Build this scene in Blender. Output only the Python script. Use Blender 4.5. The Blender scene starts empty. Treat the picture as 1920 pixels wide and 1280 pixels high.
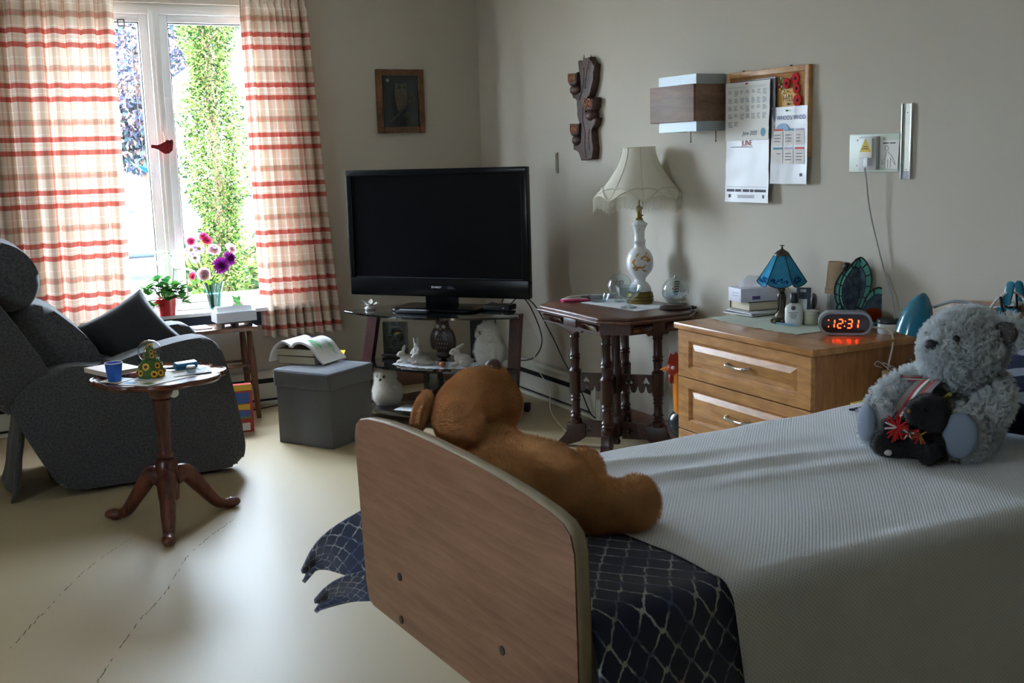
import bpy, bmesh, math, random
from mathutils import Vector, Matrix, Euler, noise
S = bpy.context.scene
C = S.collection
PI = math.pi
def rad(a): return math.radians(a)

# ---------------------------------------------------------------- camera
cam = bpy.data.cameras.new('camera')
camo = bpy.data.objects.new('camera', cam)
C.objects.link(camo)
cam.sensor_width = 36.0
cam.lens = 36.0 * 2108.0 / 1920.0
cam.clip_start = 0.05
_p, _r, _y = rad(9.4957), rad(1.6362), rad(26.7957)
_fw = Vector((math.sin(_y)*math.cos(_p), math.cos(_y)*math.cos(_p), -math.sin(_p)))
_rt = Vector((math.cos(_y), -math.sin(_y), 0))
_dn = _fw.cross(_rt)
_r2 = _rt*math.cos(_r) + _dn*math.sin(_r)
_d2 = _dn*math.cos(_r) - _rt*math.sin(_r)
camo.matrix_world = Matrix(((_r2.x, -_d2.x, -_fw.x, 0), (_r2.y, -_d2.y, -_fw.y, 0), (_r2.z, -_d2.z, -_fw.z, 1.55), (0, 0, 0, 1)))
S.camera = camo

# ---------------------------------------------------------------- sky, sun, exposure
S.view_settings.view_transform = 'Standard'
S.view_settings.look = 'None'
S.view_settings.exposure = 1.72
S.view_settings.gamma = 1.0
S.view_settings.use_curve_mapping = False
W = bpy.data.worlds.new('sky')
S.world = W
W.use_nodes = True
_nt = W.node_tree
_bg = _nt.nodes['Background']
_sky = _nt.nodes.new('ShaderNodeTexSky')
_sky.sky_type = 'HOSEK_WILKIE'
_sky.turbidity = 4.0
_sky.ground_albedo = 0.4
_sky.sun_direction = Vector((-0.55, -0.45, 0.7)).normalized()
_mixw = _nt.nodes.new('ShaderNodeMixRGB')
_mixw.inputs[0].default_value = 0.55
_mixw.inputs[2].default_value = (0.74, 0.82, 0.97, 1)
_nt.links.new(_sky.outputs[0], _mixw.inputs[1])
_nt.links.new(_mixw.outputs[0], _bg.inputs[0])
_bg.inputs[1].default_value = 36.0
_sl = bpy.data.lights.new('sun', 'SUN')
_sl.energy = 8.0
_sl.angle = rad(1.0)
_sl.color = (1.0, 0.95, 0.86)
_so = bpy.data.objects.new('sun', _sl)
C.objects.link(_so)
_so.rotation_euler = Vector((-0.62, -0.33, 0.72)).to_track_quat('Z', 'Y').to_euler()
# portal on the window opening: it only steers the sampling of the sky, it gives no light of its own
_pl = bpy.data.lights.new('window_portal', 'AREA')
_pl.shape = 'RECTANGLE'; _pl.size = 1.6; _pl.size_y = 1.85
_pl.cycles.is_portal = True
_po = bpy.data.objects.new('window_portal', _pl)
C.objects.link(_po)
_po.location = (1.27, 7.33, 1.55)
_po.rotation_euler = (-PI/2, 0, 0)
_pl2 = _pl.copy(); _pl2.size = 0.4; _pl2.size_y = 1.0  # portal for the added, unseen opening in the left wall
_po2 = bpy.data.objects.new('window_portal', _pl2)
C.objects.link(_po2)
_po2.location = (-2.43, 2.4, 1.6)
_po2.rotation_euler = (0, -PI/2, 0)
S.cycles.max_bounces = 10
S.cycles.diffuse_bounces = 6
S.cycles.glossy_bounces = 4
S.cycles.transmission_bounces = 8
S.cycles.transparent_max_bounces = 24
S.cycles.caustics_reflective = False
S.cycles.caustics_refractive = False
S.cycles.sample_clamp_indirect = 6.0
S.cycles.use_denoising = True

# ---------------------------------------------------------------- materials
MATS = {}
def _new(name):
    m = bpy.data.materials.new(name)
    m.use_nodes = True
    nt = m.node_tree
    b = nt.nodes['Principled BSDF']
    MATS[name] = m
    return m, nt, b
def rgb(h):                       # sRGB 0-255 -> linear
    out = []
    for v in h:
        v /= 255.0
        out.append(v/12.92 if v <= 0.04045 else ((v+0.055)/1.055)**2.4)
    return tuple(out) + (1.0,)
def coords(nt, stretch=(1, 1, 1), kind='Object', rot=(0, 0, 0)):
    tc = nt.nodes.new('ShaderNodeTexCoord')
    mp = nt.nodes.new('ShaderNodeMapping')
    mp.inputs['Scale'].default_value = stretch
    mp.inputs['Rotation'].default_value = rot
    nt.links.new(tc.outputs[kind], mp.inputs[0])
    return mp.outputs[0]
def addbump(nt, b, sock, strength, dist=0.01):
    bp = nt.nodes.new('ShaderNodeBump')
    bp.inputs['Strength'].default_value = strength
    bp.inputs['Distance'].default_value = dist
    nt.links.new(sock, bp.inputs['Height'])
    nt.links.new(bp.outputs[0], b.inputs['Normal'])
def M(name, col, rough=0.6, metal=0.0, var=0.0, vs=20.0, bump=0.0, bs=200.0, sheen=0.0, coat=0.0, emit=0.0, stretch=(1, 1, 1), spec=0.5, alpha=1.0):
    if name in MATS: return MATS[name]
    m, nt, b = _new(name)
    c = rgb(col)
    b.inputs['Base Color'].default_value = c
    b.inputs['Roughness'].default_value = rough
    b.inputs['Metallic'].default_value = metal
    b.inputs['Specular IOR Level'].default_value = spec
    b.inputs['Sheen Weight'].default_value = sheen
    b.inputs['Coat Weight'].default_value = coat
    b.inputs['Alpha'].default_value = alpha
    if emit:
        b.inputs['Emission Color'].default_value = c
        b.inputs['Emission Strength'].default_value = emit
    if var or bump:
        v = coords(nt, stretch)
    if var:
        n = nt.nodes.new('ShaderNodeTexNoise')
        n.inputs['Scale'].default_value = vs
        n.inputs['Detail'].default_value = 5
        nt.links.new(v, n.inputs[0])
        r = nt.nodes.new('ShaderNodeValToRGB')
        r.color_ramp.elements[0].position = 0.3
        r.color_ramp.elements[1].position = 0.7
        r.color_ramp.elements[0].color = tuple(max(0, x*(1-var)) for x in c[:3]) + (1,)
        r.color_ramp.elements[1].color = tuple(min(1, x*(1+var)) for x in c[:3]) + (1,)
        nt.links.new(n.outputs[0], r.inputs[0])
        nt.links.new(r.outputs[0], b.inputs['Base Color'])
    if bump:
        n2 = nt.nodes.new('ShaderNodeTexNoise')
        n2.inputs['Scale'].default_value = bs
        n2.inputs['Detail'].default_value = 3
        nt.links.new(v, n2.inputs[0])
        addbump(nt, b, n2.outputs[0], bump, 0.12/bs)
    return m
def WOOD(name, c1, c2, scale=6.0, stretch=(1, 1, 1), rough=0.4, coat=0.0, rot=(0, 0, 0), bump=0.05):
    """grain runs along the axis whose stretch is smallest"""
    if name in MATS: return MATS[name]
    m, nt, b = _new(name)
    v = coords(nt, stretch, rot=rot)
    n = nt.nodes.new('ShaderNodeTexNoise')
    n.inputs['Scale'].default_value = scale
    n.inputs['Detail'].default_value = 7
    n.inputs['Roughness'].default_value = 0.62
    n.inputs['Distortion'].default_value = 0.9
    nt.links.new(v, n.inputs[0])
    n3 = nt.nodes.new('ShaderNodeTexNoise')
    n3.inputs['Scale'].default_value = scale*6
    n3.inputs['Detail'].default_value = 4
    nt.links.new(v, n3.inputs[0])
    mx = nt.nodes.new('ShaderNodeMath'); mx.operation = 'MULTIPLY_ADD'
    mx.inputs[1].default_value = 0.35
    nt.links.new(n3.outputs[0], mx.inputs[0])
    nt.links.new(n.outputs[0], mx.inputs[2])
    r = nt.nodes.new('ShaderNodeValToRGB')
    r.color_ramp.elements[0].position = 0.52
    r.color_ramp.elements[1].position = 0.82
    r.color_ramp.elements[0].color = rgb(c1)
    r.color_ramp.elements[1].color = rgb(c2)
    nt.links.new(mx.outputs[0], r.inputs[0])
    nt.links.new(r.outputs[0], b.inputs['Base Color'])
    b.inputs['Roughness'].default_value = rough
    b.inputs['Coat Weight'].default_value = coat
    b.inputs['Coat Roughness'].default_value = 0.15
    if bump: addbump(nt, b, mx.outputs[0], bump, 0.004)
    return m
def GRAIN(name, c1, c2, freq=60.0, axis='Z', dist=5.0, rough=0.4, coat=0.1, squash=(1, 1, 1)):
    """sawn-board figure: cathedral lines across AXIS, drawn out along the grain"""
    if name in MATS: return MATS[name]
    m, nt, b = _new(name)
    v = coords(nt, squash)
    w = nt.nodes.new('ShaderNodeTexWave'); w.wave_type = 'BANDS'; w.bands_direction = axis; w.wave_profile = 'SAW'
    w.inputs['Scale'].default_value = freq; w.inputs['Distortion'].default_value = dist
    w.inputs['Detail'].default_value = 3; w.inputs['Detail Scale'].default_value = 1.2; w.inputs['Detail Roughness'].default_value = .55
    nt.links.new(v, w.inputs[0])
    n = nt.nodes.new('ShaderNodeTexNoise'); n.inputs['Scale'].default_value = 26; n.inputs['Detail'].default_value = 7
    nt.links.new(v, n.inputs[0])
    mx = nt.nodes.new('ShaderNodeMath'); mx.operation = 'MULTIPLY_ADD'; mx.inputs[1].default_value = .9
    n.inputs['Roughness'].default_value = .6; nt.links.new(n.outputs[0], mx.inputs[0])
    m2 = nt.nodes.new('ShaderNodeMath'); m2.operation = 'MULTIPLY'; m2.inputs[1].default_value = .13
    nt.links.new(w.outputs['Fac'], m2.inputs[0]); nt.links.new(m2.outputs[0], mx.inputs[2])
    r = nt.nodes.new('ShaderNodeValToRGB')
    r.color_ramp.elements[0].position = .36; r.color_ramp.elements[1].position = .68
    r.color_ramp.elements[0].color = rgb(c2); r.color_ramp.elements[1].color = rgb(c1)
    nt.links.new(mx.outputs[0], r.inputs[0]); nt.links.new(r.outputs[0], b.inputs['Base Color'])
    b.inputs['Roughness'].default_value = rough; b.inputs['Coat Weight'].default_value = coat; b.inputs['Coat Roughness'].default_value = .2
    return m
def GLASS(name, tint=(240, 248, 250), refl=0.9, rough=0.02):
    """thin clear glass: lets light straight through, mirrors a little at glancing angles"""
    if name in MATS: return MATS[name]
    m, nt, b = _new(name)
    nt.nodes.remove(b)
    t = nt.nodes.new('ShaderNodeBsdfTransparent'); t.inputs[0].default_value = rgb(tint)
    g = nt.nodes.new('ShaderNodeBsdfGlossy'); g.inputs['Roughness'].default_value = rough
    f = nt.nodes.new('ShaderNodeLayerWeight'); f.inputs[0].default_value = 0.5
    pw = nt.nodes.new('ShaderNodeMath'); pw.operation = 'POWER'; pw.inputs[1].default_value = 3.5
    nt.links.new(f.outputs['Facing'], pw.inputs[0])
    mm = nt.nodes.new('ShaderNodeMath'); mm.operation = 'MULTIPLY_ADD'; mm.inputs[1].default_value = 0.35*refl; mm.inputs[2].default_value = 0.035*refl
    nt.links.new(pw.outputs[0], mm.inputs[0])
    mx = nt.nodes.new('ShaderNodeMixShader')
    nt.links.new(mm.outputs[0], mx.inputs[0]); nt.links.new(t.outputs[0], mx.inputs[1]); nt.links.new(g.outputs[0], mx.inputs[2])
    nt.links.new(mx.outputs[0], nt.nodes['Material Output'].inputs[0])
    return m
def TRANSL(name, col, amt=0.4, rough=0.8, var=0, vs=20):
    """cloth, paper, petals and leaves: part of the light comes through"""
    if name in MATS: return MATS[name]
    m, nt, b = _new(name)
    nt.nodes.remove(b)
    d = nt.nodes.new('ShaderNodeBsdfDiffuse'); d.inputs[0].default_value = rgb(col)
    t = nt.nodes.new('ShaderNodeBsdfTranslucent'); t.inputs[0].default_value = rgb(col)
    if var:
        v = coords(nt); n = nt.nodes.new('ShaderNodeTexNoise'); n.inputs['Scale'].default_value = vs
        nt.links.new(v, n.inputs[0])
        r = nt.nodes.new('ShaderNodeValToRGB'); c = rgb(col)
        r.color_ramp.elements[0].position = .3; r.color_ramp.elements[1].position = .7
        r.color_ramp.elements[0].color = tuple(x*(1-var) for x in c[:3])+(1,)
        r.color_ramp.elements[1].color = tuple(min(1, x*(1+var)) for x in c[:3])+(1,)
        nt.links.new(n.outputs[0], r.inputs[0])
        nt.links.new(r.outputs[0], d.inputs[0]); nt.links.new(r.outputs[0], t.inputs[0])
    mx = nt.nodes.new('ShaderNodeMixShader'); mx.inputs[0].default_value = amt
    nt.links.new(d.outputs[0], mx.inputs[1]); nt.links.new(t.outputs[0], mx.inputs[2])
    nt.links.new(mx.outputs[0], nt.nodes['Material Output'].inputs[0])
    return m

# ---------------------------------------------------------------- mesh builder
class MB:
    def __init__(self):
        self.bm = bmesh.new(); self.m = 0
        self.uv = None
    def _mark(self, n0):
        self.bm.faces.ensure_lookup_table()
        for f in self.bm.faces[n0:]: f.material_index = self.m
    def box(self, c, s, rot=None, bev=0.0, seg=2):
        n0 = len(self.bm.faces)
        mt = Matrix.Translation(c) @ (rot.to_matrix().to_4x4() if isinstance(rot, Euler) else Euler(rot or (0, 0, 0)).to_matrix().to_4x4()) @ Matrix.Diagonal((s[0], s[1], s[2], 1))
        g = bmesh.ops.create_cube(self.bm, size=1.0, matrix=mt)
        if bev:
            es = set(e for v in g['verts'] for e in v.link_edges)
            bmesh.ops.bevel(self.bm, geom=list(es), offset=bev, segments=seg, profile=0.6, affect='EDGES')
        self._mark(n0); return self
    def lathe(self, prof, seg=24, c=(0, 0, 0), mtx=None, cap=True, scale=(1, 1)):
        n0 = len(self.bm.faces)
        mt = mtx or Matrix.Identity(4)
        c = Vector(c); rings = []
        for r, z in prof:
            rings.append([self.bm.verts.new(mt @ (c + Vector((r*scale[0]*math.cos(2*PI*k/seg), r*scale[1]*math.sin(2*PI*k/seg), z)))) for k in range(seg)])
        for a, b in zip(rings, rings[1:]):
            for k in range(seg):
                self.bm.faces.new((a[k], a[(k+1) % seg], b[(k+1) % seg], b[k]))
        if cap:
            if prof[0][0] > 1e-5: self.bm.faces.new(list(reversed(rings[0])))
            if prof[-1][0] > 1e-5: self.bm.faces.new(rings[-1])
        self._mark(n0); return self
    def cyl(self, a, b, r, r2=None, seg=16):
        return self.tube([a, b], [r, r if r2 is None else r2], seg)
    def tube(self, pts, r, seg=8, cap=True, closed=False, flat=1.0):
        n0 = len(self.bm.faces)
        pts = [Vector(p) for p in pts]; n = len(pts)
        rs = r if isinstance(r, (list, tuple)) else [r]*n
        rings = []; up = None
        for i, p in enumerate(pts):
            if closed: t = pts[(i+1) % n] - pts[i-1]
            else: t = pts[min(i+1, n-1)] - pts[max(i-1, 0)]
            t.normalize()
            if up is None:
                up = Vector((0, 0, 1)) if abs(t.z) < 0.9 else Vector((1, 0, 0))
            x = t.cross(up)
            if x.length < 1e-5: x = t.orthogonal()
            x.normalize(); y = x.cross(t).normalized(); up = y
            rings.append([self.bm.verts.new(p + (x*math.cos(2*PI*k/seg) + y*(flat*math.sin(2*PI*k/seg)))*rs[i]) for k in range(seg)])
        pr = list(zip(rings, rings[1:])) + ([(rings[-1], rings[0])] if closed else [])
        for a, b in pr:
            for k in range(seg):
                self.bm.faces.new((a[k], a[(k+1) % seg], b[(k+1) % seg], b[k]))
        if cap and not closed:
            self.bm.faces.new(list(reversed(rings[0]))); self.bm.faces.new(rings[-1])
        self._mark(n0); return self
    def prism(self, poly, z0, z1, mtx=None, bev=0.0, seg=2):
        """poly: 2-D outline (counter-clockwise), extruded from z0 to z1"""
        n0 = len(self.bm.faces)
        mt = mtx or Matrix.Identity(4)
        a = [self.bm.verts.new(mt @ Vector((x, y, z0))) for x, y in poly]
        b = [self.bm.verts.new(mt @ Vector((x, y, z1))) for x, y in poly]
        n = len(poly)
        fa = self.bm.faces.new(list(reversed(a))); fb = self.bm.faces.new(b)
        for k in range(n): self.bm.faces.new((a[k], a[(k+1) % n], b[(k+1) % n], b[k]))
        if bev:
            es = list(fa.edges) + list(fb.edges)
            bmesh.ops.bevel(self.bm, geom=es, offset=bev, segments=seg, profile=0.5, affect='EDGES')
        self._mark(n0); return self
    def ell(self, c, r, rot=(0, 0, 0), u=20, v=12):
        n0 = len(self.bm.faces)
        if isinstance(r, (int, float)): r = (r, r, r)
        mt = Matrix.Translation(c) @ Euler(rot).to_matrix().to_4x4() @ Matrix.Diagonal((r[0], r[1], r[2], 1))
        bmesh.ops.create_uvsphere(self.bm, u_segments=u, v_segments=v, radius=1.0, matrix=mt)
        self._mark(n0); return self
    def quad(self, pts):
        n0 = len(self.bm.faces)
        self.bm.faces.new([self.bm.verts.new(Vector(p)) for p in pts])
        self._mark(n0); return self
    def sheet(self, fn, nu, nv, uvfn=None, thick=0.0):
        """fn(s,t) -> point, s,t in 0..1"""
        n0 = len(self.bm.faces)
        vs = [[self.bm.verts.new(Vector(fn(i/nu, j/nv))) for j in range(nv+1)] for i in range(nu+1)]
        fs = []
        for i in range(nu):
            for j in range(nv):
                fs.append((self.bm.faces.new((vs[i][j], vs[i+1][j], vs[i+1][j+1], vs[i][j+1])), i, j))
        if uvfn:
            if self.uv is None: self.uv = self.bm.loops.layers.uv.new('UVMap')
            for f, i, j in fs:
                for l, (a, b) in zip(f.loops, ((i, j), (i+1, j), (i+1, j+1), (i, j+1))):
                    l[self.uv].uv = uvfn(a/nu, b/nv)
        self._mark(n0)
        if thick:
            self.bm.normal_update()
            bmesh.ops.solidify(self.bm, geom=[f for f, _, _ in fs], thickness=thick)
            self._mark(n0)
        return self
    def build(self, name, mats, parent=None, smooth=35, recalc=True, kind=None):
        if recalc: bmesh.ops.recalc_face_normals(self.bm, faces=self.bm.faces)
        me = bpy.data.meshes.new(name)
        self.bm.to_mesh(me); self.bm.free()
        for m in (mats if isinstance(mats, (list, tuple)) else [mats]): me.materials.append(m)
        if smooth:
            me.polygons.foreach_set('use_smooth', [True]*len(me.polygons))
            if smooth < 170: me.set_sharp_from_angle(angle=rad(smooth))
        o = bpy.data.objects.new(name, me)
        C.objects.link(o)
        if parent: o.parent = parent
        if kind: o['kind'] = kind
        return o
def thing(name, label, cat, loc=(0, 0, 0), rz=0.0, group=None, rot=None):
    o = bpy.data.objects.new(name, None)
    C.objects.link(o)
    o.empty_display_size = 0.05
    o.location = loc; o.rotation_euler = rot or (0, 0, rz)
    o['label'] = label; o['category'] = cat
    if group: o['group'] = group
    return o
def tag(o, label, cat, group=None, loc=None, rz=None, rot=None):
    o['label'] = label; o['category'] = cat
    if group: o['group'] = group
    if loc is not None: o.location = loc
    if rz is not None: o.rotation_euler = (0, 0, rz)
    if rot is not None: o.rotation_euler = rot
    return o
def dup(root, loc, rz=None, label=None, group=None):
    r = root.copy(); C.objects.link(r); r.location = loc
    if rz is not None: r.rotation_euler = (0, 0, rz)
    if label: r['label'] = label
    if group: r['group'] = group
    for ch in list(root.children):
        c = ch.copy(); C.objects.link(c); c.parent = r
        for g in list(ch.children):
            d = g.copy(); C.objects.link(d); d.parent = c
    return r
def crv(pts, n=6):
    """Catmull-Rom through the points"""
    P = [Vector(p) for p in pts]
    out = []
    for i in range(len(P)-1):
        p0, p1, p2, p3 = P[max(i-1, 0)], P[i], P[i+1], P[min(i+2, len(P)-1)]
        for k in range(n):
            t = k/n
            out.append(0.5*((2*p1) + (p2-p0)*t + (2*p0-5*p1+4*p2-p3)*t*t + (3*p1-p0-3*p2+p3)*t**3))
    out.append(P[-1]); return out
def rrect(w, h, r, n=4, cx=0.0, cy=0.0):
    pts = []
    for (sx, sy, a0) in ((1, -1, -90), (1, 1, 0), (-1, 1, 90), (-1, -1, 180)):
        for k in range(n+1):
            a = rad(a0 + 90*k/n)
            pts.append((cx + sx*(w/2-r) + r*math.cos(a), cy + sy*(h/2-r) + r*math.sin(a)))
    return pts
def text_mb(mb, s, size, mtx, depth=0.0004, align='CENTER', shear=0.0):
    """lettering as real geometry, added to a builder"""
    cu = bpy.data.curves.new('txt', 'FONT')
    cu.body = s; cu.size = size; cu.extrude = depth; cu.align_x = align; cu.align_y = 'CENTER'; cu.shear = shear
    cu.resolution_u = 3
    o = bpy.data.objects.new('txt', cu); C.objects.link(o)
    dg = bpy.context.evaluated_depsgraph_get()
    me = bpy.data.meshes.new_from_object(o.evaluated_get(dg))
    n0 = len(mb.bm.faces)
    me.transform(mtx)
    mb.bm.from_mesh(me)
    mb._mark(n0)
    bpy.data.objects.remove(o); bpy.data.curves.remove(cu); bpy.data.meshes.remove(me)
def blob(name, mb, mats, parent=None, voxel=0.008, smooth_it=6, disp=0.0, dscale=30, kind=None):
    """fuses the overlapping solids of a builder into one continuous skin"""
    o = mb.build(name, [], None)
    md = o.modifiers.new('r', 'REMESH'); md.mode = 'VOXEL'; md.voxel_size = voxel
    sm = o.modifiers.new('s', 'SMOOTH'); sm.iterations = smooth_it; sm.factor = 0.6
    dg = bpy.context.evaluated_depsgraph_get()
    me = bpy.data.meshes.new_from_object(o.evaluated_get(dg))
    old = o.data; o.modifiers.clear(); o.data = me; bpy.data.meshes.remove(old); me.name = name
    me.materials.clear()
    for m in (mats if isinstance(mats, (list, tuple)) else [mats]): me.materials.append(m)
    if disp:
        for v in me.vertices:
            v.co += v.normal*disp*noise.noise(v.co*dscale)
    me.polygons.foreach_set('use_smooth', [True]*len(me.polygons))
    if parent: o.parent = parent
    if kind: o['kind'] = kind
    return o
def fur(o, count, length, radius=0.0006, rough=0.02, rough2=0.0, seed=1, steps=4, droop=0.0, clump=0, kids=0, krad=.006, curl=0.0):
    md = o.modifiers.new('fur', 'PARTICLE_SYSTEM')
    ps = md.particle_system; st = ps.settings
    ps.seed = seed
    st.type = 'HAIR'; st.count = count; st.use_advanced_hair = True
    st.emit_from = 'FACE'; st.distribution = 'RAND'
    st.hair_step = steps; st.display_step = 3; st.render_step = 3
    st.normal_factor = length*0.25; st.factor_random = length*0.05
    st.object_align_factor = (0, 0, droop*0.25)
    st.roughness_1 = rough; st.roughness_1_size = 0.6
    st.roughness_2 = rough2; st.roughness_2_size = 0.02; st.roughness_endpoint = 0.0
    st.root_radius = 1.0; st.tip_radius = 0.25; st.radius_scale = radius
    st.material = 1
    if kids:
        st.child_type = 'SIMPLE'; st.rendered_child_count = kids; st.child_percent = 1; st.child_length = 1.0
        st.child_radius = krad; st.clump_factor = clump; st.child_roundness = .6
        if curl: st.kink = 'CURL'; st.kink_amplitude = curl; st.kink_frequency = 2.5; st.kink_flat = .2
    return ps
def fix_n(o): return o

# ---------------------------------------------------------------- the room
XW, YW = 3.39, 7.10
RWALL = Matrix(((0, 0, -1), (-1, 0, 0), (0, 1, 0))).to_euler()     # hung on the right wall: x right, y up, z into the room
BWALL = Matrix(((1, 0, 0), (0, 0, -1), (0, 1, 0))).to_euler()      # hung on the window wall
m_wall = M('wall_paint', (184, 177, 163), 0.75, var=0.02, vs=3, bump=0.06, bs=140)
m_ceil = M('ceiling_paint', (236, 234, 228), 0.9)
m_floor = M('linoleum', (180, 163, 129), 0.42, var=0.05, vs=260, bump=0.015, bs=60, spec=0.4)
m_crack = M('floor_crack', (70, 62, 52), 0.9)
def struct(name, mb, m, parent=None, smooth=35):
    o = mb.build(name, m, parent, smooth)
    if not parent: o['kind'] = 'structure'
    return o
fl = MB().box((0.6, 2.25, -0.05), (5.9, 10.1, 0.1))
fl.m = 1
random.seed(4)
for pts in ([(0.635, 4.822), (0.539, 4.711), (0.431, 4.562), (0.329, 4.386), (0.193, 4.106), (0.075, 3.85)],
            [(1.036, 4.806), (0.892, 4.625), (0.752, 4.415), (0.61, 4.083), (0.48, 3.856), (0.357, 3.593), (0.267, 3.376)]):
    cp = crv([(x, y, 0.0004) for x, y in pts], 14)
    for i in range(len(cp)-1):
        if random.random() < 0.72:
            a, b = cp[i], cp[i+1]; w = random.uniform(0.0006, 0.0018)
            j = Vector((random.uniform(-.003, .003), random.uniform(-.003, .003), 0))
            n = (b-a).cross(Vector((0, 0, 1))).normalized()*w
            fl.quad([a+j-n, b+j-n, b+j+n, a+j+n])
struct('floor', fl, [m_floor, m_crack])
struct('ceiling', MB().box((0.6, 2.25, 2.80), (5.9, 10.1, 0.1)), m_ceil)
struct('wall_right', MB().box((XW+0.1, 2.25, 1.375), (0.2, 10.1, 2.75)), m_wall)
wl = MB()                                      # left wall, out of view, with an opening for the added fill window
wl.box((-2.3, -0.3, 1.375), (0.2, 5.0, 2.75)); wl.box((-2.3, 4.95, 1.375), (0.2, 4.7, 2.75))
wl.box((-2.3, 2.4, 0.55), (0.2, 0.4, 1.1)); wl.box((-2.3, 2.4, 2.425), (0.2, 0.4, 0.65))
struct('wall_left', wl, m_wall)
struct('wall_front', MB().box((0.6, -2.7, 1.375), (5.9, 0.2, 2.75)), M('wall_brown', (112, 98, 84), 0.7))  # unseen wall, coloured dark to cut its bounce light
WX0, WX1, WZ0, WZ1 = 0.50, 2.06, 0.64, 2.49
wb = MB()
wb.box(((-2.2+WX0)/2, YW+0.1, 1.375), (WX0+2.2, 0.2, 2.75))
wb.box(((XW+0.1+WX1)/2, YW+0.1, 1.375), (XW+0.1-WX1, 0.2, 2.75))
wb.box(((WX0+WX1)/2, YW+0.1, WZ0/2), (WX1-WX0, 0.2, WZ0))
wb.box(((WX0+WX1)/2, YW+0.1, (WZ1+2.75)/2), (WX1-WX0, 0.2, 2.75-WZ1))
struct('wall_back', wb, m_wall)
m_base = M('baseboard_brown', (122, 92, 80), 0.5, var=0.05, vs=8)
struct('baseboard_right', MB().box((XW-0.006, 1.42, 0.055), (0.012, 8.0, 0.11), bev=0.003), m_base)
struct('baseboard_back', MB().box((2.85, YW-0.006, 0.055), (1.06, 0.012, 0.11), bev=0.003), m_base)
struct('baseboard_left', MB().box((-2.194, 2.2, 0.055), (0.012, 9.6, 0.11)), m_base)

# window: white frame, post between two sashes, panes, inner sill
m_pvc = M('window_white', (226, 229, 230), 0.35, var=0.02, vs=6)
m_dark = M('dark_gasket', (40, 42, 46), 0.6)
m_pane = GLASS('window_glass', (246, 250, 250), 0.5)
fr = MB()
yc = YW+0.10
fr.box(((WX0+WX1)/2, yc, WZ1-0.03), (WX1-WX0, 0.12, 0.06), bev=0.004)
fr.box(((WX0+WX1)/2, yc, WZ0+0.02), (WX1-WX0, 0.12, 0.04), bev=0.004)
fr.box((WX0+0.02, yc, (WZ0+WZ1)/2), (0.04, 0.118, WZ1-WZ0-0.08), bev=0.004)
fr.box((WX1-0.02, yc, (WZ0+WZ1)/2), (0.04, 0.118, WZ1-WZ0-0.08), bev=0.004)
win = struct('window_1', fr, m_pvc)
mu = MB()
mu.box((1.270, yc-0.005, (WZ0+WZ1)/2), (0.062, 0.115, WZ1-WZ0-0.06), bev=0.006)
mu.box((1.270, yc-0.062, (WZ0+WZ1)/2), (0.018, 0.012, WZ1-WZ0-0.06), bev=0.004)
mu.build('mullion', m_pvc, win)
for a, b in ((WX0+0.04, 1.239), (1.301, WX1-0.04)):
    s = MB(); w = 0.052
    z0, z1 = WZ0+0.04, WZ1-0.06
    for cx in (a+w/2, b-w/2): s.box((cx, yc, (z0+z1)/2), (w, 0.07, z1-z0), bev=0.006)
    for cz in (z0+0.0225, z1-0.0225): s.box(((a+b)/2, yc, cz), (b-a-2*w, 0.068, 0.045), bev=0.006)
    sh = s.build('sash', m_pvc, win)
    g = MB(); t = 0.006
    for cx in (a+w+t/2, b-w-t/2): g.box((cx, yc+0.002, (z0+z1)/2), (t, 0.05, z1-z0-0.09))
    g.box(((a+b)/2, yc+0.002, z1-0.045-t/2), (b-a-2*w-2*t, 0.05, t))
    g.build('gasket', m_dark, sh)
    MB().box(((a+b)/2, yc+0.012, (z0+z1)/2), (b-a-2*w, 0.004, z1-z0-0.09)).build('pane', m_pane, sh, 0)
MB().box((1.28, YW-0.05, WZ0-0.012), (1.72, 0.18, 0.024), bev=0.005).build('sill', m_pvc, win)
struct('trim_1', MB().box((1.28, YW-0.012, WZ0-0.075), (1.66, 0.024, 0.10), bev=0.004), M('apron_dark', (38, 44, 60), 0.6))

w2 = MB()  # unseen window, added in the left wall to soften the fill light
for y in (2.23, 2.57): w2.box((-2.3, y, 1.6), (0.1, 0.06, 1.0))
for z in (1.13, 2.07): w2.box((-2.3, 2.4, z), (0.098, 0.28, 0.06))
win2 = struct('added_fill_window', w2, m_pvc)
MB().box((-2.29, 2.4, 1.6), (0.004, 0.28, 0.88)).build('pane', m_pane, win2, 0)

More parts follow.
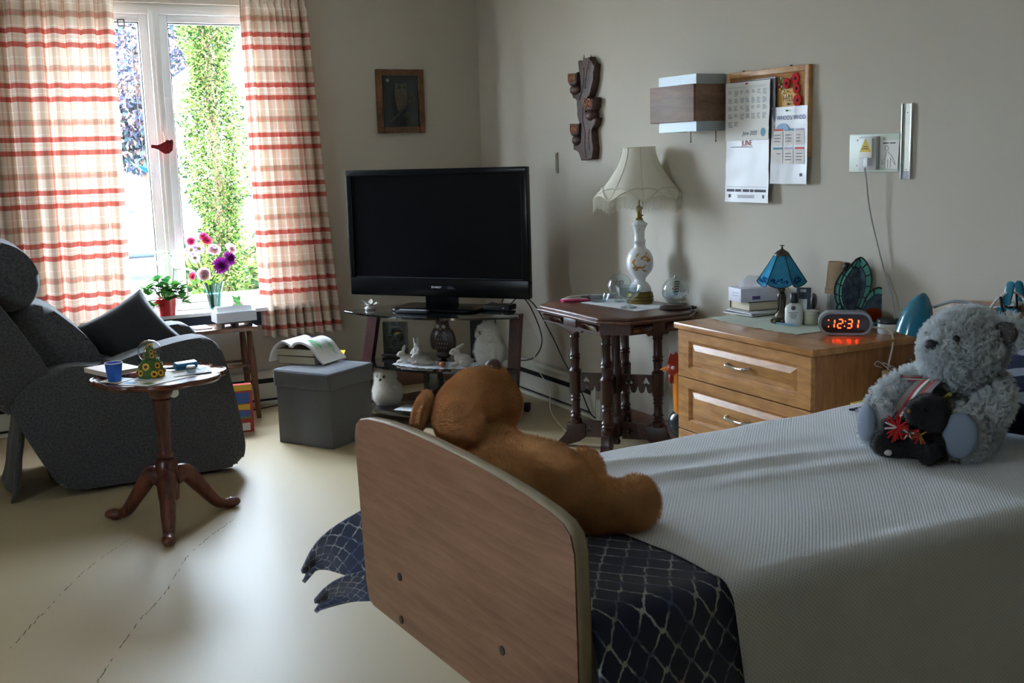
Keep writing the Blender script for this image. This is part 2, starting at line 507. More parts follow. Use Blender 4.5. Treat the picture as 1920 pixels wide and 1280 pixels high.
# ---------------------------------------------------------------- outside the window
m_grass = M('lawn', (44, 62, 26), 0.9, var=0.35, vs=3)
m_road = M('asphalt', (84, 84, 84), 0.9, var=0.1, vs=8)
gr = MB().box((4, 27.5, -0.30), (60, 40.2, 0.1)); struct('lawn', gr, m_grass)
struct('driveway', MB().box((2, 18.0, -0.242), (50, 4.4, 0.02)), m_road)
struct('added_bounce_patio', MB().box((2, 11.2, -0.245), (26, 7.6, 0.02)), M('bounce_patio_pale', (150, 146, 138), 0.9, var=0.06, vs=6))  # pale ground added to bounce sunlight up to the ceiling
def leaf_cloud(name, fn, n, size, mats, parent, seed):
    """many small leaf blades; fn(rnd) -> centre, outward direction"""
    rnd = random.Random(seed); mb = MB(); k = len(mats)
    for i in range(n):
        c, d = fn(rnd)
        d = (Vector(d)+Vector((rnd.uniform(-1, 1), rnd.uniform(-1, 1), rnd.uniform(-1, 1)))*0.7).normalized()
        s = size*rnd.uniform(0.6, 1.4)
        x = d.cross(Vector((rnd.uniform(-1, 1), rnd.uniform(-1, 1), rnd.uniform(-1, 1)))).normalized()
        mb.m = rnd.randrange(k)
        c = Vector(c)
        mb.quad([c-x*s*0.38, c+d*s*0.55-x*s*0.2, c+d*s*1.1, c+d*s*0.45+x*s*0.36])
    return mb.build(name, mats, parent, 0, recalc=False)
cedar = thing('cedar_tree', 'tall narrow green cedar close outside the right window pane', 'tree', (2.44, 11.0, -0.25))
MB().tube(crv([(0, 0, 0), (0.02, 0, 1.2), (-0.02, 0, 2.4), (0, 0, 3.9)], 5), [0.07]*5+[0.06]*5+[0.045]*6, 10).build('trunk', M('bark', (92, 70, 56), 0.9, var=.2, vs=20), cedar)
mg = [TRANSL('cedar_light', (82, 104, 46), 0.25), TRANSL('cedar_mid', (52, 76, 34), 0.22), TRANSL('cedar_dark', (22, 38, 22), 0.2), TRANSL('cedar_tip', (110, 100, 64), 0.3)]
def _ced(r):
    z = r.uniform(0.5, 4.0); a = r.uniform(0, 2*PI)
    rr = 0.30 + 0.07*math.sin(z*4.1) + 0.06*math.sin(z*9+a*2) - max(0, z-2.9)*0.16
    if z < 1.1: rr *= 0.55+0.4*(z-0.5)
    q = r.uniform(0.3, 1.08)*(0.86+0.28*noise.noise(Vector((a*1.3, z*2.2, 3))))
    return (rr*q*math.cos(a), rr*q*math.sin(a), z), (math.cos(a), math.sin(a), -0.1)
leaf_cloud('foliage', _ced, 34000, 0.032, mg, cedar, 3)
mapl = thing('maple_tree', 'dusky purple-leaved tree far across the lawn behind the car', 'tree', (4.4, 27.0, -0.25))
MB().tube(crv([(0, 0, 0), (0.1, 0, 1.2), (0, 0.1, 2.6), (0, 0, 4.5)], 5), [0.2]*8+[0.12]*8, 10).build('trunk', MATS['bark'], mapl)
mp_ = [TRANSL('maple_a', (96, 84, 104), 0.3), TRANSL('maple_b', (68, 76, 98), 0.3), TRANSL('maple_c', (150, 120, 112), 0.35), TRANSL('maple_d', (58, 70, 72), 0.3)]
def _map(r):
    while True:
        p = Vector((r.uniform(-1, 1), r.uniform(-1, 1), r.uniform(-1, 1)))
        if 0.55 < p.length < 1: break
    return (p.x*2.9, p.y*2.0, 4.6+p.z*3.0), p
leaf_cloud('foliage', _map, 34000, 0.14, mp_, mapl, 5)
shr = thing('garden_shrub', 'low yellow-green shrub behind the cedar', 'shrub', (3.05, 13.6, -0.25))
def _shr(r):
    a = r.uniform(0, 2*PI); q = r.random()**0.4; z = r.uniform(0, 1)
    return (0.55*q*math.cos(a), 0.5*q*math.sin(a), 0.15+0.95*z*(1-0.4*q)), (math.cos(a), math.sin(a), 0.5)
leaf_cloud('foliage', _shr, 2200, 0.09, mg, shr, 8)
MB().tube([(0, 0, 0), (0, 0, 0.5)], 0.03, 6).build('stem', MATS['bark'], shr)
# pale house added for the whitish haze beside the cedar
hs = thing('haze_house', 'added pale house for the whitish haze at the right edge of the right pane', 'house', (5.6, 20.5, -0.25))
MB().box((0.35, 1.5, 1.6), (3.2, 3.0, 3.2)).build('wall', M('siding', (226, 226, 222), 0.8), hs)
MB().prism([(-1.5, 3.2), (2.2, 3.2), (0.35, 4.5)], -0.2, 3.2, Matrix.Rotation(PI/2, 4, 'X') @ Matrix.Translation((0, 0, -3.0))).build('roof', M('shingle', (110, 104, 100), 0.9), hs)
# car on the driveway
car = thing('parked_car', 'silver car parked on the driveway seen through the left pane', 'car', (3.35, 18.6, -0.232), 0)
m_car = M('car_paint', (44, 52, 62), 0.35, 0.0, coat=0.3)
side = [(-1.9, 0.35), (-1.95, 0.7), (-1.75, 0.95), (-1.1, 1.02), (-0.55, 1.48), (0.9, 1.52), (1.55, 1.05), (2.05, 0.95), (2.1, 0.4)]
body = MB().prism(list(reversed(side)), -0.85, 0.85, Matrix.Rotation(PI/2, 4, 'X'), bev=0.08, seg=3)
body.build('body', m_car, car)
for s in (-1, 1):
    MB().prism([(0.82, 1.42), (-0.42, 1.4), (-0.86, 1.06), (1.3, 1.08)], 0, 0.012, Matrix.Translation((0, s*0.855+0.006, 0)) @ Matrix.Rotation(PI/2, 4, 'X')).build('side_window', M('car_glass', (18, 22, 28), 0.1), car)
    for x in (-1.2, 1.3):
        wt = Matrix.Translation((x, s*0.80, 0.32)) @ Matrix.Rotation(PI/2, 4, 'X')
        w = MB().lathe([(0.14, -0.1), (0.3, -0.11), (0.33, -0.06), (0.33, 0.06), (0.3, 0.11), (0.14, 0.1)], 24, mtx=wt).build('wheel', M('tyre', (40, 40, 42), 0.8), car)
        MB().lathe([(0.0, -0.105), (0.2, -0.112), (0.2, 0.112), (0.0, 0.105)], 12, mtx=wt).build('hub', M('alloy', (190, 192, 196), 0.3, 0.8), w)

# ---------------------------------------------------------------- curtains
def plaid_mat():
    m, nt, b = _new('plaid_cloth')
    nt.nodes.remove(b)
    tc = nt.nodes.new('ShaderNodeTexCoord')
    sp = nt.nodes.new('ShaderNodeSeparateXYZ')
    nt.links.new(tc.outputs['UV'], sp.inputs[0])
    def bands(sock, period, stops, base):
        d = nt.nodes.new('ShaderNodeMath'); d.operation = 'DIVIDE'; d.inputs[1].default_value = period
        f = nt.nodes.new('ShaderNodeMath'); f.operation = 'FRACT'
        nt.links.new(sock, d.inputs[0]); nt.links.new(d.outputs[0], f.inputs[0])
        r = nt.nodes.new('ShaderNodeValToRGB'); cr = r.color_ramp; cr.interpolation = 'CONSTANT'
        cr.elements[0].position = 0; cr.elements[0].color = rgb(base)
        cr.elements[1].position = stops[0][0]; cr.elements[1].color = rgb(stops[0][1])
        for p, c in stops[1:]:
            e = cr.elements.new(p); e.color = rgb(c)
        nt.links.new(f.outputs[0], r.inputs[0])
        return r.outputs[0]
    cream, red, pink, tan, white = (232, 222, 210), (200, 116, 106), (218, 160, 150), (200, 178, 160), (246, 243, 238)
    h = bands(sp.outputs[1], 0.30, [(0.10, red), (0.195, cream), (0.24, white), (0.26, cream), (0.33, white), (0.35, red), (0.445, cream), (0.48, white), (0.50, cream), (0.66, tan), (0.69, pink), (0.72, tan), (0.77, cream), (0.90, white), (0.92, cream)], cream)
    v = bands(sp.outputs[0], 0.25, [(0.05, tan), (0.15, cream), (0.2, white), (0.24, pink), (0.30, cream), (0.42, white), (0.50, cream), (0.58, pink), (0.62, cream), (0.7, tan), (0.78, cream), (0.88, white), (0.94, cream)], cream)
    mx = nt.nodes.new('ShaderNodeMixRGB'); mx.blend_type = 'MULTIPLY'; mx.inputs[0].default_value = 0.72
    nt.links.new(h, mx.inputs[1]); nt.links.new(v, mx.inputs[2])
    d = nt.nodes.new('ShaderNodeBsdfDiffuse'); t = nt.nodes.new('ShaderNodeBsdfTranslucent')
    nt.links.new(mx.outputs[0], d.inputs[0]); nt.links.new(mx.outputs[0], t.inputs[0])
    ms = nt.nodes.new('ShaderNodeMixShader'); ms.inputs[0].default_value = 0.12
    nt.links.new(d.outputs[0], ms.inputs[1]); nt.links.new(t.outputs[0], ms.inputs[2])
    nt.links.new(ms.outputs[0], nt.nodes['Material Output'].inputs[0])
    return m
m_plaid = plaid_mat()
def curtain(name, label, xl, xr, zb, zt, folds, seed, fullness=1.8):
    """xl, xr: functions of height (0 bottom .. 1 top)"""
    rnd = random.Random(seed); ph = [rnd.uniform(0, 6.28) for _ in range(4)]
    W_ = (xr(0.5)-xl(0.5))
    def fn(s, t):
        g = 1-t                                   # fuller towards the hem
        a = 2*PI*folds*(s+0.02*math.sin(7*s+ph[3])*1.0)
        amp = 0.040+0.012*g
        y = amp*math.sin(a+ph[0]*0+0.5*math.sin(3.3*s+ph[1])) + 0.010*math.sin(2.3*a+ph[2]+1.2*g)
        if t > 0.955: y = 0.7*y+0.012*math.sin(3*a)
        x = xl(t)+(xr(t)-xl(t))*s + 0.012*math.cos(a)*(1 if 0.01 < s < 0.99 else 0)
        hem = 0.006*math.sin(2*a) if t < 0.01 else 0
        pinch = 0.25 if 0.955 <= t <= 0.972 else 1
        return (x, 6.985+y*pinch, zb+(zt-zb)*t+hem)
    th = thing(name, label, 'curtain', (0, 0, 0), group=None)
    MB().sheet(fn, folds*26, 60, lambda s, t: (s*W_*fullness, (zt-zb)*t+0.06)).build('cloth_panel', m_plaid, th, 180, recalc=False)
    return th
curtain('curtain', 'red and cream plaid curtain on the left side of the window behind the recliner', lambda t: -0.12, lambda t: 0.985+0.045*t, 0.44, 2.56, 11, 2)
curtain('curtain', 'red and cream plaid curtain on the right side of the window', lambda t: 1.765-0.015*t, lambda t: 2.285-0.13*t**0.8, 0.445, 2.56, 8, 11)
rod = tag(MB().cyl((-0.2, 6.985, 2.585), (2.35, 6.985, 2.585), 0.012).build('curtain_rod', m_pvc), 'white rod along the top of the window that carries both curtains', 'curtain rod')

# ---------------------------------------------------------------- baseboard heaters
m_heat = M('heater_enamel', (206, 204, 192), 0.45, var=0.03, vs=5)
m_black = M('matt_black', (16, 16, 18), 0.6)
def heater(label, loc, rz, L, cap):
    h = thing('baseboard_heater', label, 'heater', loc, rz)
    # local: x along the wall, y out of the wall
    c = MB()
    c.box((L/2, 0.012, 0.115), (L, 0.02, 0.19))
    c.box((L/2, 0.036, 0.205), (L, 0.07, 0.012), bev=0.003)
    c.box((L/2, 0.067, 0.187), (L, 0.006, 0.03))
    c.box((L/2, 0.067, 0.09), (L, 0.006, 0.10))
    c.box((L/2, 0.045, 0.012), (L, 0.06, 0.022), bev=0.003)
    c.build('casing', m_heat, h)
    MB().box((L/2, 0.04, 0.105), (L-0.01, 0.034, 0.16)).build('grille', m_black, h)
    e = MB()
    for x in cap: e.box((x, 0.043, 0.11), (0.05, 0.084, 0.216), bev=0.006)
    e.build('end_cap', m_heat, h)
    return h
heater('long cream baseboard heater along the right wall behind the parlour table', (XW-0.012, 5.5, 0), PI/2, 1.5, [0.0])
heater('cream baseboard heater under the window', (2.3, YW, 0), PI, 2.6, [])

# ---------------------------------------------------------------- recliner
m_rec = M('recliner_tweed', (68, 68, 71), 0.95, var=0.55, vs=110, bump=0.25, bs=420, sheen=0.25)
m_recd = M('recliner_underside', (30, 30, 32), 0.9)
rec = thing('recliner', 'dark grey fabric recliner armchair in front of the plaid curtain, facing right', 'armchair', (0, 0, 0))
MXZ = Matrix(((1, 0, 0, 0), (0, 0, -1, 0), (0, 1, 0, 0), (0, 0, 0, 1)))     # outline in x-z, depth along -y
armo = [(0.43, 0.040), (0.385, 0.075), (0.30, 0.24), (0.222, 0.43), (0.235, 0.50), (0.377, 0.605), (0.52, 0.625), (0.645, 0.615), (0.80, 0.655), (0.973, 0.692), (1.09, 0.702), (1.145, 0.685), (1.19, 0.63), (1.235, 0.44), (1.270, 0.20), (1.275, 0.13), (1.262, 0.075), (1.230, 0.042), (1.17, 0.030), (0.95, 0.028), (0.7, 0.029), (0.48, 0.03)]
def ccw(p):
    a = sum(p[i][0]*p[(i+1) % len(p)][1]-p[(i+1) % len(p)][0]*p[i][1] for i in range(len(p)))
    return p if a > 0 else list(reversed(p))
def smooth_outline(p, n=4):
    q = p + [p[0], p[1], p[2]]
    o = crv([(a, b, 0) for a, b in [p[-1]]+q], n)[n:n+n*len(p)]
    return [(v.x, v.y) for v in o]
for nm, y1 in (('near', 5.545), ('far', 6.10)):
    MB().prism(ccw(smooth_outline(armo, 3)), -(y1+0.17), -y1, MXZ, bev=0.030, seg=4).build('armrest', m_rec, rec, 60)
sb = MB(); sb.box((0.78, 5.91, 0.36), (0.88, 0.40, 0.20), bev=0.06, seg=4)
sb.build('seat_cushion', m_rec, rec, 60)
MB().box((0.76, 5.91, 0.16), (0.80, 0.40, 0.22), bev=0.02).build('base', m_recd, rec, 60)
fo = [(1.06, 0.06), (1.20, 0.05), (1.24, 0.2), (1.205, 0.42), (1.15, 0.47), (1.06, 0.45)]
MB().prism(ccw(smooth_outline(fo, 3)), -6.1, -5.72, MXZ, bev=0.03, seg=3).build('footrest', m_rec, rec, 60)
# back: tilted shell with head and lumbar rolls
shell = [(0.28, 0.42), (0.34, 0.50), (0.33, 0.60), (0.28, 0.74), (0.215, 0.93), (0.15, 1.10), (0.06, 1.17), (-0.03, 1.12), (0.02, 0.80), (0.16, 0.45)]
MB().prism(ccw(smooth_outline(shell, 3)), -6.22, -5.61, MXZ, bev=0.04, seg=4).build('backrest', m_rec, rec, 60)
MB().prism(ccw(smooth_outline([(0.0, 1.02), (.10, 1.05), (.195, .96), (.26, .86), (.325, .745), (.375, .655), (.392, .60), (.365, .55), (.29, .49), (.215, .465), (.14, .50), (.06, .72)], 4)), -5.635, -5.555, MXZ, bev=.022, seg=3).build('back_wing', m_rec, rec, 60)
hp = MB().prism(ccw(smooth_outline([(0.20, 0.905), (0.335, 0.90), (0.40, 1.0), (0.375, 1.12), (0.285, 1.20), (0.16, 1.21), (0.08, 1.08)], 4)), -6.16, -5.65, MXZ, bev=0.06, seg=5)
hp.build('headrest', m_rec, rec, 60)
MB().prism(ccw(smooth_outline([(0.33, 0.52), (0.60, 0.50), (0.655, 0.545), (0.62, 0.69), (0.50, 0.83), (0.40, 0.905), (0.28, 0.90), (0.24, 0.72)], 4)), -6.14, -5.67, MXZ, bev=0.06, seg=5).build('lumbar_cushion', m_rec, rec, 60)
# loose rear skirt that hangs to the floor
def _flap(s, t):
    y = 5.56+0.5*s
    x = 0.235+0.025*math.sin(t*3.0)-0.05*(1-t)**3+0.012*math.sin(s*9)+0.02*(1-t)*math.sin(5*s)
    return (x+0.004*math.sin(20*t), y, 0.008+0.80*t)
MB().sheet(_flap, 14, 18, None, 0.012).build('rear_skirt', m_rec, rec, 60)
MB().tube(crv([(0.36, 5.56, 0.20), (0.40, 5.57, 0.12), (0.39, 5.6, 0.06)], 4), 0.006, 6).build('power_cord', m_black, rec)
MB().lathe([(0, 0), (0.022, 0), (0.024, 0.004), (0.020, 0.007), (0, 0.007)], 20, mtx=Matrix.Translation((0.945, 5.546, 0.445)) @ Matrix.Rotation(PI/2, 4, 'X')).build('control_button', M('white_plastic', (222, 222, 218), 0.4), rec)

# black cushion resting on the seat, standing on one corner
def pillow(mb, corners, thick, n=16, seed=0):
    """corners: A B C D of a quad; puffed up to both sides"""
    A, B, C_, D = [Vector(c) for c in corners]
    nrm = (B-A).cross(D-A).normalized()
    for sg in (1, -1):
        def fn(s, t):
            b = (A*(1-s)+B*s)*(1-t)+(D*(1-s)+C_*s)*t
            ctr = (A+B+C_+D)/4
            e = max(0.0, 1-(2*s-1)**2)*max(0.0, 1-(2*t-1)**2)
            pinch = 1-0.10*(1-abs(2*s-1)**2)*(abs(2*t-1)**3) - 0.10*(1-abs(2*t-1)**2)*(abs(2*s-1)**3)
            wr = 0.006*noise.noise(b*9+Vector((seed, 0, 0)))*min(1, e*4)
            return ctr+(b-ctr)*pinch + nrm*sg*(thick*0.5*e**0.45+wr)
        mb.sheet(fn, n, n, lambda s, t: (s, t))
    bmesh.ops.remove_doubles(mb.bm, verts=mb.bm.verts, dist=0.0006)
    return mb
m_cush = M('black_cloth', (31, 32, 38), 0.85, var=0.1, vs=40, bump=0.12, bs=260, sheen=0.2)
pc = pillow(MB(), [(0.885, 5.93, 0.925), (0.53, 5.93, 0.745), (0.74, 5.84, 0.465), (1.085, 5.86, 0.645)], 0.20)
tag(pc.build('throw_cushion', m_cush, None, 180), 'plain black cushion standing on one corner on the recliner seat', 'cushion')

# ---------------------------------------------------------------- pedestal table with scalloped top
m_mah = WOOD('mahogany', (52, 22, 16), (112, 54, 36), 5, (3, 3, 0.5), 0.28, 0.35)
m_maht = WOOD('mahogany_top', (60, 28, 20), (118, 62, 44), 5, (0.6, 3, 3), 0.25, 0.4)
PT = (0.785, 4.93)
ped = thing('pedestal_table', 'small mahogany pedestal table with a pie-crust scalloped top, in front of the recliner', 'table', (PT[0], PT[1], 0))
def scal(a, R, d): return R*(1-d+d*abs(math.cos(4*a+0.3))**0.55)
tb = MB(); NS = 128; rings = []
for (f, dz) in ((0, 0.648), (0.80, 0.648), (0.90, 0.649), (0.925, 0.654), (0.955, 0.651), (0.985, 0.658), (1.0, 0.655), (1.005, 0.645), (0.98, 0.635), (0.93, 0.630), (0, 0.630)):
    rings.append([tb.bm.verts.new((f*scal(2*PI*k/NS, 0.285, 0.10)*math.cos(2*PI*k/NS), f*scal(2*PI*k/NS, 0.285, 0.10)*math.sin(2*PI*k/NS), dz)) for k in range(NS)])
for a, b in zip(rings, rings[1:]):
    for k in range(NS): tb.bm.faces.new((a[k], a[(k+1) % NS], b[(k+1) % NS], b[k]))
bmesh.ops.remove_doubles(tb.bm, verts=tb.bm.verts, dist=0.0004)
tb.build('tabletop', m_maht, ped, 40)
MB().lathe([(0, 0.10), (0.045, 0.10), (0.048, 0.14), (0.048, 0.27), (0.040, 0.285), (0.030, 0.29), (0.034, 0.30), (0.028, 0.315), (0.026, 0.33), (0.032, 0.45), (0.038, 0.535), (0.040, 0.545), (0.034, 0.552), (0.046, 0.562), (0.052, 0.578), (0.046, 0.595), (0.036, 0.602), (0.042, 0.61), (0.044, 0.618), (0.07, 0.632), (0, 0.634)], 24).build('column', m_mah, ped, 50)
for ax, ay in ((-0.07, -0.34), (-0.22, 0.16), (0.285, 0.05)):
    d = Vector((ax, ay, 0)); L = d.length; d.normalize()
    leg = crv([d*0.03+Vector((0, 0, 0.20)), d*(0.28*L)+Vector((0, 0, 0.205)), d*(0.5*L)+Vector((0, 0, 0.13)), d*(0.74*L)+Vector((0, 0, 0.045)), d*(0.9*L)+Vector((0, 0, 0.025)), d*L+Vector((0, 0, 0.022))], 6)
    n = len(leg); rs = []
    for i in range(n):
        t = i/(n-1)
        rs.append(0.046-0.023*min(1, t/0.72) if t < 0.72 else 0.020+0.008*math.sin((t-0.72)/0.28*PI*0.75))
    lb = MB().tube(leg, rs, 12, flat=1.0)
    lb.ell(d*(L*0.97)+Vector((0, 0, 0.024)), (0.046, 0.029, 0.023), (0, 0, math.atan2(d.y, d.x)))
    lb.build('leg', m_mah, ped, 180)

# things on the pedestal table
ZT = 0.6585
m_paper = M('white_paper', (232, 231, 226), 0.8)
m_print = M('grey_print', (120, 122, 128), 0.8)
def paper(name, label, cat, corners, z, cols, mats, th=0.0012, group=None):
    """flat printed sheet; cols: list of (u0,v0,u1,v1,material index) blocks printed on it"""
    A, B, C_, D = [Vector((x, y, z)) for x, y in corners]
    mb = MB()
    n0 = len(mb.bm.faces)
    up = Vector((0, 0, th))
    a = [mb.bm.verts.new(p) for p in (A, B, C_, D)]; b = [mb.bm.verts.new(p+up) for p in (A, B, C_, D)]
    mb.bm.faces.new(list(reversed(a))); mb.bm.faces.new(b)
    for k in range(4): mb.bm.faces.new((a[k], a[(k+1) % 4], b[(k+1) % 4], b[k]))
    P = lambda u, v: (A*(1-u)+B*u)*(1-v)+(D*(1-u)+C_*u)*v+up+Vector((0, 0, 0.0003))
    for u0, v0, u1, v1, mi in cols:
        mb.m = mi
        mb.quad([P(u0, v0), P(u1, v0), P(u1, v1), P(u0, v1)])
    return tag(mb.build(name, mats, None, 0), label, cat, group)
m_sky = M('print_blue', (120, 160, 196), 0.7); m_grn = M('print_green', (128, 160, 110), 0.7); m_tan = M('print_tan', (206, 178, 120), 0.7); m_pk = M('print_pink', (206, 130, 140), 0.7)
paper('puzzle_page', 'large pale printed sheet spread across the middle of the pedestal table', 'paper', [(0.60, 4.83), (0.70, 4.72), (0.93, 4.84), (0.80, 5.05)], ZT-0.0095, [(0.05, 0.05, 0.4, 0.2, 1), (0.1, 0.3, 0.5, 0.33, 2), (0.1, 0.4, 0.45, 0.43, 2), (0.6, 0.1, 0.9, 0.25, 3), (0.1, 0.55, 0.6, 0.58, 2), (0.05, 0.75, 0.2, 0.95, 4)], [m_paper, m_sky, m_print, m_grn, m_tan])
paper('greeting_card', 'tan and green printed card beside the blue cup on the pedestal table', 'card', [(0.54, 4.93), (0.60, 4.84), (0.68, 4.92), (0.61, 5.0)], ZT-0.0075, [(0.05, 0.05, 0.95, 0.4, 1), (0.05, 0.45, 0.6, 0.9, 2)], [m_paper, m_tan, m_grn])
paper('letter_sheet', 'pale sheet on the right side of the pedestal table under the small clear tub', 'paper', [(0.83, 4.85), (1.0, 4.87), (1.0, 5.0), (0.86, 4.99)], ZT-0.0058, [(0.1, 0.15, 0.8, 0.2, 1), (0.1, 0.3, 0.7, 0.34, 1), (0.1, 0.5, 0.75, 0.54, 1), (0.7, 0.65, 0.95, 0.9, 2)], [m_paper, m_print, m_sky])
bk = thing('hardback_book', 'thin pale-covered book overhanging the back left edge of the pedestal table', 'book', (0.62, 5.10, ZT-0.001), 0.35)
MB().box((0, 0, 0.010), (0.155, 0.20, 0.017)).build('pages', M('page_block', (206, 196, 168), 0.9), bk)
cv = MB().box((0, 0, 0.0195), (0.16, 0.206, 0.002)).box((0, 0, 0.001), (0.16, 0.206, 0.002)).box((-0.08, 0, 0.010), (0.002, 0.206, 0.02))
cv.build('cover', M('pale_cover', (212, 200, 190), 0.45, var=.1, vs=15), bk)
cup = thing('paper_cup', 'blue paper cup with white rim on the pedestal table', 'cup', (0.600, 4.905, ZT-0.006))
cf = MB().lathe([(0, 0.004), (0.026, 0.004), (0.026, 0), (0.027, 0.0), (0.036, 0.078), (0.0345, 0.078), (0.0255, 0.006), (0, 0.006)], 28, cap=False)
cf.build('cup_wall', M('cup_blue', (34, 96, 190), 0.5, var=.08, vs=60), cup, 50)
MB().tube([(0.0358*math.cos(2*PI*k/28), 0.0358*math.sin(2*PI*k/28), 0.0785) for k in range(28)], 0.0018, 6, closed=True).build('rim', m_paper, cup)
# sunflower snow globe
m_sfl = M('sunflower_yellow', (226, 168, 30), 0.5); m_sfc = M('sunflower_centre', (70, 36, 16), 0.7); m_sfg = M('globe_green', (70, 104, 40), 0.6, var=.3, vs=120)
glb = thing('snow_globe', 'glass snow globe on a base covered in sunflowers, on the pedestal table', 'snow globe', (0.753, 4.925, ZT-0.007), 0.2)
MB().lathe([(0, 0), (0.054, 0), (0.057, 0.010), (0.053, 0.03), (0.043, 0.055), (0.036, 0.072), (0.030, 0.078), (0, 0.078)], 28).build('base', m_sfg, glb, 50)
MB().lathe([(0, 0.078), (0.026, 0.079), (0.024, 0.10), (0.015, 0.125), (0.004, 0.138), (0, 0.139)], 16).build('flower_mound', m_sfg, glb, 60)
def sunflower(c, d, r):
    d = Vector(d).normalized(); q = d.to_track_quat('Z', 'Y').to_matrix().to_4x4(); mt = Matrix.Translation(c) @ q
    mb = MB(); mb.m = 0
    for k in range(11):
        a = 2*PI*k/11; x = Matrix.Rotation(a, 4, 'Z')
        n0 = len(mb.bm.faces)
        mb.quad([mt @ x @ Vector(p) for p in ((r*0.25, -r*0.16, 0.001), (r*0.72, -r*0.24, 0.004), (r*1.05, 0, 0.002), (r*0.72, r*0.24, 0.004), (r*0.25, r*0.16, 0.001))])
    mb.m = 1
    mb.lathe([(r*0.45, -0.001), (r*0.45, 0.003), (r*0.25, 0.006), (0, 0.0065)], 10, mtx=mt, cap=False)
    return mb.build('sunflower', [m_sfl, m_sfc], glb, 30, recalc=False)
rs_ = random.Random(3)
for z, R, n, r in ((0.018, 0.056, 8, 0.0125), (0.047, 0.047, 7, 0.0125), (0.088, 0.026, 5, 0.0095), (0.110, 0.021, 5, 0.009), (0.132, 0.008, 3, 0.008)):
    for k in range(n):
        a = 2*PI*(k+rs_.random()*0.5)/n + z*60
        sunflower((R*math.cos(a), R*math.sin(a), z+rs_.uniform(-.005, .005)), (math.cos(a), math.sin(a), 0.25), r*rs_.uniform(1.05, 1.4))
MB().ell((0, 0, 0.110), 0.049, u=32, v=20).build('glass_ball', GLASS('clear_glass', (242, 248, 249), 2.4), glb, 180)
gc = thing('glasses_case', 'bright blue case lying on the right of the pedestal table', 'case', (0.912, 5.0, ZT-0.004), 0.28)
MB().box((0, 0, 0.0165), (0.105, 0.038, 0.031), (0.25, 0, 0), bev=0.010, seg=3).build('shell', M('case_blue', (20, 110, 160), 0.4), gc)
MB().box((0, -0.0195, 0.014), (0.103, 0.002, 0.003), (0.25, 0, 0)).build('seam', M('case_seam', (10, 60, 96), 0.5), gc)
tub = thing('plastic_tub', 'small clear tub with a white lid in front of the blue case', 'tub', (0.915, 4.90, ZT-0.0042))
MB().lathe([(0, 0), (0.020, 0), (0.022, 0.022), (0.0205, 0.022), (0.019, 0.002), (0, 0.002)], 24, cap=False).build('cup_wall', GLASS('tub_plastic', (226, 232, 236), 1.5, .1), tub, 50)
MB().lathe([(0, 0.022), (0.019, 0.0225), (0.019, 0.028), (0.017, 0.030), (0, 0.030)], 24).build('lid', M('white_plastic', (222, 222, 218), 0.4), tub, 50)
tag(MB().box((0, 0, 0.008), (0.035, 0.02, 0.016), bev=0.003).build('eraser', M('eraser_pink', (206, 128, 130), 0.7)), 'small pink eraser left of the snow globe on the pedestal table', 'eraser', loc=(0.69, 4.985, ZT-0.008), rz=0.4)
for k, (x, y, a, col, nm, lb) in enumerate(((0.875, 5.005, 2.6, (30, 60, 120), 'pen', 'dark blue pen beside the snow globe'), (0.885, 5.055, 0.3, (150, 60, 50), 'pencil', 'red pencil behind the blue case'), (0.865, 5.03, 2.9, (30, 30, 34), 'marker', 'black marker between the snow globe and the blue case'))):
    pn = thing(nm, lb+' on the pedestal table', 'pen', (x, y, ZT-0.003), a)
    MB().cyl((-0.05, 0, 0.0045), (0.045, 0, 0.0045), 0.0042, seg=10).build('barrel', M('pen_%d' % k, col, 0.4), pn)
    MB().cyl((0.045, 0, 0.0045), (0.062, 0, 0.0045), 0.0042, 0.0006, seg=10).build('tip', M('pen_tip', (190, 170, 130), 0.5), pn)

# ---------------------------------------------------------------- side table in front of the window
m_oakd = WOOD('brown_stool_wood', (70, 40, 26), (122, 76, 50), 5, (3, 3, 0.6), 0.35, 0.2)
m_oakt = WOOD('brown_stool_top', (96, 60, 40), (150, 104, 74), 5, (0.6, 3, 3), 0.35, 0.2)
st = thing('side_table', 'small brown wooden side table with round legs under the window', 'table', (1.47, 6.80, 0))
MB().box((0, 0, 0.555), (0.38, 0.26, 0.026), bev=0.006).build('tabletop', m_oakt, st)
for sx in (-1, 1):
    for sy in (-1, 1):
        MB().tube([(sx*0.14, sy*0.09, 0.545), (sx*0.15, sy*0.096, 0.36), (sx*0.165, sy*0.106, 0.0)], [0.016, 0.021, 0.015], 14).build('leg', m_oakd, st, 180)
for sy in (-1, 1): MB().cyl((-0.152, sy*0.098, 0.33), (0.152, sy*0.098, 0.33), 0.010, seg=10).build('stretcher', m_oakd, st)
for sx in (-1, 1): MB().cyl((sx*0.155, -0.10, 0.27), (sx*0.155, 0.10, 0.27), 0.010, seg=10).build('stretcher', m_oakd, st)
STZ = 0.568
bt = thing('paper_tray', 'white open box of folded papers on the brown side table', 'box', (1.54, 6.765, STZ+0.033), 0.05)
m_card = M('white_card', (214, 218, 226), 0.7)
b = MB()
b.box((0, 0, 0.002), (0.24, 0.13, 0.004)); 
for sy in (-1, 1): b.box((0, sy*0.064, 0.03), (0.24, 0.003, 0.06))
for sx in (-1, 1): b.box((sx*0.119, 0, 0.03), (0.003, 0.128, 0.06))
b.build('tray', m_card, bt)
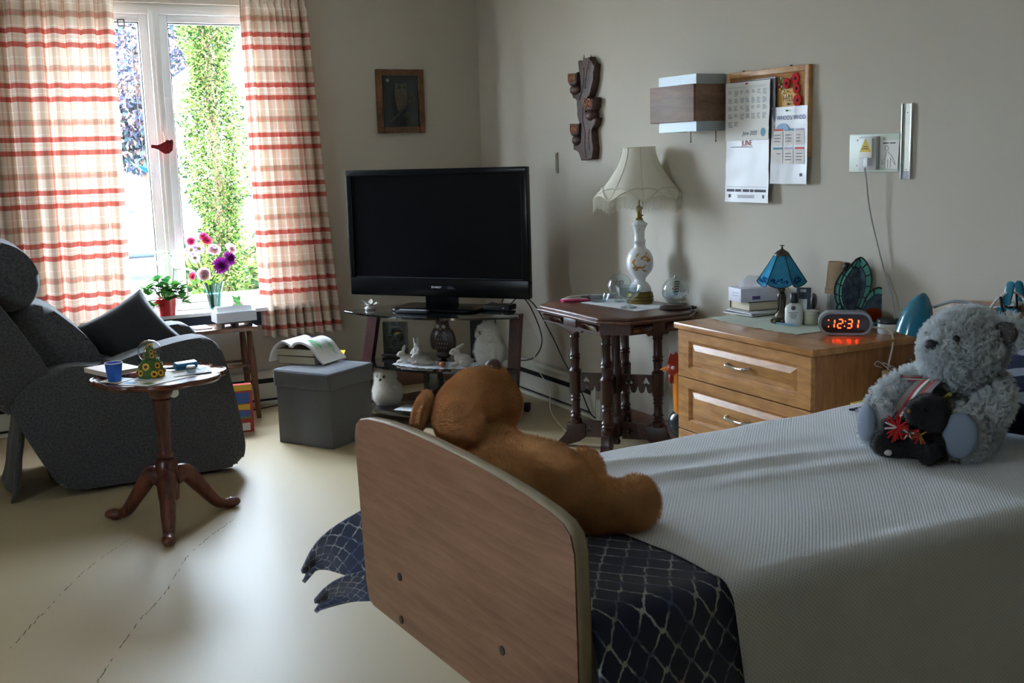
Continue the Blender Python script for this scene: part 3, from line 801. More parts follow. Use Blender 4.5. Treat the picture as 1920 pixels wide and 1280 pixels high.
for k in range(4):
    def _pf(s, t, k=k): return (-0.105+0.21*s, -0.045+0.022*k+0.02*math.sin(PI*t*0.5), 0.006+0.078*t+0.010*math.sin(s*3+k))
    tag(MB().sheet(_pf, 8, 5, None, 0.0015).build('folded_paper', m_paper, None, 60), 'white folded paper standing in the white box on the side table', 'paper', 'folded papers in the white box', (1.54, 6.765, STZ+0.0335), 0.05)
stn = thing('desk_rack', 'dark low rack that carries the white box of papers on the side table', 'rack', (1.54, 6.765, STZ+0.0005), 0.05)
MB().box((0, 0, 0.027), (0.20, 0.115, 0.008)).build('shelf', M('rack_dark', (48, 34, 30), 0.5), stn)
for x in (-0.085, 0, 0.085): MB().box((x, 0, 0.0115), (0.02, 0.11, 0.023)).build('foot', MATS['rack_dark'], stn)
tag(MB().box((0, 0, 0.004), (0.10, 0.15, 0.008), bev=0.002).build('notebook', m_paper), 'white notebook flat on the left end of the brown side table', 'notebook', loc=(1.345, 6.80, STZ), rz=0.05)

# puzzle box on the floor beside the recliner
pzb = thing('puzzle_box', 'red and yellow picture box standing on the floor beside the recliner', 'box', (1.44, 6.40, 0), -0.12)
pm = [M('box_red', (176, 40, 34), 0.5), M('box_yellow', (226, 180, 50), 0.5), M('box_blue', (60, 90, 160), 0.5), m_paper, M('box_green', (90, 130, 70), .5)]
MB().box((0, 0, 0.14), (0.17, 0.05, 0.28)).build('carton', pm[0], pzb)
f = MB()
f.m = 1; f.quad([(-0.085, -0.0256, 0.245), (0.085, -0.0256, 0.245), (0.085, -0.0256, 0.28), (-0.085, -0.0256, 0.28)])
f.m = 2; f.quad([(-0.07, -0.0256, 0.17), (0.07, -0.0256, 0.17), (0.07, -0.0256, 0.235), (-0.07, -0.0256, 0.235)])
f.m = 2; f.quad([(-0.07, -0.0256, 0.08), (0.07, -0.0256, 0.08), (0.07, -0.0256, 0.13), (-0.07, -0.0256, 0.13)])
f.m = 1; f.quad([(-0.06, -0.026, 0.14), (0.07, -0.026, 0.13), (0.07, -0.026, 0.165), (-0.06, -0.026, 0.165)])
f.m = 3; f.quad([(0.02, -0.0256, 0.01), (0.065, -0.0256, 0.01), (0.065, -0.0256, 0.055), (0.02, -0.0256, 0.055)])
f.m = 4; f.quad([(-0.07, -0.0258, 0.08), (0.07, -0.0258, 0.08), (0.07, -0.0258, 0.092), (-0.07, -0.0258, 0.092)])
f.m = 1; f.quad([(0.0855, -0.025, 0.0), (0.0855, 0.025, 0.0), (0.0855, 0.025, 0.28), (0.0855, -0.025, 0.28)])
f.build('printed_panel', pm, pzb, 0, recalc=False)

# ---------------------------------------------------------------- on and around the window
pot = thing('potted_jade_plant', 'red pot of glossy round-leaved plant on the window sill, behind the black cushion', 'plant', (1.19, 6.985, WZ0))
MB().lathe([(0, 0), (0.05, 0), (0.062, 0.05), (0.070, 0.10), (0.073, 0.105), (0.069, 0.106), (0.06, 0.09), (0, 0.088)], 28).build('pot', M('pot_red', (206, 26, 30), 0.25, coat=.4), pot, 50)
m_l1 = TRANSL('jade_leaf', (62, 112, 44), 0.25, var=.2, vs=30); m_l2 = TRANSL('jade_dark', (36, 80, 40), 0.2); m_pale = TRANSL('pale_leaf', (176, 200, 168), 0.4)
m_stem = M('plant_stem', (90, 110, 60), 0.7)
def leaf(mb, c, d, up, L, w, cup=0.12):
    c = Vector(c); d = Vector(d).normalized(); s = d.cross(Vector(up)).normalized(); n = s.cross(d)
    rows = []
    for i in range(5):
        t = i/4; ww = w*math.sin(PI*min(0.98, 0.08+0.9*t))**0.8
        p = c+d*L*t+n*(-cup*L*t*t)
        rows.append([mb.bm.verts.new(p-s*ww*0.5+n*0.06*w), mb.bm.verts.new(p), mb.bm.verts.new(p+s*ww*0.5+n*0.06*w)])
    n0 = len(mb.bm.faces)
    for a, b in zip(rows, rows[1:]):
        mb.bm.faces.new((a[0], a[1], b[1], b[0])); mb.bm.faces.new((a[1], a[2], b[2], b[1]))
    mb._mark(n0)
rl = random.Random(12); lf = MB(); sm = MB()
for k in range(20):
    a = rl.uniform(0, 2*PI); R = rl.uniform(0.02, 0.145); h = rl.uniform(0.13, 0.25)-R*0.45
    top = Vector((R*math.cos(a), R*math.sin(a)*0.7, h)); sm.tube(crv([(0.02*math.cos(a), 0.02*math.sin(a), 0.09), top*0.6+Vector((0, 0, 0.045)), top], 4), 0.003, 6)
    for j in range(6):
        b = rl.uniform(0, 2*PI); lf.m = rl.choice((0, 0, 1))
        leaf(lf, top+Vector((0, 0, rl.uniform(-.04, .01))), (math.cos(b), math.sin(b), rl.uniform(-.2, .9)), (0, 0, 1), rl.uniform(0.048, 0.068), rl.uniform(0.036, 0.050))
lf.build('leaves', [m_l1, m_l2], pot, 60, recalc=False); sm.build('stems', m_stem, pot)
# tall spotted cane in the same pot
cn = MB(); cl = MB()
cn.tube(crv([(0.02, 0, 0.09), (0.05, 0, 0.22), (0.06, 0.01, 0.33), (0.035, 0.01, 0.375)], 5), 0.0028, 6)
for (x, z, dx, dz, L) in ((0.05, 0.37, 1, 0.1, 0.10), (0.03, 0.385, -1, 0.1, 0.10), (0.04, 0.36, 0.4, 0.5, 0.08), (0.03, 0.37, -0.8, -0.5, 0.09), (0.05, 0.35, 0.9, -0.4, 0.07), (0.10, 0.275, 1, -0.05, 0.085), (-0.01, 0.33, -1, -0.2, 0.09), (0.05, 0.345, 0.1, -0.6, 0.06)):
    leaf(cl, (x, 0, z), (dx, rl.uniform(-.4, .1), dz), (0, -0.3, 1), L, L*0.42, 0.2)
cn.tube([(0.055, 0, 0.27), (0.10, 0, 0.275)], 0.002, 6)
cl.build('pale_leaves', m_pale, pot, 60, recalc=False); cn.build('cane', m_stem, pot)

vs = thing('flower_vase', 'fluted clear glass vase standing on the window sill', 'vase', (1.478, 6.985, WZ0), 0)
vp = [(0, 0.0), (0.032, 0.0), (0.034, 0.01), (0.036, 0.06), (0.046, 0.13), (0.064, 0.178), (0.0625, 0.178), (0.044, 0.13), (0.033, 0.06), (0.031, 0.012), (0, 0.012)]
vb = MB(); VN = 40; vr = []
for i, (r, z) in enumerate(vp):
    vr.append([vb.bm.verts.new(((r*(1+0.06*math.cos(2*PI*k/VN*10)))*math.cos(2*PI*k/VN), (r*(1+0.06*math.cos(2*PI*k/VN*10)))*math.sin(2*PI*k/VN), z)) for k in range(VN)])
for a, b_ in zip(vr, vr[1:]):
    for k in range(VN): vb.bm.faces.new((a[k], a[(k+1) % VN], b_[(k+1) % VN], b_[k]))
bmesh.ops.remove_doubles(vb.bm, verts=vb.bm.verts, dist=1e-5)
vb.build('glass', GLASS('vase_glass', (196, 214, 214), 1.6), vs, 60)
m_pinkf = TRANSL('petal_pink', (228, 92, 138), 0.35); m_white = TRANSL('petal_blush', (240, 214, 218), 0.35); m_purp = TRANSL('petal_purple', (112, 28, 108), 0.25); m_lil = TRANSL('petal_lilac', (180, 150, 206), 0.35); m_yel = M('daisy_centre', (190, 190, 70), 0.8); m_lime = TRANSL('fresh_leaf', (150, 184, 60), 0.4)
m_fst = M('flower_stem', (70, 104, 50), .6)
VB = Vector((1.478, 6.985, WZ0))
def bloom(c, d, r, mats, kind, par):
    mb = MB(); d = Vector(d).normalized(); q = Matrix.Translation(c) @ d.to_track_quat('Z', 'Y').to_matrix().to_4x4(); rn = random.Random(int(c[0]*9999)+int(c[2]*999))
    if kind == 'daisy':
        for k in range(22):
            a = 2*PI*k/22+rn.uniform(-.1, .1); x = Matrix.Rotation(a, 4, 'Z')
            mb.quad([q @ x @ Vector(p) for p in ((r*.2, -r*.05, 0), (r*.9, -r*.11, r*.12), (r*1.02, 0, r*.1), (r*.9, r*.11, r*.12), (r*.2, r*.05, 0))])
        mb.m = 1; mb.lathe([(r*.3, 0), (r*.26, r*.1), (0, r*.14)], 12, mtx=q, cap=False)
    elif kind == 'mum':
        for ring in range(6):
            for k in range(16):
                a = 2*PI*(k+ring*.5)/16; e = -0.35+ring*0.3; x = Matrix.Rotation(a, 4, 'Z') @ Matrix.Rotation(-e, 4, 'Y')
                L = r*(1.05-ring*0.06)*rn.uniform(.85, 1.1)
                mb.quad([q @ x @ Vector(p) for p in ((r*.05, -r*.03, 0), (L*.8, -r*.07, r*.03), (L, 0, r*.06), (L*.8, r*.07, r*.03), (r*.05, r*.03, 0))])
    else:   # ruffled carnation or rose
        for ring in range(7):
            n = 9
            for k in range(n):
                a = 2*PI*(k+ring*.45)/n; e = -0.25+ring*0.24; x = Matrix.Rotation(a, 4, 'Z') @ Matrix.Rotation(-e, 4, 'Y')
                L = r*(1.0-ring*0.05)*rn.uniform(.9, 1.08); w = r*0.42
                mb.quad([q @ x @ Vector(p) for p in ((r*.05, -r*.05, 0), (L*.75, -w, r*.06), (L*.95, -w*.5, r*.12), (L*.9, 0, r*.05), (L, w*.5, r*.12), (L*.75, w, r*.06), (r*.05, r*.05, 0))])
    return mb.build('petals', mats, par, 0, recalc=False)
for (x, z, y, r, mm, kd, d, nm, lb) in ((-0.055, 0.225, -0.045, 0.036, [m_white, m_pinkf], 'carn', (-.1, -1, .25), 'carnation', 'pale pink carnation facing the room low at the front of the vase'),
        (0.015, 0.335, 0.0, 0.040, [m_white], 'carn', (0.1, -.5, 1), 'carnation', 'pale pink carnation in the middle above the purple blooms in the vase'), (0.105, 0.335, 0.01, 0.036, [m_white], 'carn', (.7, -.5, .6), 'carnation', 'pale pink carnation at the far right of the bouquet in the vase'),
        (0.035, 0.262, -0.045, 0.048, [m_purp], 'mum', (0.1, -1, .1), 'chrysanthemum', 'deep purple chrysanthemum, the lower left of the two in the vase'), (0.085, 0.29, -0.02, 0.046, [m_purp], 'mum', (.6, -.8, .3), 'chrysanthemum', 'deep purple chrysanthemum, the upper right of the two in the vase'),
        (-0.015, 0.385, 0.01, 0.028, [m_pinkf], 'carn', (0, -.6, .8), 'carnation', 'bright pink carnation, lower of the two at the top of the bouquet'), (-0.03, 0.405, 0.02, 0.026, [m_pinkf], 'carn', (-.3, -.3, .9), 'carnation', 'bright pink carnation, topmost flower of the bouquet'),
        (-0.10, 0.345, 0.0, 0.032, [m_lil, m_yel], 'daisy', (-.3, -.9, .4), 'aster', 'lilac daisy with a yellow centre, in the middle of the lilac cluster'), (-0.132, 0.320, 0.0, 0.030, [m_lil, m_yel], 'daisy', (-.8, -.6, .2), 'aster', 'lilac daisy with a yellow centre, leftmost of the lilac cluster'),
        (-0.062, 0.348, -0.01, 0.030, [m_lil, m_yel], 'daisy', (.2, -.9, .5), 'aster', 'lilac daisy with a yellow centre, rightmost of the lilac cluster'), (-0.088, 0.305, -0.02, 0.028, [m_lil, m_yel], 'daisy', (-.2, -1, -.1), 'aster', 'lilac daisy with a yellow centre, lowest of the lilac cluster'),
        (-0.095, 0.385, 0.02, 0.024, [m_pinkf], 'carn', (-.4, -.7, .6), 'carnation', 'bright pink carnation above the lilac cluster at the upper left of the bouquet'), (-0.10, 0.215, 0.02, 0.022, [m_pinkf], 'carn', (-.8, -.5, .2), 'carnation', 'small pink carnation hanging low at the left of the vase rim')):
    x *= 1.18; y *= 1.15; z = .17+(z-.17)*1.24; r *= 1.2
    t = thing(nm, lb, 'flower', VB, 0, 'bouquet in the vase')
    bloom((x, y, z), d, r, mm, kd, t)
    MB().tube(crv([(x*0.15, y*0.15, 0.02), (x*0.4, y*0.4, 0.17), (x*0.95, y+0.012, z-0.01)], 5), 0.0022, 6).build('stem', m_fst, t)
fl_ = MB()
for k in range(44):
    a = rl.uniform(0, 2*PI); r = rl.uniform(0.01, 0.06)
    leaf(fl_, (r*math.cos(a), r*math.sin(a), rl.uniform(0.165, 0.30)), (math.cos(a), math.sin(a)-.2, rl.uniform(-.2, .8)), (0, 0, 1), rl.uniform(0.035, 0.07), rl.uniform(0.010, 0.019))
for x, z in ((-0.03, 0.35), (-0.05, 0.38), (-0.035, 0.31)): leaf(fl_, (x, 0, z), (0.1, -.2, 1), (1, 0, 0), 0.06, 0.022)
gr_ = tag(fl_.build('bouquet_greenery', [m_lime], None, 60, recalc=False), 'loose green leaves around the flower stems in the glass vase', 'leaves', None, VB)
gr_['kind'] = 'stuff'

frog = thing('frog_figurine', 'small green frog figurine on the window sill right of the vase', 'figurine', (1.605, 6.95, WZ0))
m_frog = M('frog_green', (90, 170, 70), 0.45)
fb = MB().ell((0, 0, 0.035), (0.030, 0.024, 0.035)).ell((0, -0.006, 0.068), (0.024, 0.02, 0.018)).ell((-0.017, -0.004, 0.086), 0.011).ell((0.017, -0.004, 0.086), 0.011).ell((-0.027, -0.012, 0.02), (0.014, 0.018, 0.02)).ell((0.027, -0.012, 0.02), (0.014, 0.018, 0.02))
blob('body', fb, m_frog, frog, 0.004, 3)
for s in (-1, 1):
    MB().ell((s*0.017, -0.0135, 0.088), 0.005, u=10, v=8).build('eye', M('white_plastic', (222, 222, 218), .4), frog)
    MB().ell((s*0.022, -0.026, 0.045), 0.009, u=10, v=8).build('cheek', M('frog_pink', (226, 160, 170), .5), frog)

# felt cardinal, glass hummingbird, suction clip
cd = thing('cardinal_ornament', 'red felt cardinal hanging against the window post', 'ornament', (1.262, 7.085, 1.645))
co = [(-0.074, 0.012), (-0.07, 0.018), (-0.045, 0.010), (-0.02, 0.018), (0.012, 0.030), (0.022, 0.045), (0.040, 0.036), (0.052, 0.048), (0.060, 0.034), (0.056, 0.012), (0.052, -0.018), (0.030, -0.038), (0.005, -0.040), (-0.018, -0.026), (-0.038, -0.008), (-0.055, -0.002), (-0.074, -0.004)]
MB().prism(ccw(co), -0.006, 0.006, MXZ, bev=0.003).build('body', M('felt_red', (118, 14, 24), 0.95, bump=.2, bs=600), cd)
MB().prism(ccw([(0.030, 0.022), (0.044, 0.020), (0.055, 0.030), (0.048, 0.040), (0.036, 0.034)]), 0.006, 0.0085, MXZ).build('face_mask', m_black, cd)
MB().lathe([(0.005, 0), (0, 0.010)], 8, mtx=Matrix.Translation((0.058, 0, 0.028)) @ Matrix.Rotation(PI/2, 4, 'Y'), cap=False).build('beak', M('beak_orange', (220, 130, 40), .6), cd)
MB().tube(crv([(0.012, 0, 0.03), (0.010, 0, 0.06), (0.004, 0, 0.085), (0.012, 0, 0.097), (0.018, 0, 0.084), (0.014, 0, 0.06)], 4), 0.0022, 6).build('hanging_loop', M('ribbon_peach', (230, 180, 150), .8), cd)
hm = thing('hummingbird_ornament', 'pale blue and green glass hummingbird hanging in the left pane', 'ornament', (1.135, 7.085, 1.52))
MB().ell((0, 0, 0), (0.035, 0.008, 0.012), (0, 0.6, 0)).build('body', TRANSL('bird_blue', (110, 170, 220), .5), hm)
for pts in ([(-0.01, 0.005), (-0.075, 0.05), (-0.05, 0.012)], [(0.0, 0.008), (0.012, 0.06), (0.02, 0.006)]): MB().prism(ccw(pts), -0.0015, 0.0015, MXZ).build('wing', TRANSL('bird_green', (170, 220, 190), .5), hm)
MB().tube([(0.028, 0, -0.018), (0.052, 0, -0.03)], [0.002, 0.0006], 6).build('beak', m_dark, hm)
MB().tube(crv([(0, 0, 0.01), (0.004, 0, 0.2), (-0.012, 0, 0.55), (-0.012, 0, 0.86)], 4), 0.0008, 5).build('thread', M('thread_white', (230, 230, 230), .6), hm)
clp = thing('window_clip', 'small black square clip at the top of the left pane', 'clip', (1.085, 7.158, 2.375))
c_ = MB()
for x in (-0.018, 0.018): c_.box((x, 0, 0), (0.006, 0.008, 0.036), bev=.001)
for z in (-0.018, 0.018): c_.box((0, 0, z), (0.042, 0.008, 0.006), bev=.001)
c_.build('loop', m_black, clp)
tag(MB().tube(crv([(1.33, 7.082, 2.465), (1.40, 7.084, 2.448), (1.50, 7.085, 2.445), (1.58, 7.086, 2.43), (1.605, 7.086, 2.25), (1.60, 7.09, 2.05), (1.61, 7.09, 1.9)], 6), 0.0014, 5).build('light_string', M('thread_white', (230, 230, 230), .6)), 'thin clear string of lights drooping from the window head into the right pane', 'string')

# ---------------------------------------------------------------- storage cube with books
m_cube = M('grey_felt', (100, 102, 108), 0.95, var=0.10, vs=120, bump=0.18, bs=500, sheen=.15)
cub = thing('storage_cube', 'grey fabric storage cube with a padded lid, standing on the floor near the television', 'ottoman', (1.83, 5.963, 0), math.atan2(-0.346, 0.218))
MB().box((0, 0, 0.165), (0.385, 0.352, 0.33), bev=0.006, seg=3).build('body', m_cube, cub)
lid = MB()
def _lid(s, t):
    e = (1-(2*s-1)**4)*(1-(2*t-1)**4)
    return (0.205*(2*s-1), 0.190*(2*t-1), 0.408+0.020*e**0.5+0.004*noise.noise(Vector((s*4, t*4, 1))))
lid.box((0, 0, 0.368), (0.41, 0.38, 0.10), bev=0.02, seg=3)
lid.sheet(_lid, 16, 16)
lid.build('lid', m_cube, cub, 60)
seam = MB().tube([(sx*0.199, sy*0.184, 0.411) for sx, sy in ((1, 1), (-1, 1), (-1, -1), (1, -1))], 0.0028, 6, closed=True).build('piping', m_cube, cub)
CZ = 0.428
bkz = rad(-51)
m_pages = M('page_block', (206, 196, 168), 0.9)
def hardback(name, label, loc, rz, w, d, h, col, group=None, rot=None):
    t = thing(name, label, 'book', loc, rz, group, rot)
    pg = MB().box((0, 0, h/2), (w-0.008, d-0.006, h-0.004))
    pg.build('pages', m_pages, t)
    m = M('cover_%d_%d_%d' % col, col, 0.5)
    MB().box((0, 0, h-0.0012), (w, d, 0.0024)).box((0, 0, 0.0012), (w, d, 0.0024)).box((0, d/2, h/2), (w, 0.003, h)).build('cover', m, t)
    return t
hardback('thick_book', 'thick tan-paged book, lowest of the stack on the grey storage cube', (1.765, 6.08, CZ), bkz, 0.245, 0.165, 0.045, (70, 52, 40))
hardback('thick_book', 'thick pale-paged book directly under the open book on the storage cube', (1.758, 6.085, CZ+0.0455), bkz+0.03, 0.235, 0.16, 0.040, (120, 104, 84))
ob = thing('open_book', 'open colouring book with a green drawing, draped over the books on the cube', 'book', (1.765, 6.08, CZ), bkz)
def _half(pts, nm):
    c = crv([(x, 0, z) for x, z in pts], 6)
    def fn(s, t):
        i = s*(len(c)-1); k = min(int(i), len(c)-2); p = c[k].lerp(c[k+1], i-k)
        return (p.x, -0.088+0.225*t, p.z)
    return fn
LZ = 0.094
lft = [(-0.185, 0.010), (-0.16, 0.075), (-0.125, LZ+0.018), (-0.085, LZ+0.034), (-0.045, LZ+0.022), (-0.028, LZ+0.004)]
rgt = [(-0.028, LZ+0.004), (-0.005, LZ+0.026), (0.04, LZ+0.034), (0.10, LZ+0.010), (0.145, 0.05), (0.185, 0.012)]
m_pg = M('drawing_paper', (232, 232, 230), 0.75)
for nm, pts in (('left_pages', lft), ('right_pages', rgt)):
    MB().sheet(_half(pts, nm), 24, 6, None, 0.012).build(nm, m_pg, ob, 40)
cr = MB(); fn = _half([(x+0.0006, z+0.0012) for x, z in rgt], '')
rr = random.Random(6)
def stroke(s0, t0, s1, t1, w):
    a = [Vector(fn(s0+(s1-s0)*k/6, t0+(t1-t0)*k/6))+Vector((0.0006, 0, 0.0012)) for k in range(7)]
    for p, q in zip(a, a[1:]):
        n = (q-p).cross(Vector((0.4, 0, 1))).normalized()*w
        cr.quad([p-n, q-n, q+n, p+n])
cr.m = 0
for k in range(16):
    s = rr.uniform(0.38, 0.62); t = rr.uniform(0.15, 0.35); stroke(s, t, s+rr.uniform(.03, .16), t+rr.uniform(0.02, .1), 0.003)
for k in range(8):
    s = rr.uniform(0.55, 0.75); t = rr.uniform(0.68, 0.8); stroke(s, t, s+rr.uniform(.03, .12), t+rr.uniform(-.04, .05), 0.003)
cr.m = 1
for k in range(9):
    R = 0.05+0.02*k; pr_ = None
    for j in range(21):
        a = 2*PI*j/20; p = (0.52+R*math.cos(a)*0.9, 0.55+R*1.3*math.sin(a))
        if pr_ and 0.05 < p[1] < 0.97: stroke(pr_[0], pr_[1], p[0], p[1], 0.0006)
        pr_ = p
cr.build('drawing', [M('crayon_green', (120, 200, 130), .8), m_print], ob, 0, recalc=False)
yb = hardback('yellow_book', 'yellow book lying behind the open book on the storage cube', (1.955, 6.14, CZ), bkz+0.5, 0.12, 0.16, 0.022, (226, 180, 40))

# ---------------------------------------------------------------- television stand
RS = rad(-51)
SO = Vector((2.645, 6.13, 0))
SX = Vector((0.6293, -0.7771, 0)); SY = Vector((0.7771, 0.6293, 0))
def SW(x, y, z): v = SO+SX*x+SY*y; return (v.x, v.y, z)
m_tglass = M('black_glass', (10, 11, 12), 0.06, coat=0.6, spec=0.7)
m_cherry = WOOD('dark_cherry', (44, 16, 14), (84, 36, 30), 5, (3, 3, .5), 0.35, .2)
tvs = thing('television_stand', 'corner television stand with black glass shelves and dark red wooden legs', 'stand', tuple(SO), RS)
def gshape(hw, yb, yf, bulge, n=14):
    p = [(hw*0.62, yb), (-hw*0.62, yb), (-hw, yf+0.02)]
    for k in range(n+1):
        x = -hw+2*hw*k/n; p.append((x, yf-bulge*(1-(x/hw)**2)))
    p.append((hw, yf+0.02)); return ccw(p)
MB().prism(gshape(0.57, 0.24, -0.20, 0.16), 0.631, 0.643, bev=.003).build('top_shelf', m_tglass, tvs)
MB().prism(gshape(0.52, 0.24, -0.16, 0.17), 0.318, 0.330, bev=.003).build('middle_shelf', m_tglass, tvs)
MB().prism(gshape(0.52, 0.24, -0.20, 0.16), 0.055, 0.075, bev=.003).build('bottom_shelf', m_tglass, tvs)
for s in (-1, 1):
    lg = MB()
    b0 = Vector((s*0.475, 0.0, 0.63)); b1 = Vector((s*0.50, -0.17, 0.02)); d = Vector((0.028, 0.0, 0)); e = Vector((0, 0.022, 0))
    n0 = len(lg.bm.faces)
    a = [lg.bm.verts.new(b1+d*i+e*j) for i, j in ((-1, -1), (1, -1), (1, 1), (-1, 1))]; b = [lg.bm.verts.new(b0+d*i*1.2+e*j) for i, j in ((-1, -1), (1, -1), (1, 1), (-1, 1))]
    lg.bm.faces.new(a[::-1]); lg.bm.faces.new(b)
    for k in range(4): lg.bm.faces.new((a[k], a[(k+1) % 4], b[(k+1) % 4], b[k]))
    lg.build('leg', m_cherry, tvs)
    cs = MB().cyl((s*0.44-0.012, 0.20, 0.0265), (s*0.44+0.012, 0.20, 0.0265), 0.0265, seg=18)
    cs.box((s*0.44, 0.20, 0.05), (0.035, 0.03, 0.012))
    cs.build('castor', m_black, tvs)
    MB().cyl((s*0.50-.01, -0.17, 0.02), (s*0.50+.01, -0.17, 0.02), 0.02, seg=14).build('front_foot', m_black, tvs)
MB().box((0.12, 0.19, 0.35), (0.075, 0.03, 0.57), bev=.004).build('rear_column', m_black, tvs)

# television
m_tvb = M('tv_gloss_black', (4, 4, 5), 0.25, spec=.18)
tv = thing('television', 'large flat black television on the corner stand', 'television', SW(-0.018, 0.0, 0.643), RS)
w, z0, z1 = 1.19, 0.079, 0.832
fr = MB(); zc = (z0+z1)/2
fr.box((0, -0.020, z1-0.0175), (w, 0.055, 0.035), bev=.006); fr.box((0, -0.020, z0+0.055), (w, 0.055, 0.11), bev=.008)
for s in (-1, 1): fr.box((s*(w/2-0.019), -0.020, zc+0.03), (0.038, 0.053, z1-z0-0.10), bev=.006)
fr.build('bezel', m_tvb, tv)
MB().box((0, 0.045, zc), (w-0.06, 0.09, z1-z0-0.05), bev=.02).build('back_housing', m_black, tv)
MB().box((0, -0.029, (z0+0.11+z1-0.035)/2), (w-0.076, 0.012, z1-z0-0.145)).build('screen', M('tv_screen', (4, 4, 6), 0.2, spec=.2), tv)
MB().box((0, -0.0362, z0+0.1115), (w-0.076, 0.002, 0.003)).build('trim_line', M('tv_trim', (70, 76, 84), .3, .6), tv)
MB().box((w/2-0.0395, -0.0362, zc+0.038), (0.002, 0.002, z1-z0-0.15)).build('trim_line', MATS['tv_trim'], tv)
MB().prism(ccw([(-0.14, -0.01), (0.14, -0.01), (0.10, 0.008), (-0.10, 0.008)]), 0, 0.004, Matrix.Translation((0, -0.046, z0+0.058)) @ Matrix.Rotation(PI/2, 4, 'X')).build('badge_strip', M('badge_gloss', (20, 22, 26), .05, coat=1), tv)
lt = MB(); text_mb(lt, 'SHARP', 0.018, Matrix.Translation((0, -0.0508, z0+0.058)) @ Matrix.Rotation(PI/2, 4, 'X') @ Matrix.Diagonal((1.25, 1, 1, 1)))
lt.build('logo', M('logo_silver', (214, 216, 220), .35, .3), tv, 0)
nk = MB().box((0, 0.02, 0.05), (0.20, 0.05, 0.10), bev=.004); nk.build('neck', m_tvb, tv)
MB().prism(ccw(rrect(0.56, 0.30, 0.06)), 0.0005, 0.016, Matrix.Translation((0, 0.0, 0)), bev=.005).build('base_plate', m_tvb, tv)

# things on the television stand
rm = thing('remote_control', 'black remote control with pale buttons on the top shelf in front of the television', 'remote', SW(-0.10, -0.20, 0.6435), RS+0.03)
MB().box((0, 0, 0.010), (0.20, 0.045, 0.018), bev=.006).build('body', m_black, rm)
bb = MB()
for i in range(11):
    for j in range(3):
        bb.box((-0.08+0.0155*i, -0.012+0.012*j, 0.0195), (0.009, 0.006, 0.002))
bb.build('keypad', M('key_grey', (190, 194, 206), .5), rm)
fw_ = thing('lily_ornament', 'white porcelain flower ornament at the left end of the stand top shelf', 'ornament', SW(-0.45, -0.10, 0.6432), 0.4)
m_porc = M('porcelain', (212, 208, 200), 0.3)
MB().lathe([(0, 0), (0.03, 0), (0.034, 0.008), (0.02, 0.02), (0.012, 0.028), (0, 0.028)], 18).build('base', m_porc, fw_, 60)
pb = MB()
for k in range(9):
    a = 2*PI*k/9; e = 0.5 if k % 2 else 0.15
    leaf(pb, (0, 0, 0.022), (math.cos(a), math.sin(a), e), (0, 0, 1), 0.062, 0.03, -0.1)
pb.build('petals', m_porc, fw_, 60, recalc=False)
rt_ = thing('set_top_box', 'small black set-top box on the right of the stand top shelf', 'box', SW(0.34, 0.06, 0.6435), RS)
MB().box((0, 0, 0.016), (0.17, 0.11, 0.030), bev=.004).build('case', m_black, rt_)
MB().box((0.05, -0.0555, 0.016), (0.01, 0.002, 0.004)).build('indicator', m_paper, rt_)
MS = 0.3305
dl = MB()
def _doily(s, t):
    return (-0.26+0.52*s+0.006*math.sin(t*40), -0.255+0.22*t+0.06*(2*s-1)**2+0.006*math.sin(s*70)*(1 if t < 0.1 or t > .9 else 0), 0.0012+0.002*max(0, noise.noise(Vector((s*9, t*6, 2)))))
dl.sheet(_doily, 60, 16, None, 0.0012)
tag(dl.build('lace_doily', M('lace_white', (206, 210, 212), .9, bump=.6, bs=260), None, 40), 'white lace doily along the front of the middle shelf of the television stand', 'doily', None, tuple(SW(0, 0, MS)), RS)
gb = thing('glass_block', 'clear etched glass block ornament at the left of the middle shelf', 'ornament', SW(-0.375, 0.06, MS), RS+0.1)
MB().box((0, 0, 0.115), (0.15, 0.05, 0.20), bev=.004).build('glass', GLASS('block_glass', (176, 186, 184), 2.2), gb)
et = MB(); rr = random.Random(8)
for k in range(60): leaf(et, (rr.uniform(-.03, .05), 0, rr.uniform(.03, .16)), (rr.uniform(-1, 1), rr.uniform(-.3, .3), rr.uniform(-.3, 1)), (0, 1, 0), rr.uniform(.012, .03), .008)
et.build('etched_flowers', M('etch', (60, 60, 56), .8), gb, 0, recalc=False)
MB().box((0, 0, 0.0075), (0.17, 0.07, 0.015), bev=.003).build('base', m_black, gb)
m_bis = M('bisque_white', (190, 182, 172), 0.55, var=.08, vs=60)
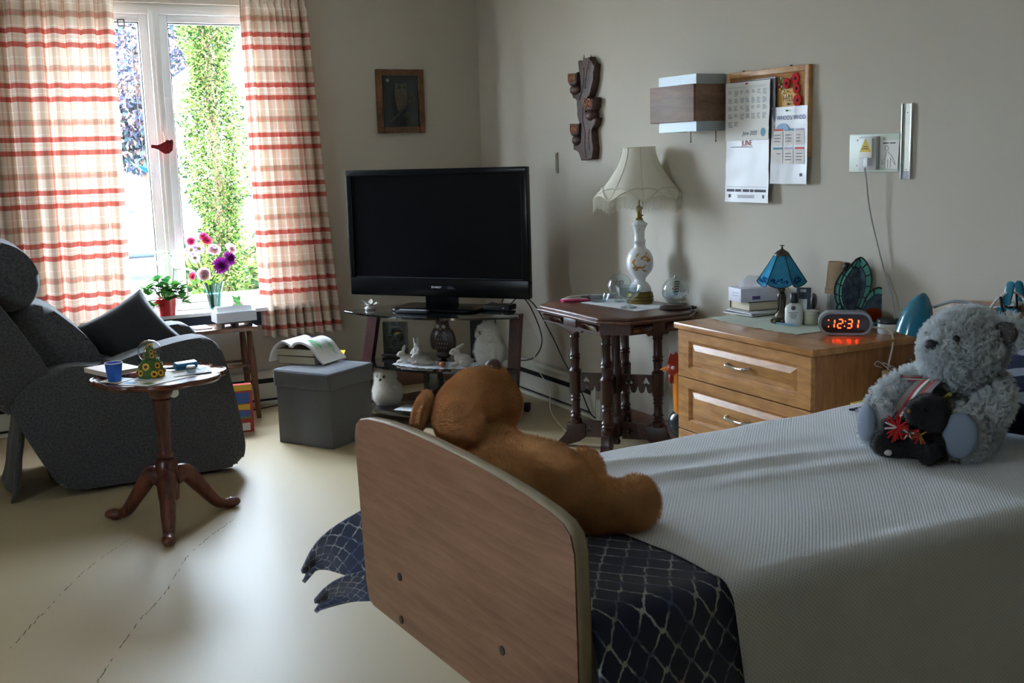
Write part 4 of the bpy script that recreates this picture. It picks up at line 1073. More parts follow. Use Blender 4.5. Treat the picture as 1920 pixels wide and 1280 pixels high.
def bunny(name, label, loc, rz, s, pose):
    b = MB()
    if pose == 'sit':
        b.ell((0, 0, 0.042*s), (0.030*s, 0.048*s, 0.040*s)); b.ell((0, -0.026*s, 0.050*s), (0.024*s, 0.028*s, 0.034*s)); b.ell((0, -0.048*s, 0.088*s), (0.022*s, 0.028*s, 0.023*s)); b.ell((0, -0.070*s, 0.082*s), (0.013*s, 0.013*s, 0.012*s))
        for k in (-1, 1):
            b.ell((k*0.012*s, -0.020*s, 0.118*s), (0.008*s, 0.034*s, 0.009*s), (0.5, 0, 0)); b.ell((k*0.022*s, 0.012*s, 0.028*s), (0.016*s, 0.034*s, 0.028*s)); b.ell((k*0.014*s, -0.052*s, 0.014*s), (0.009*s, 0.022*s, 0.013*s))
        b.ell((0, 0.050*s, 0.035*s), 0.014*s)
    else:
        b.ell((0, 0.0, 0.030*s), (0.030*s, 0.055*s, 0.028*s)); b.ell((0, -0.045*s, 0.055*s), (0.022*s, 0.026*s, 0.022*s)); b.ell((0, -0.066*s, 0.050*s), (0.013*s, 0.012*s, 0.011*s))
        for k in (-1, 1):
            b.ell((k*0.013*s, -0.03*s, 0.088*s), (0.008*s, 0.010*s, 0.026*s), (-0.2, k*0.2, 0)); b.ell((k*0.026*s, 0.028*s, 0.018*s), (0.014*s, 0.034*s, 0.017*s)); b.ell((k*0.018*s, -0.055*s, 0.010*s), (0.008*s, 0.024*s, 0.010*s))
    t = thing(name, label, 'figurine', loc, rz)
    blob('body', b, m_bis, t, 0.0035*s, 4)
    for k in (-1, 1): MB().ell((k*0.0195*s, (-0.058 if pose == 'sit' else -0.055)*s, (0.092 if pose == 'sit' else 0.06)*s), 0.0034*s, u=8, v=6).build('eye', m_black, t)
    return t
bunny('bunny_figurine', 'white upright bunny figurine with raised ears, second from left on the doily', SW(-0.18, -0.035, MS+0.004), RS+0.6, 1.0, 'sit')
bunny('bunny_figurine', 'white crouching bunny figurine at the left end of the middle shelf doily', SW(-0.175, -0.14, MS+0.004), RS-1.2, 0.95, 'lie')
bunny('bunny_figurine', 'small white bunny figurine lying in front of the upright one', SW(-0.06, -0.17, MS+0.004), RS-0.9, 0.95, 'lie')
bunny('bunny_figurine', 'large cream bunny figurine sitting at the right end of the doily, looking left', SW(0.20, -0.16, MS+0.004), RS-1.2, 1.0, 'sit')
rk = MB()
for k in range(7): rk.ell((rr.uniform(-.025, .025), rr.uniform(-.015, .015), 0.014+rr.uniform(0, .012)), rr.uniform(.010, .017), u=8, v=6)
tag(blob('amber_stone', rk, M('amber', (150, 92, 52), .4, var=.3, vs=90), None, .004, 1, .004, 80), 'rough amber coloured stone in front of the cream bunny on the doily', 'stone', None, SW(0.085, -0.215, MS+0.003), RS)
m_plq = M('owl_brown', (62, 44, 36), 0.35, var=.3, vs=70); m_plq2 = M('owl_speck', (160, 150, 136), .4)
op = thing('owl_ornament', 'brown glazed owl ornament with pale specks at the back of the middle shelf', 'figurine', SW(-0.045, 0.06, MS), RS)
ob_ = MB().ell((0, 0, 0.11), (0.066, 0.03, 0.085)).ell((0, 0, 0.195), (0.05, 0.028, 0.038)).ell((-0.058, 0, 0.12), (0.03, 0.018, 0.07), (0, 0.15, 0)).ell((0.058, 0, 0.12), (0.03, 0.018, 0.07), (0, -.15, 0)).ell((-.034, 0, .228), (.012, .012, .02)).ell((.034, 0, .228), (.012, .012, .02)).ell((0, 0, .02), (.05, .03, .022))
blob('body', ob_, m_plq, op, .006, 4)
for k in (-1, 1): MB().ell((k*.02, -.026, .2), (.013, .006, .013), u=12, v=8).build('eye', m_plq2, op)
sp_ = MB()
for i in range(5):
    for j in range(4): sp_.ell((-.035+.0175*i+(j % 2)*.008, -.031+abs(i-2)*.002, .07+.026*j), (.0035, .003, .004), u=8, v=6)
sp_.build('breast_specks', m_plq2, op)
MB().lathe([(.006, 0), (0, .016)], 8, mtx=Matrix.Translation((0, -.03, .19)) @ Matrix.Rotation(PI, 4, 'X'), cap=False).build('beak', m_tan, op)
# fluffy white owls
m_fluff = M('white_fluff', (248, 246, 240), 0.95); m_eyeo = M('owl_eye_amber', (96, 58, 20), .3)
def fluffy_owl(label, loc, rz, s, look):
    t = thing('plush_owl', label, 'toy', loc, rz)
    b = MB().ell((0, 0, .085*s), (.072*s, .075*s, .085*s)).ell((0, -.008*s, .185*s), (.056*s, .054*s, .052*s)).ell((0, .07*s, .06*s), (.03*s, .05*s, .02*s), (.5, 0, 0)).ell((0, 0, .012*s), (.05*s, .05*s, .012*s))
    for k in (-1, 1): b.ell((k*.062*s, .012*s, .085*s), (.018*s, .05*s, .06*s))
    o = blob('body', b, m_fluff, t, .007*s, 4)
    fur(o, 1600, .024*s, .00045, .008, .004, int(s*100), droop=-.004, kids=16, krad=.010, clump=.1)
    for k in (-1, 1):
        ex = MB().ell((k*.026*s+look*.012*s, -.058*s, .195*s), (.012*s, .008*s, .012*s), u=14, v=10).build('eye', m_eyeo, t, 180)
        MB().ell((k*.026*s+look*.012*s, -.0665*s, .195*s), (.006*s, .003*s, .006*s), u=10, v=8).build('pupil', m_black, ex, 180)
    MB().lathe([(.009*s, 0), (.006*s, .012*s), (0, .02*s)], 10, mtx=Matrix.Translation((look*.012*s, -.062*s, .18*s)) @ Matrix.Rotation(PI*.75, 4, 'X'), cap=False).build('beak', m_black, t)
    return t
fluffy_owl('fluffy white toy owl on the right of the middle shelf, looking left', SW(0.315, -0.04, MS), RS-0.95, 1.0, 0)
fluffy_owl('fluffy white toy owl on the bottom shelf beside the storage cube', SW(-0.325, -0.16, 0.0755), RS-0.1, 0.92, 0)
tag(MB().sheet(lambda s, t: (-.11+.22*s, -.1+.16*t+.004*math.sin(s*60), .001), 30, 8, None, .0012).build('lace_doily', MATS['lace_white']), 'small pale lace doily on the bottom shelf of the television stand', 'doily', None, SW(-0.10, -0.19, 0.0755), RS)
jr = thing('glass_jar', 'clear glass jar holding a white owl and red decoration on the bottom shelf', 'jar', SW(-0.085, 0.0, 0.0755), RS)
MB().lathe([(0, .002), (.062, .002), (.064, .01), (.064, .20), (.061, .20), (.061, .012), (0, .012)], 32, cap=False).build('glass', GLASS('jar_glass', (206, 214, 212), 1.6), jr, 50)
blob('owl_decoration', MB().ell((0, 0, .11), (.034, .03, .045)).ell((0, -.004, .16), (.028, .026, .026)).ell((-.016, 0, .185), .009).ell((.016, 0, .185), .009), m_bis, jr, .005, 3)
blob('red_flower', MB().ell((0, -.01, .05), (.045, .035, .03)).ell((.03, -.02, .06), .02).ell((-.03, -.015, .055), .02), M('deco_red', (150, 20, 30), .7), jr, .005, 3, .006, 60)

# cables behind the stand
m_cw = M('cable_white', (206, 204, 196), .5)
for lb, pts in (('black cable curling out beyond the right leg of the television stand', [(3.02, 5.98, .66), (3.08, 5.96, .70), (3.12, 5.90, .62), (3.14, 5.82, .45), (3.10, 5.88, .33), (3.02, 6.1, .30)]),
            ('black cable running from behind the television down along the wall heater', [(2.98, 6.02, .665), (3.05, 6.06, .72), (3.16, 5.98, .66), (3.2, 5.84, .5), (3.22, 5.7, .33), (3.245, 5.56, .18), (3.25, 5.46, .06), (3.27, 5.42, .03)]),
            ('short black cable hanging behind the shelf, left of its twin', [(2.95, 6.10, .66), (3.0, 6.16, .5), (2.96, 6.14, .36)]), ('short black cable hanging behind the shelf, right of its twin', [(2.98, 6.15, .655), (3.02, 6.2, .5), (3.0, 6.18, .36)])):
    tag(MB().tube(crv(pts, 8), .0035, 6).build('black_cable', m_black, None, 180), lb, 'cable', 'cables behind the television stand')
tag(MB().tube(crv([(3.0, 5.92, .655), (3.03, 5.85, .60), (3.07, 5.74, .45), (3.03, 5.72, .34), (3.07, 5.62, .2), (3.04, 5.55, .08), (3.02, 5.35, .01), (3.01, 5.18, .006), (2.99, 5.12, .03), (2.95, 5.15, .035), (2.94, 5.2, .02), (2.92, 5.16, .006), (2.93, 5.12, .005)], 8), .0028, 6).build('white_cable', m_cw, None, 180), 'thin white cable dropping from the stand to the floor beside the parlour table', 'cable')
tag(MB().tube(crv([(1.9, 6.965, .012), (1.75, 6.94, .004), (1.55, 6.90, .004), (1.3, 6.94, .004)], 8), .004, 6).build('floor_cable', m_black, None, 180), 'black cable lying on the floor below the window heater', 'cable')
cu = MB()
for k in range(2): cu.ell((0.012*k, 0, .045+k*.03), (.02, .014, .03), u=10, v=8)
tag(cu.build('blue_adapter', M('adapter_blue', (34, 50, 110), .5)), 'dark blue plug adapter hanging among the cables behind the white owl', 'adapter', None, SW(0.40, 0.10, MS), RS)

# ---------------------------------------------------------------- things on the walls
def hung(name, label, cat, y, z, group=None, out=0.0):
    """hung on the right wall; parts are drawn x to the right, y up, z out of the wall"""
    return thing(name, label, cat, (XW-out, y, z), 0, group, RWALL)
T_ = Matrix.Translation
# owl picture on the window wall
pic = thing('framed_owl_picture', 'small dark framed picture of an owl by night, above the television', 'picture', (2.805, YW, 1.909), 0, None, BWALL)
fb_ = MB(); W_, H_ = 0.335, 0.412
for s in (-1, 1):
    fb_.box((s*(W_/2-0.02), 0, 0.014), (0.04, H_, 0.028), bev=.005); fb_.box((0, s*(H_/2-0.02), 0.014), (W_-0.08, 0.04, 0.026), bev=.005)
fb_.build('frame', WOOD('picture_frame', (70, 42, 22), (124, 82, 46), 8, (1, 1, 1), .5), pic)
MB().box((0, 0, 0.006), (W_-0.07, H_-0.07, 0.012)).build('backing', M('night_print', (34, 36, 40), .6, var=.35, vs=12), pic)
ow = MB()
ow.m = 0; ow.prism(ccw([(-.03, -.02), (-.038, .05), (-.034, .10), (-.03, .118), (-.01, .112), (.02, .112), (.045, .118), (.045, .07), (.05, .02), (.035, -.05), (.0, -.07), (-.02, -.06)]), .012, .0132)
ow.m = 1; ow.prism(ccw([(-.10+.012*math.cos(a*PI/8), .13+.012*math.sin(a*PI/8)) for a in range(16)] if False else [(-.085+.011*math.cos(a*PI/8), .135+.011*math.sin(a*PI/8)) for a in range(16)]), .012, .0130)
ow.m = 2
ow.prism(ccw([(-.02, .09), (-.005, .105), (.01, .09), (-.005, .075)]), .0132, .0140); ow.prism(ccw([(.02, .09), (.033, .105), (.045, .09), (.033, .075)]), .0132, .0140)
ow.m = 1; 
for k in range(14):
    x = -.10+rr.random()*.2; y = .02+rr.random()*.13
    if abs(x) > .05 or y > .125: ow.prism([(x-.0012, y-.0012), (x+.0012, y-.0012), (x+.0012, y+.0012), (x-.0012, y+.0012)], .012, .0128)
ow.m = 3; ow.prism(ccw([(-.09, -.135), (-.075, -.14), (.0, -.075), (.06, -.01), (.09, .055), (.082, .055), (.05, -.01), (-.01, -.07)]), .012, .0136)
ow.prism(ccw([(.055, -.005), (.10, .012), (.10, .006), (.06, -.012)]), .012, .0134); ow.prism(ccw([(.01, -.09), (.05, -.06), (.065, -.09), (.03, -.11)]), .012, .0130)
ow.build('owl_print', [M('print_owl', (112, 100, 84), .8, var=.25, vs=60), M('print_moon', (190, 192, 180), .8), M('print_dark', (40, 34, 28), .8), M('print_branch', (96, 92, 84), .8)], pic, 0)
MB().box((0, 0, .0175), (W_-.075, H_-.075, .002)).build('glass', GLASS('picture_glass', (235, 238, 238), .8), pic, 0)

# carved owls
m_carv = WOOD('carved_wood', (42, 24, 18), (82, 50, 38), 9, (1, 2.5, 1), .5)
m_eyec = M('carved_eye', (150, 92, 56), .5)
cv_ = hung('owl_carving', 'dark carved wooden branch with three owls on the wall above the parlour table', 'carving', 5.62, 1.78)
def zc_(p): return [(-0.234+0.00096*a, 2.098-1.78-0.000492*b-0.03*(-0.234+0.00096*a)) for a, b in p]
tr = MB()
tr.prism(ccw(zc_([(165, 85), (200, 95), (235, 78), (238, 200), (250, 60), (310, 52), (325, 140), (360, 132), (352, 220), (330, 310), (318, 430), (290, 505), (240, 520), (228, 560), (240, 700), (290, 740), (372, 735), (345, 835), (300, 850), (312, 900), (325, 960), (318, 1080), (325, 1205), (260, 1212), (180, 1225), (182, 1150), (165, 1110), (95, 1105), (92, 1045), (195, 1040), (205, 960), (195, 850), (160, 760), (150, 720), (168, 690), (145, 640), (160, 580), (162, 515), (100, 505), (88, 455), (160, 460), (215, 455), (208, 300), (180, 230)])), 0.0, 0.045, bev=.010, seg=3)
tr.build('branch', m_carv, cv_, 40)
gv = MB()
for p in ([(240, 170), (235, 280), (215, 420), (180, 520)], [(300, 100), (265, 240), (250, 400)], [(225, 580), (215, 760), (240, 900), (235, 1060), (250, 1200)], [(290, 860), (280, 960), (285, 1100)]):
    q = zc_(p); gv.tube(crv([(x, y, .043) for x, y in q], 6), .007, 6)
gv.build('bark_ridges', m_carv, cv_, 180)
for hx, hy in ((128, 285), (305, 580), (140, 865)):
    h = MB(); x0, y0 = zc_([(hx, hy)])[0]
    h.prism(ccw([(x0-.055, y0+.034), (x0-.02, y0+.026), (x0, y0+.024), (x0+.02, y0+.026), (x0+.055, y0+.034), (x0+.05, y0-.02), (x0+.03, y0-.036), (x0-.03, y0-.036), (x0-.05, y0-.02)]), .0, .062, bev=.008, seg=2)
    h.ell((x0, y0-.062, .035), (.046, .033, .034))
    oh = h.build('owl', m_carv, cv_, 50)
    for s in (-1, 1):
        e = MB(); e.tube([(x0+s*.022+.017*math.cos(2*PI*k/16), y0+.004+.024*math.sin(2*PI*k/16), .064) for k in range(16)], .004, 6, closed=True)
        e.ell((x0+s*.022, y0+.002, .063), (.009, .014, .006), u=12, v=8)
        e.build('eye', m_eyec, oh, 180)
# wall lamp
sc = hung('wall_lamp', 'box wall lamp with a brown wooden band between metal edges, on the right wall', 'wall lamp', 4.562, 1.76)
m_walnut = WOOD('walnut_band', (96, 70, 54), (132, 102, 82), 6, (.4, 4, 1), .55)
m_steel = M('brushed_steel', (170, 180, 184), .55, .45, var=.05, vs=40, stretch=(1, 30, 30))
band = MB()
band.box((0, 0, .187), (.362, .172, .012), bev=.002); 
for s in (-1, 1): band.box((s*.175, 0, .096), (.012, .172, .170), bev=.002)
band.build('wood_band', m_walnut, sc)
ib = MB()
ib.box((0.024, 0, .172), (.306, .264, .006))
for s in (-1, 1): ib.box((.024+s*.150, 0, .088), (.006, .264, .162))
ib.build('metal_body', m_steel, sc)
MB().box((0.024, 0, .008), (.29, .26, .015)).build('back_plate', m_pvc, sc)
MB().box((0.024, .05, .09), (.294, .004, .15)).build('diffuser', TRANSL('lamp_diffuser', (226, 226, 220), .5), sc)
for x in (.03, .115): 
    MB().cyl((x, -.13, .13-x), (x, -.178, .13-x), .0022, seg=6).ell((x, -.18, .13-x), .004, u=8, v=6).build('pull_chain', m_dark, sc)

# cork board with papers
bd = hung('cork_board', 'cork notice board in a light wooden frame on the right wall', 'board', 4.072, 1.693)
BW, BH = .562, .392
bf = MB()
for s in (-1, 1): bf.box((s*(BW/2-.0125), 0, .012), (.025, BH, .024), bev=.003); bf.box((0, s*(BH/2-.0125), .012), (BW-.05, .025, .023), bev=.003)
bf.build('frame', WOOD('pine_frame', (170, 118, 66), (204, 156, 98), 6, (1, 1, 1), .45), bd)
MB().box((0, 0, .006), (BW-.04, BH-.04, .012)).build('cork', M('cork', (176, 128, 80), .95, var=.3, vs=150, bump=.3, bs=300), bd)
for x in (-.17, .155): MB().cyl((x, BH/2+.006, .012), (x, BH/2-.002, .012), .006, seg=10).build('hanger', m_dark, bd)
def wallsheet(name, label, cat, y, z, w, h, z_out, curl, extra, mats, seed=0, nx=14, ny=20):
    """paper pinned at its top, bellying out a little"""
    t = hung(name, label, cat, y, z)
    def sf(s, q):
        x = (s-.5)*w; yv = (q-.5)*h
        zz = z_out+curl*(1-q)**1.6*(0.6+0.5*math.sin(3.0*s+seed)) + .003*noise.noise(Vector((s*4+seed, q*5, 0)))+curl*.5*abs(2*s-1)**3
        return Vector((x, yv, zz))
    MB().sheet(sf, nx, ny, lambda s, q: (s, q), .0008).build('sheet', mats[0], t, 60)
    return t, sf
def on_sheet(mb, sf, u0, v0, u1, v1, n=3, off=.0016):
    for i in range(n):
        a = u0+(u1-u0)*i/n; b = u0+(u1-u0)*(i+1)/n
        o = Vector((0, 0, off))
        mb.quad([sf(a, v0)+o, sf(b, v0)+o, sf(b, v1)+o, sf(a, v1)+o])
m_glossp = M('gloss_paper', (216, 218, 222), .40)
m_ink = M('ink_grey', (150, 154, 160), .8); m_ink2 = M('ink_dark', (92, 96, 106), .8); m_teal = M('print_teal', (84, 140, 160), .6); m_red = M('print_red', (206, 92, 90), .7); m_nb = M('print_navy', (70, 86, 150), .7)
def sheet_text(mb, sf, s, size, u, v, off=.0018, sx=1.0, shear=0, ww=1, hh=1):
    p = sf(u, v); nv = len(mb.bm.verts)
    text_mb(mb, s, size, T_((p.x, p.y, 0)) @ Matrix.Diagonal((sx, 1, 1, 1)), .0002, 'CENTER', shear)
    x0, x1, y0, y1 = sf(0, .5).x, sf(1, .5).x, sf(.5, 0).y, sf(.5, 1).y
    mb.bm.verts.ensure_lookup_table()
    for q in mb.bm.verts[nv:]:
        q.co.z += sf((q.co.x-x0)/(x1-x0), (q.co.y-y0)/(y1-y0)).z+off
# lower calendar page (glossy) hanging beneath
c2, f2 = wallsheet('wall_calendar', 'glossy calendar page hanging below the cork board under the printed June page', 'calendar', 4.188, 1.467, .305, .345, .0275, .010, None, [m_glossp], 1)
mb = MB(); mb.m = 0
sheet_text(mb, f2, 'JUNE', .034, .48, .785); mb.m = 1; on_sheet(mb, f2, .1, .73, .62, .742)
mb.m = 2; on_sheet(mb, f2, .03, .205, .97, .209)
for k, (u0, u1) in enumerate(((.04, .22), (.24, .38), (.42, .56), (.58, .66), (.68, .95))): on_sheet(mb, f2, u0, .14, u1, .175)
for v in (.09, .075, .06): on_sheet(mb, f2, .3, v, .68, v+.007)
for u in (.08, .86): on_sheet(mb, f2, u, .06, u+.05, .105)
mb.build('printing', [m_red, m_ink, m_ink2], c2, 0, recalc=False)
# June page
c1, f1 = wallsheet('calendar_page', 'matt printed page reading June 2025, pinned over the left of the cork board', 'calendar', 4.181, 1.711, .315, .262, .034, .010, None, [m_paper], 4)
mb = MB(); mb.m = 0
on_sheet(mb, f1, .06, .915, .92, .92); on_sheet(mb, f1, .06, .89, .92, .893)
for r in range(5):
    for c in range(7):
        if r == 4 and c > 1: continue
        for k in range(rr.choice((3, 4, 5))):
            u = .06+.13*c; v = .85-.135*r-.021*k
            on_sheet(mb, f1, u, v, u+rr.uniform(.05, .10), v+.010, 1)
mb.m = 1; sheet_text(mb, f1, 'June 2025', .026, .56, .115, shear=.25)
mb.m = 2; p = f1(.875, .125); mb.prism([(p.x+.017*math.cos(k*PI/12), p.y+.019*math.sin(k*PI/12)) for k in range(24)], p.z+.001, p.z+.0018)
mb.build('printing', [m_ink, m_ink2, m_teal], c1, 0, recalc=False)
bdk = hung('paper_stack', 'dark backed stack of older calendar pages behind the June page on the cork board', 'papers', 4.165, 1.712)
for k in range(3): MB().prism(ccw([(-.16+.004*k, -.13), (.158+.005*k, -.128), (.158+.005*k, .142-.004*k), (-.15, .134)]), .0245+.003*k, .0255+.003*k).build('page', [M('stack_dark', (64, 64, 74), .6), m_paper, MATS['stack_dark']][k], bdk, 0)
# laminated poster
c3, f3 = wallsheet('laminated_poster', "shiny laminated poster with the words WHOO's WHOO on the right of the cork board", 'poster', 3.902, 1.550, .232, .335, .028, .008, None, [m_glossp], 2)
mb = MB(); mb.m = 0; sheet_text(mb, f3, "WHOO's WHOO", .027, .545, .855, sx=.92)
mb.m = 1; p = f3(.30, .70); mb.prism([(p.x+.042*math.cos(k*PI/12), p.y+.03*math.sin(k*PI/12)) for k in range(13)], p.z+.0006, p.z+.0013)
for r, v in enumerate((.50, .26)):
    for c in range(3):
        u = .06+.30*c
        mb.m = 2; on_sheet(mb, f3, u, v, u+.26, v+.19, 2, .0014)
        mb.m = (3, 4, 5)[(c+r) % 3]; on_sheet(mb, f3, u, v+.19, u+.26, v+.215, 2, .0016)
        mb.m = 6
        for k in range(3): on_sheet(mb, f3, u+.03, v+.05+.04*k, u+.20, v+.058+.04*k, 1, .0022)
mb.m = 6; on_sheet(mb, f3, .80, .10, .88, .14, 1)
mb.build('printing', [m_nb, M('print_paleblue', (150, 184, 214), .7), M('print_cream', (226, 220, 216), .7), m_red, m_teal, M('print_lilac', (190, 180, 206), .7), m_ink2], c3, 0, recalc=False)
yc_ = hung('postcard', 'small yellow postcard on the cork board above the laminated poster', 'card', 3.930, 1.752)
MB().box((0, 0, .014), (.125, .085, .0012)).build('card', M('card_yellow', (206, 160, 70), .6), yc_)
mb = MB(); text_mb(mb, 'HILL', .034, T_((.0, .0, .0149)) @ Matrix.Diagonal((1.1, 1, 1, 1)), .0002); mb.build('lettering', m_dark, yc_, 0)
m_pop = M('poppy_red', (190, 22, 24), .9)
for k, (y, z, r, lb) in enumerate(((3.884, 1.835, .025, 'topmost red felt poppy pin at the right edge of the cork board'), (3.872, 1.791, .022, 'second red felt poppy pin from the top of the column on the cork board'), (3.862, 1.742, .026, 'lowest red felt poppy pin in the column on the cork board'), (3.931, 1.818, .022, 'red felt poppy pin left of the column on the cork board'))):
    t = hung('poppy_pin', lb, 'pin', y, z, 'poppy pins on the cork board')
    MB().prism(ccw([(r*(1+.03*math.cos(5*a))*math.cos(a), r*(1+.03*math.cos(5*a))*math.sin(a)) for a in [2*PI*j/28 for j in range(28)]]), .014+.003*k, .019+.003*k, bev=.0015).build('petals', m_pop, t)
    MB().lathe([(.007, 0), (.007, .002), (.004, .005), (0, .0055)], 12, mtx=T_((0, 0, .0188+.003*k))).build('centre', m_black, t)
pcs = [('white', (226, 226, 220)), ('yellow', (220, 190, 50)), ('green', (40, 120, 60)), ('red', (190, 30, 34)), ('blue', (30, 60, 120))]
for k, (y, z, ci, where) in enumerate(((3.985, 1.838, 2, 'topmost green pin of the cluster'), (3.972, 1.842, 0, 'topmost white pin of the cluster'), (3.958, 1.83, 2, 'second green pin of the cluster, beside the left poppy'), (3.978, 1.818, 2, 'third green pin of the cluster'), (3.99, 1.806, 3, 'red pin at the left of the cluster'), (3.965, 1.806, 0, 'white pin in the middle of the cluster'),
        (3.945, 1.798, 4, 'dark blue pin beside the left poppy'), (3.975, 1.795, 1, 'yellow pin in the middle of the cluster'), (3.955, 1.785, 0, 'white pin below the dark blue one'), (3.935, 1.783, 1, 'yellow pin at the right of the cluster'), (3.963, 1.776, 0, 'white pin low in the cluster'), (3.925, 1.765, 0, 'lowest white pin beside the poppy column'), (3.94, 1.765, 0, 'second lowest white pin of the cluster'),
        (4.181, 1.832, 3, 'red pin holding the June page'), (3.925, 1.729, 4, 'dark pin holding the yellow postcard'), (3.912, 1.700, 2, 'green pin holding the laminated poster'), (3.862, 1.712, 3, 'red pin below the lowest poppy'))):
    t = hung('push_pin', where+' on the cork board' if 'holding' not in where else where+' to the board', 'pin', y, z, 'push pins on the cork board')
    zo = .038 if 'June' in where else (.031 if 'poster' in where else .0125)
    MB().lathe([(.0035, 0), (.0028, .004), (.0045, .008), (.0045, .010), (0, .011)], 10, mtx=T_((0, 0, zo+.001))).build('head', M('pin_'+pcs[ci][0], pcs[ci][1], .35), t, 60)
    MB().cyl((0, 0, zo-.006), (0, 0, zo+.001), .0006, seg=6).build('needle', m_steel, t)

# nurse call plate, instruction card, metal holder
cp_ = hung('call_plate', 'pale green wall plate with a white call unit and yellow warning triangle', 'wall plate', 3.421, 1.510)
MB().box((0, 0, .005), (.272, .152, .010), bev=.004).build('plate', M('plate_mint', (206, 216, 204), .4), cp_)
MB().box((-.012, 0, .021), (.094, .132, .022), bev=.003).build('call_unit', M('unit_grey', (190, 192, 192), .4), cp_)
MB().box((-.014, .02, .036), (.070, .078, .010), bev=.003).build('cover', M('unit_white', (216, 216, 208), .4), cp_)
tri = MB().prism(ccw([(-.046, .005), (.018, .005), (-.012, .056), (-.016, .056)]), .041, .042, bev=.0003)
tri.build('warning_triangle', M('warn_yellow', (214, 184, 36), .5), cp_)
wl_ = MB(); wl_.box((-.014, .026, .0424), (.024, .003, .0006)); wl_.box((-.014, .018, .0424), (.034, .003, .0006)); wl_.build('warning_text', m_dark, cp_)
MB().box((-.008, -.035, .038), (.022, .034, .016), bev=.003).build('plug', m_pvc, cp_)
bt_ = MB(); 
for x, y in ((-.075-.015, .052), (-.09, -.05), (.055, .056)): bt_.lathe([(.004, 0), (.004, .0015), (0, .002)], 10, mtx=T_((x, y, .010)))
bt_.build('screws', m_steel, cp_)
ic = hung('instruction_card', 'white card with a line drawing of a person, right on the call plate', 'card', 3.334, 1.502, None, .0105)
MB().prism(ccw([(-.048, .058), (-.044, -.05), (.046, -.056), (.052, .058)]), .0005, .003).build('card', m_paper, ic, 0)
ln = MB()
ln.tube([(-.012+.009*math.cos(2*PI*k/14), .026+.010*math.sin(2*PI*k/14), .0034) for k in range(14)], .0008, 5, closed=True)
for p in ([(-.014, .012), (-.02, -.01), (-.02, -.05)], [(-.006, .012), (.012, -.002), (.028, -.022), (.034, -.04), (.026, -.03), (.008, -.012), (.008, -.05)], [(-.006, -.018), (-.006, -.05)], [(-.024, -.014), (-.036, -.022), (-.036, -.038), (-.026, -.03)]): ln.tube([(a, b, .0034) for a, b in p], .0008, 5)
for k in range(2): ln.box((-.018+.036*k, .046, .0034), (.030, .004, .0006))
ln.build('line_drawing', m_dark, ic, 0)
hd = hung('sign_holder', 'narrow upright metal sign holder on the wall right of the call plate', 'sign holder', 3.251, 1.552)
MB().box((0, 0, .003), (.044, .288, .006)).build('plate', M('satin_alu', (206, 208, 196), .32, .55), hd)
for s in (-1, 1): MB().box((s*.0235, 0, .006), (.005, .29, .012), bev=.001).build('rail', M('rail_alu', (214, 216, 218), .3, .8), hd)
MB().box((0, -.128, .007), (.042, .03, .002)).build('insert', M('insert_grey', (166, 168, 172), .5), hd)
sd = MB()
for y in (.11, -.108): sd.lathe([(.0025, 0), (0, .001)], 8, mtx=T_((0, y, .0062)))
sd.build('screws', m_dark, hd)
sw = hung('wall_bracket', 'small narrow pale bracket on the wall right of the television', 'bracket', 6.04, 1.485)
MB().box((0, 0, .006), (.045, .125, .012), bev=.003).build('body', M('bracket_beige', (176, 172, 154), .5), sw)
MB().box((.012, 0, .013), (.008, .11, .004), bev=.001).build('slot', M('bracket_dark', (120, 116, 102), .5), sw)
cdl = MB().tube(crv([(XW-.048, 3.43, 1.452), (XW-.045, 3.425, 1.42), (XW-.035, 3.405, 1.27), (XW-.02, 3.345, 1.06), (XW-.03, 3.285, .95), (XW-.045, 3.24, .84), (XW-.04, 3.16, .70), (XW-.06, 3.05, .60)], 8), .0035, 8).build('cord', M('cord_grey', (170, 170, 166), .5), None, 180)
bpy.context.view_layer.update(); cdl.parent = cp_; cdl.matrix_parent_inverse = cp_.matrix_world.inverted()

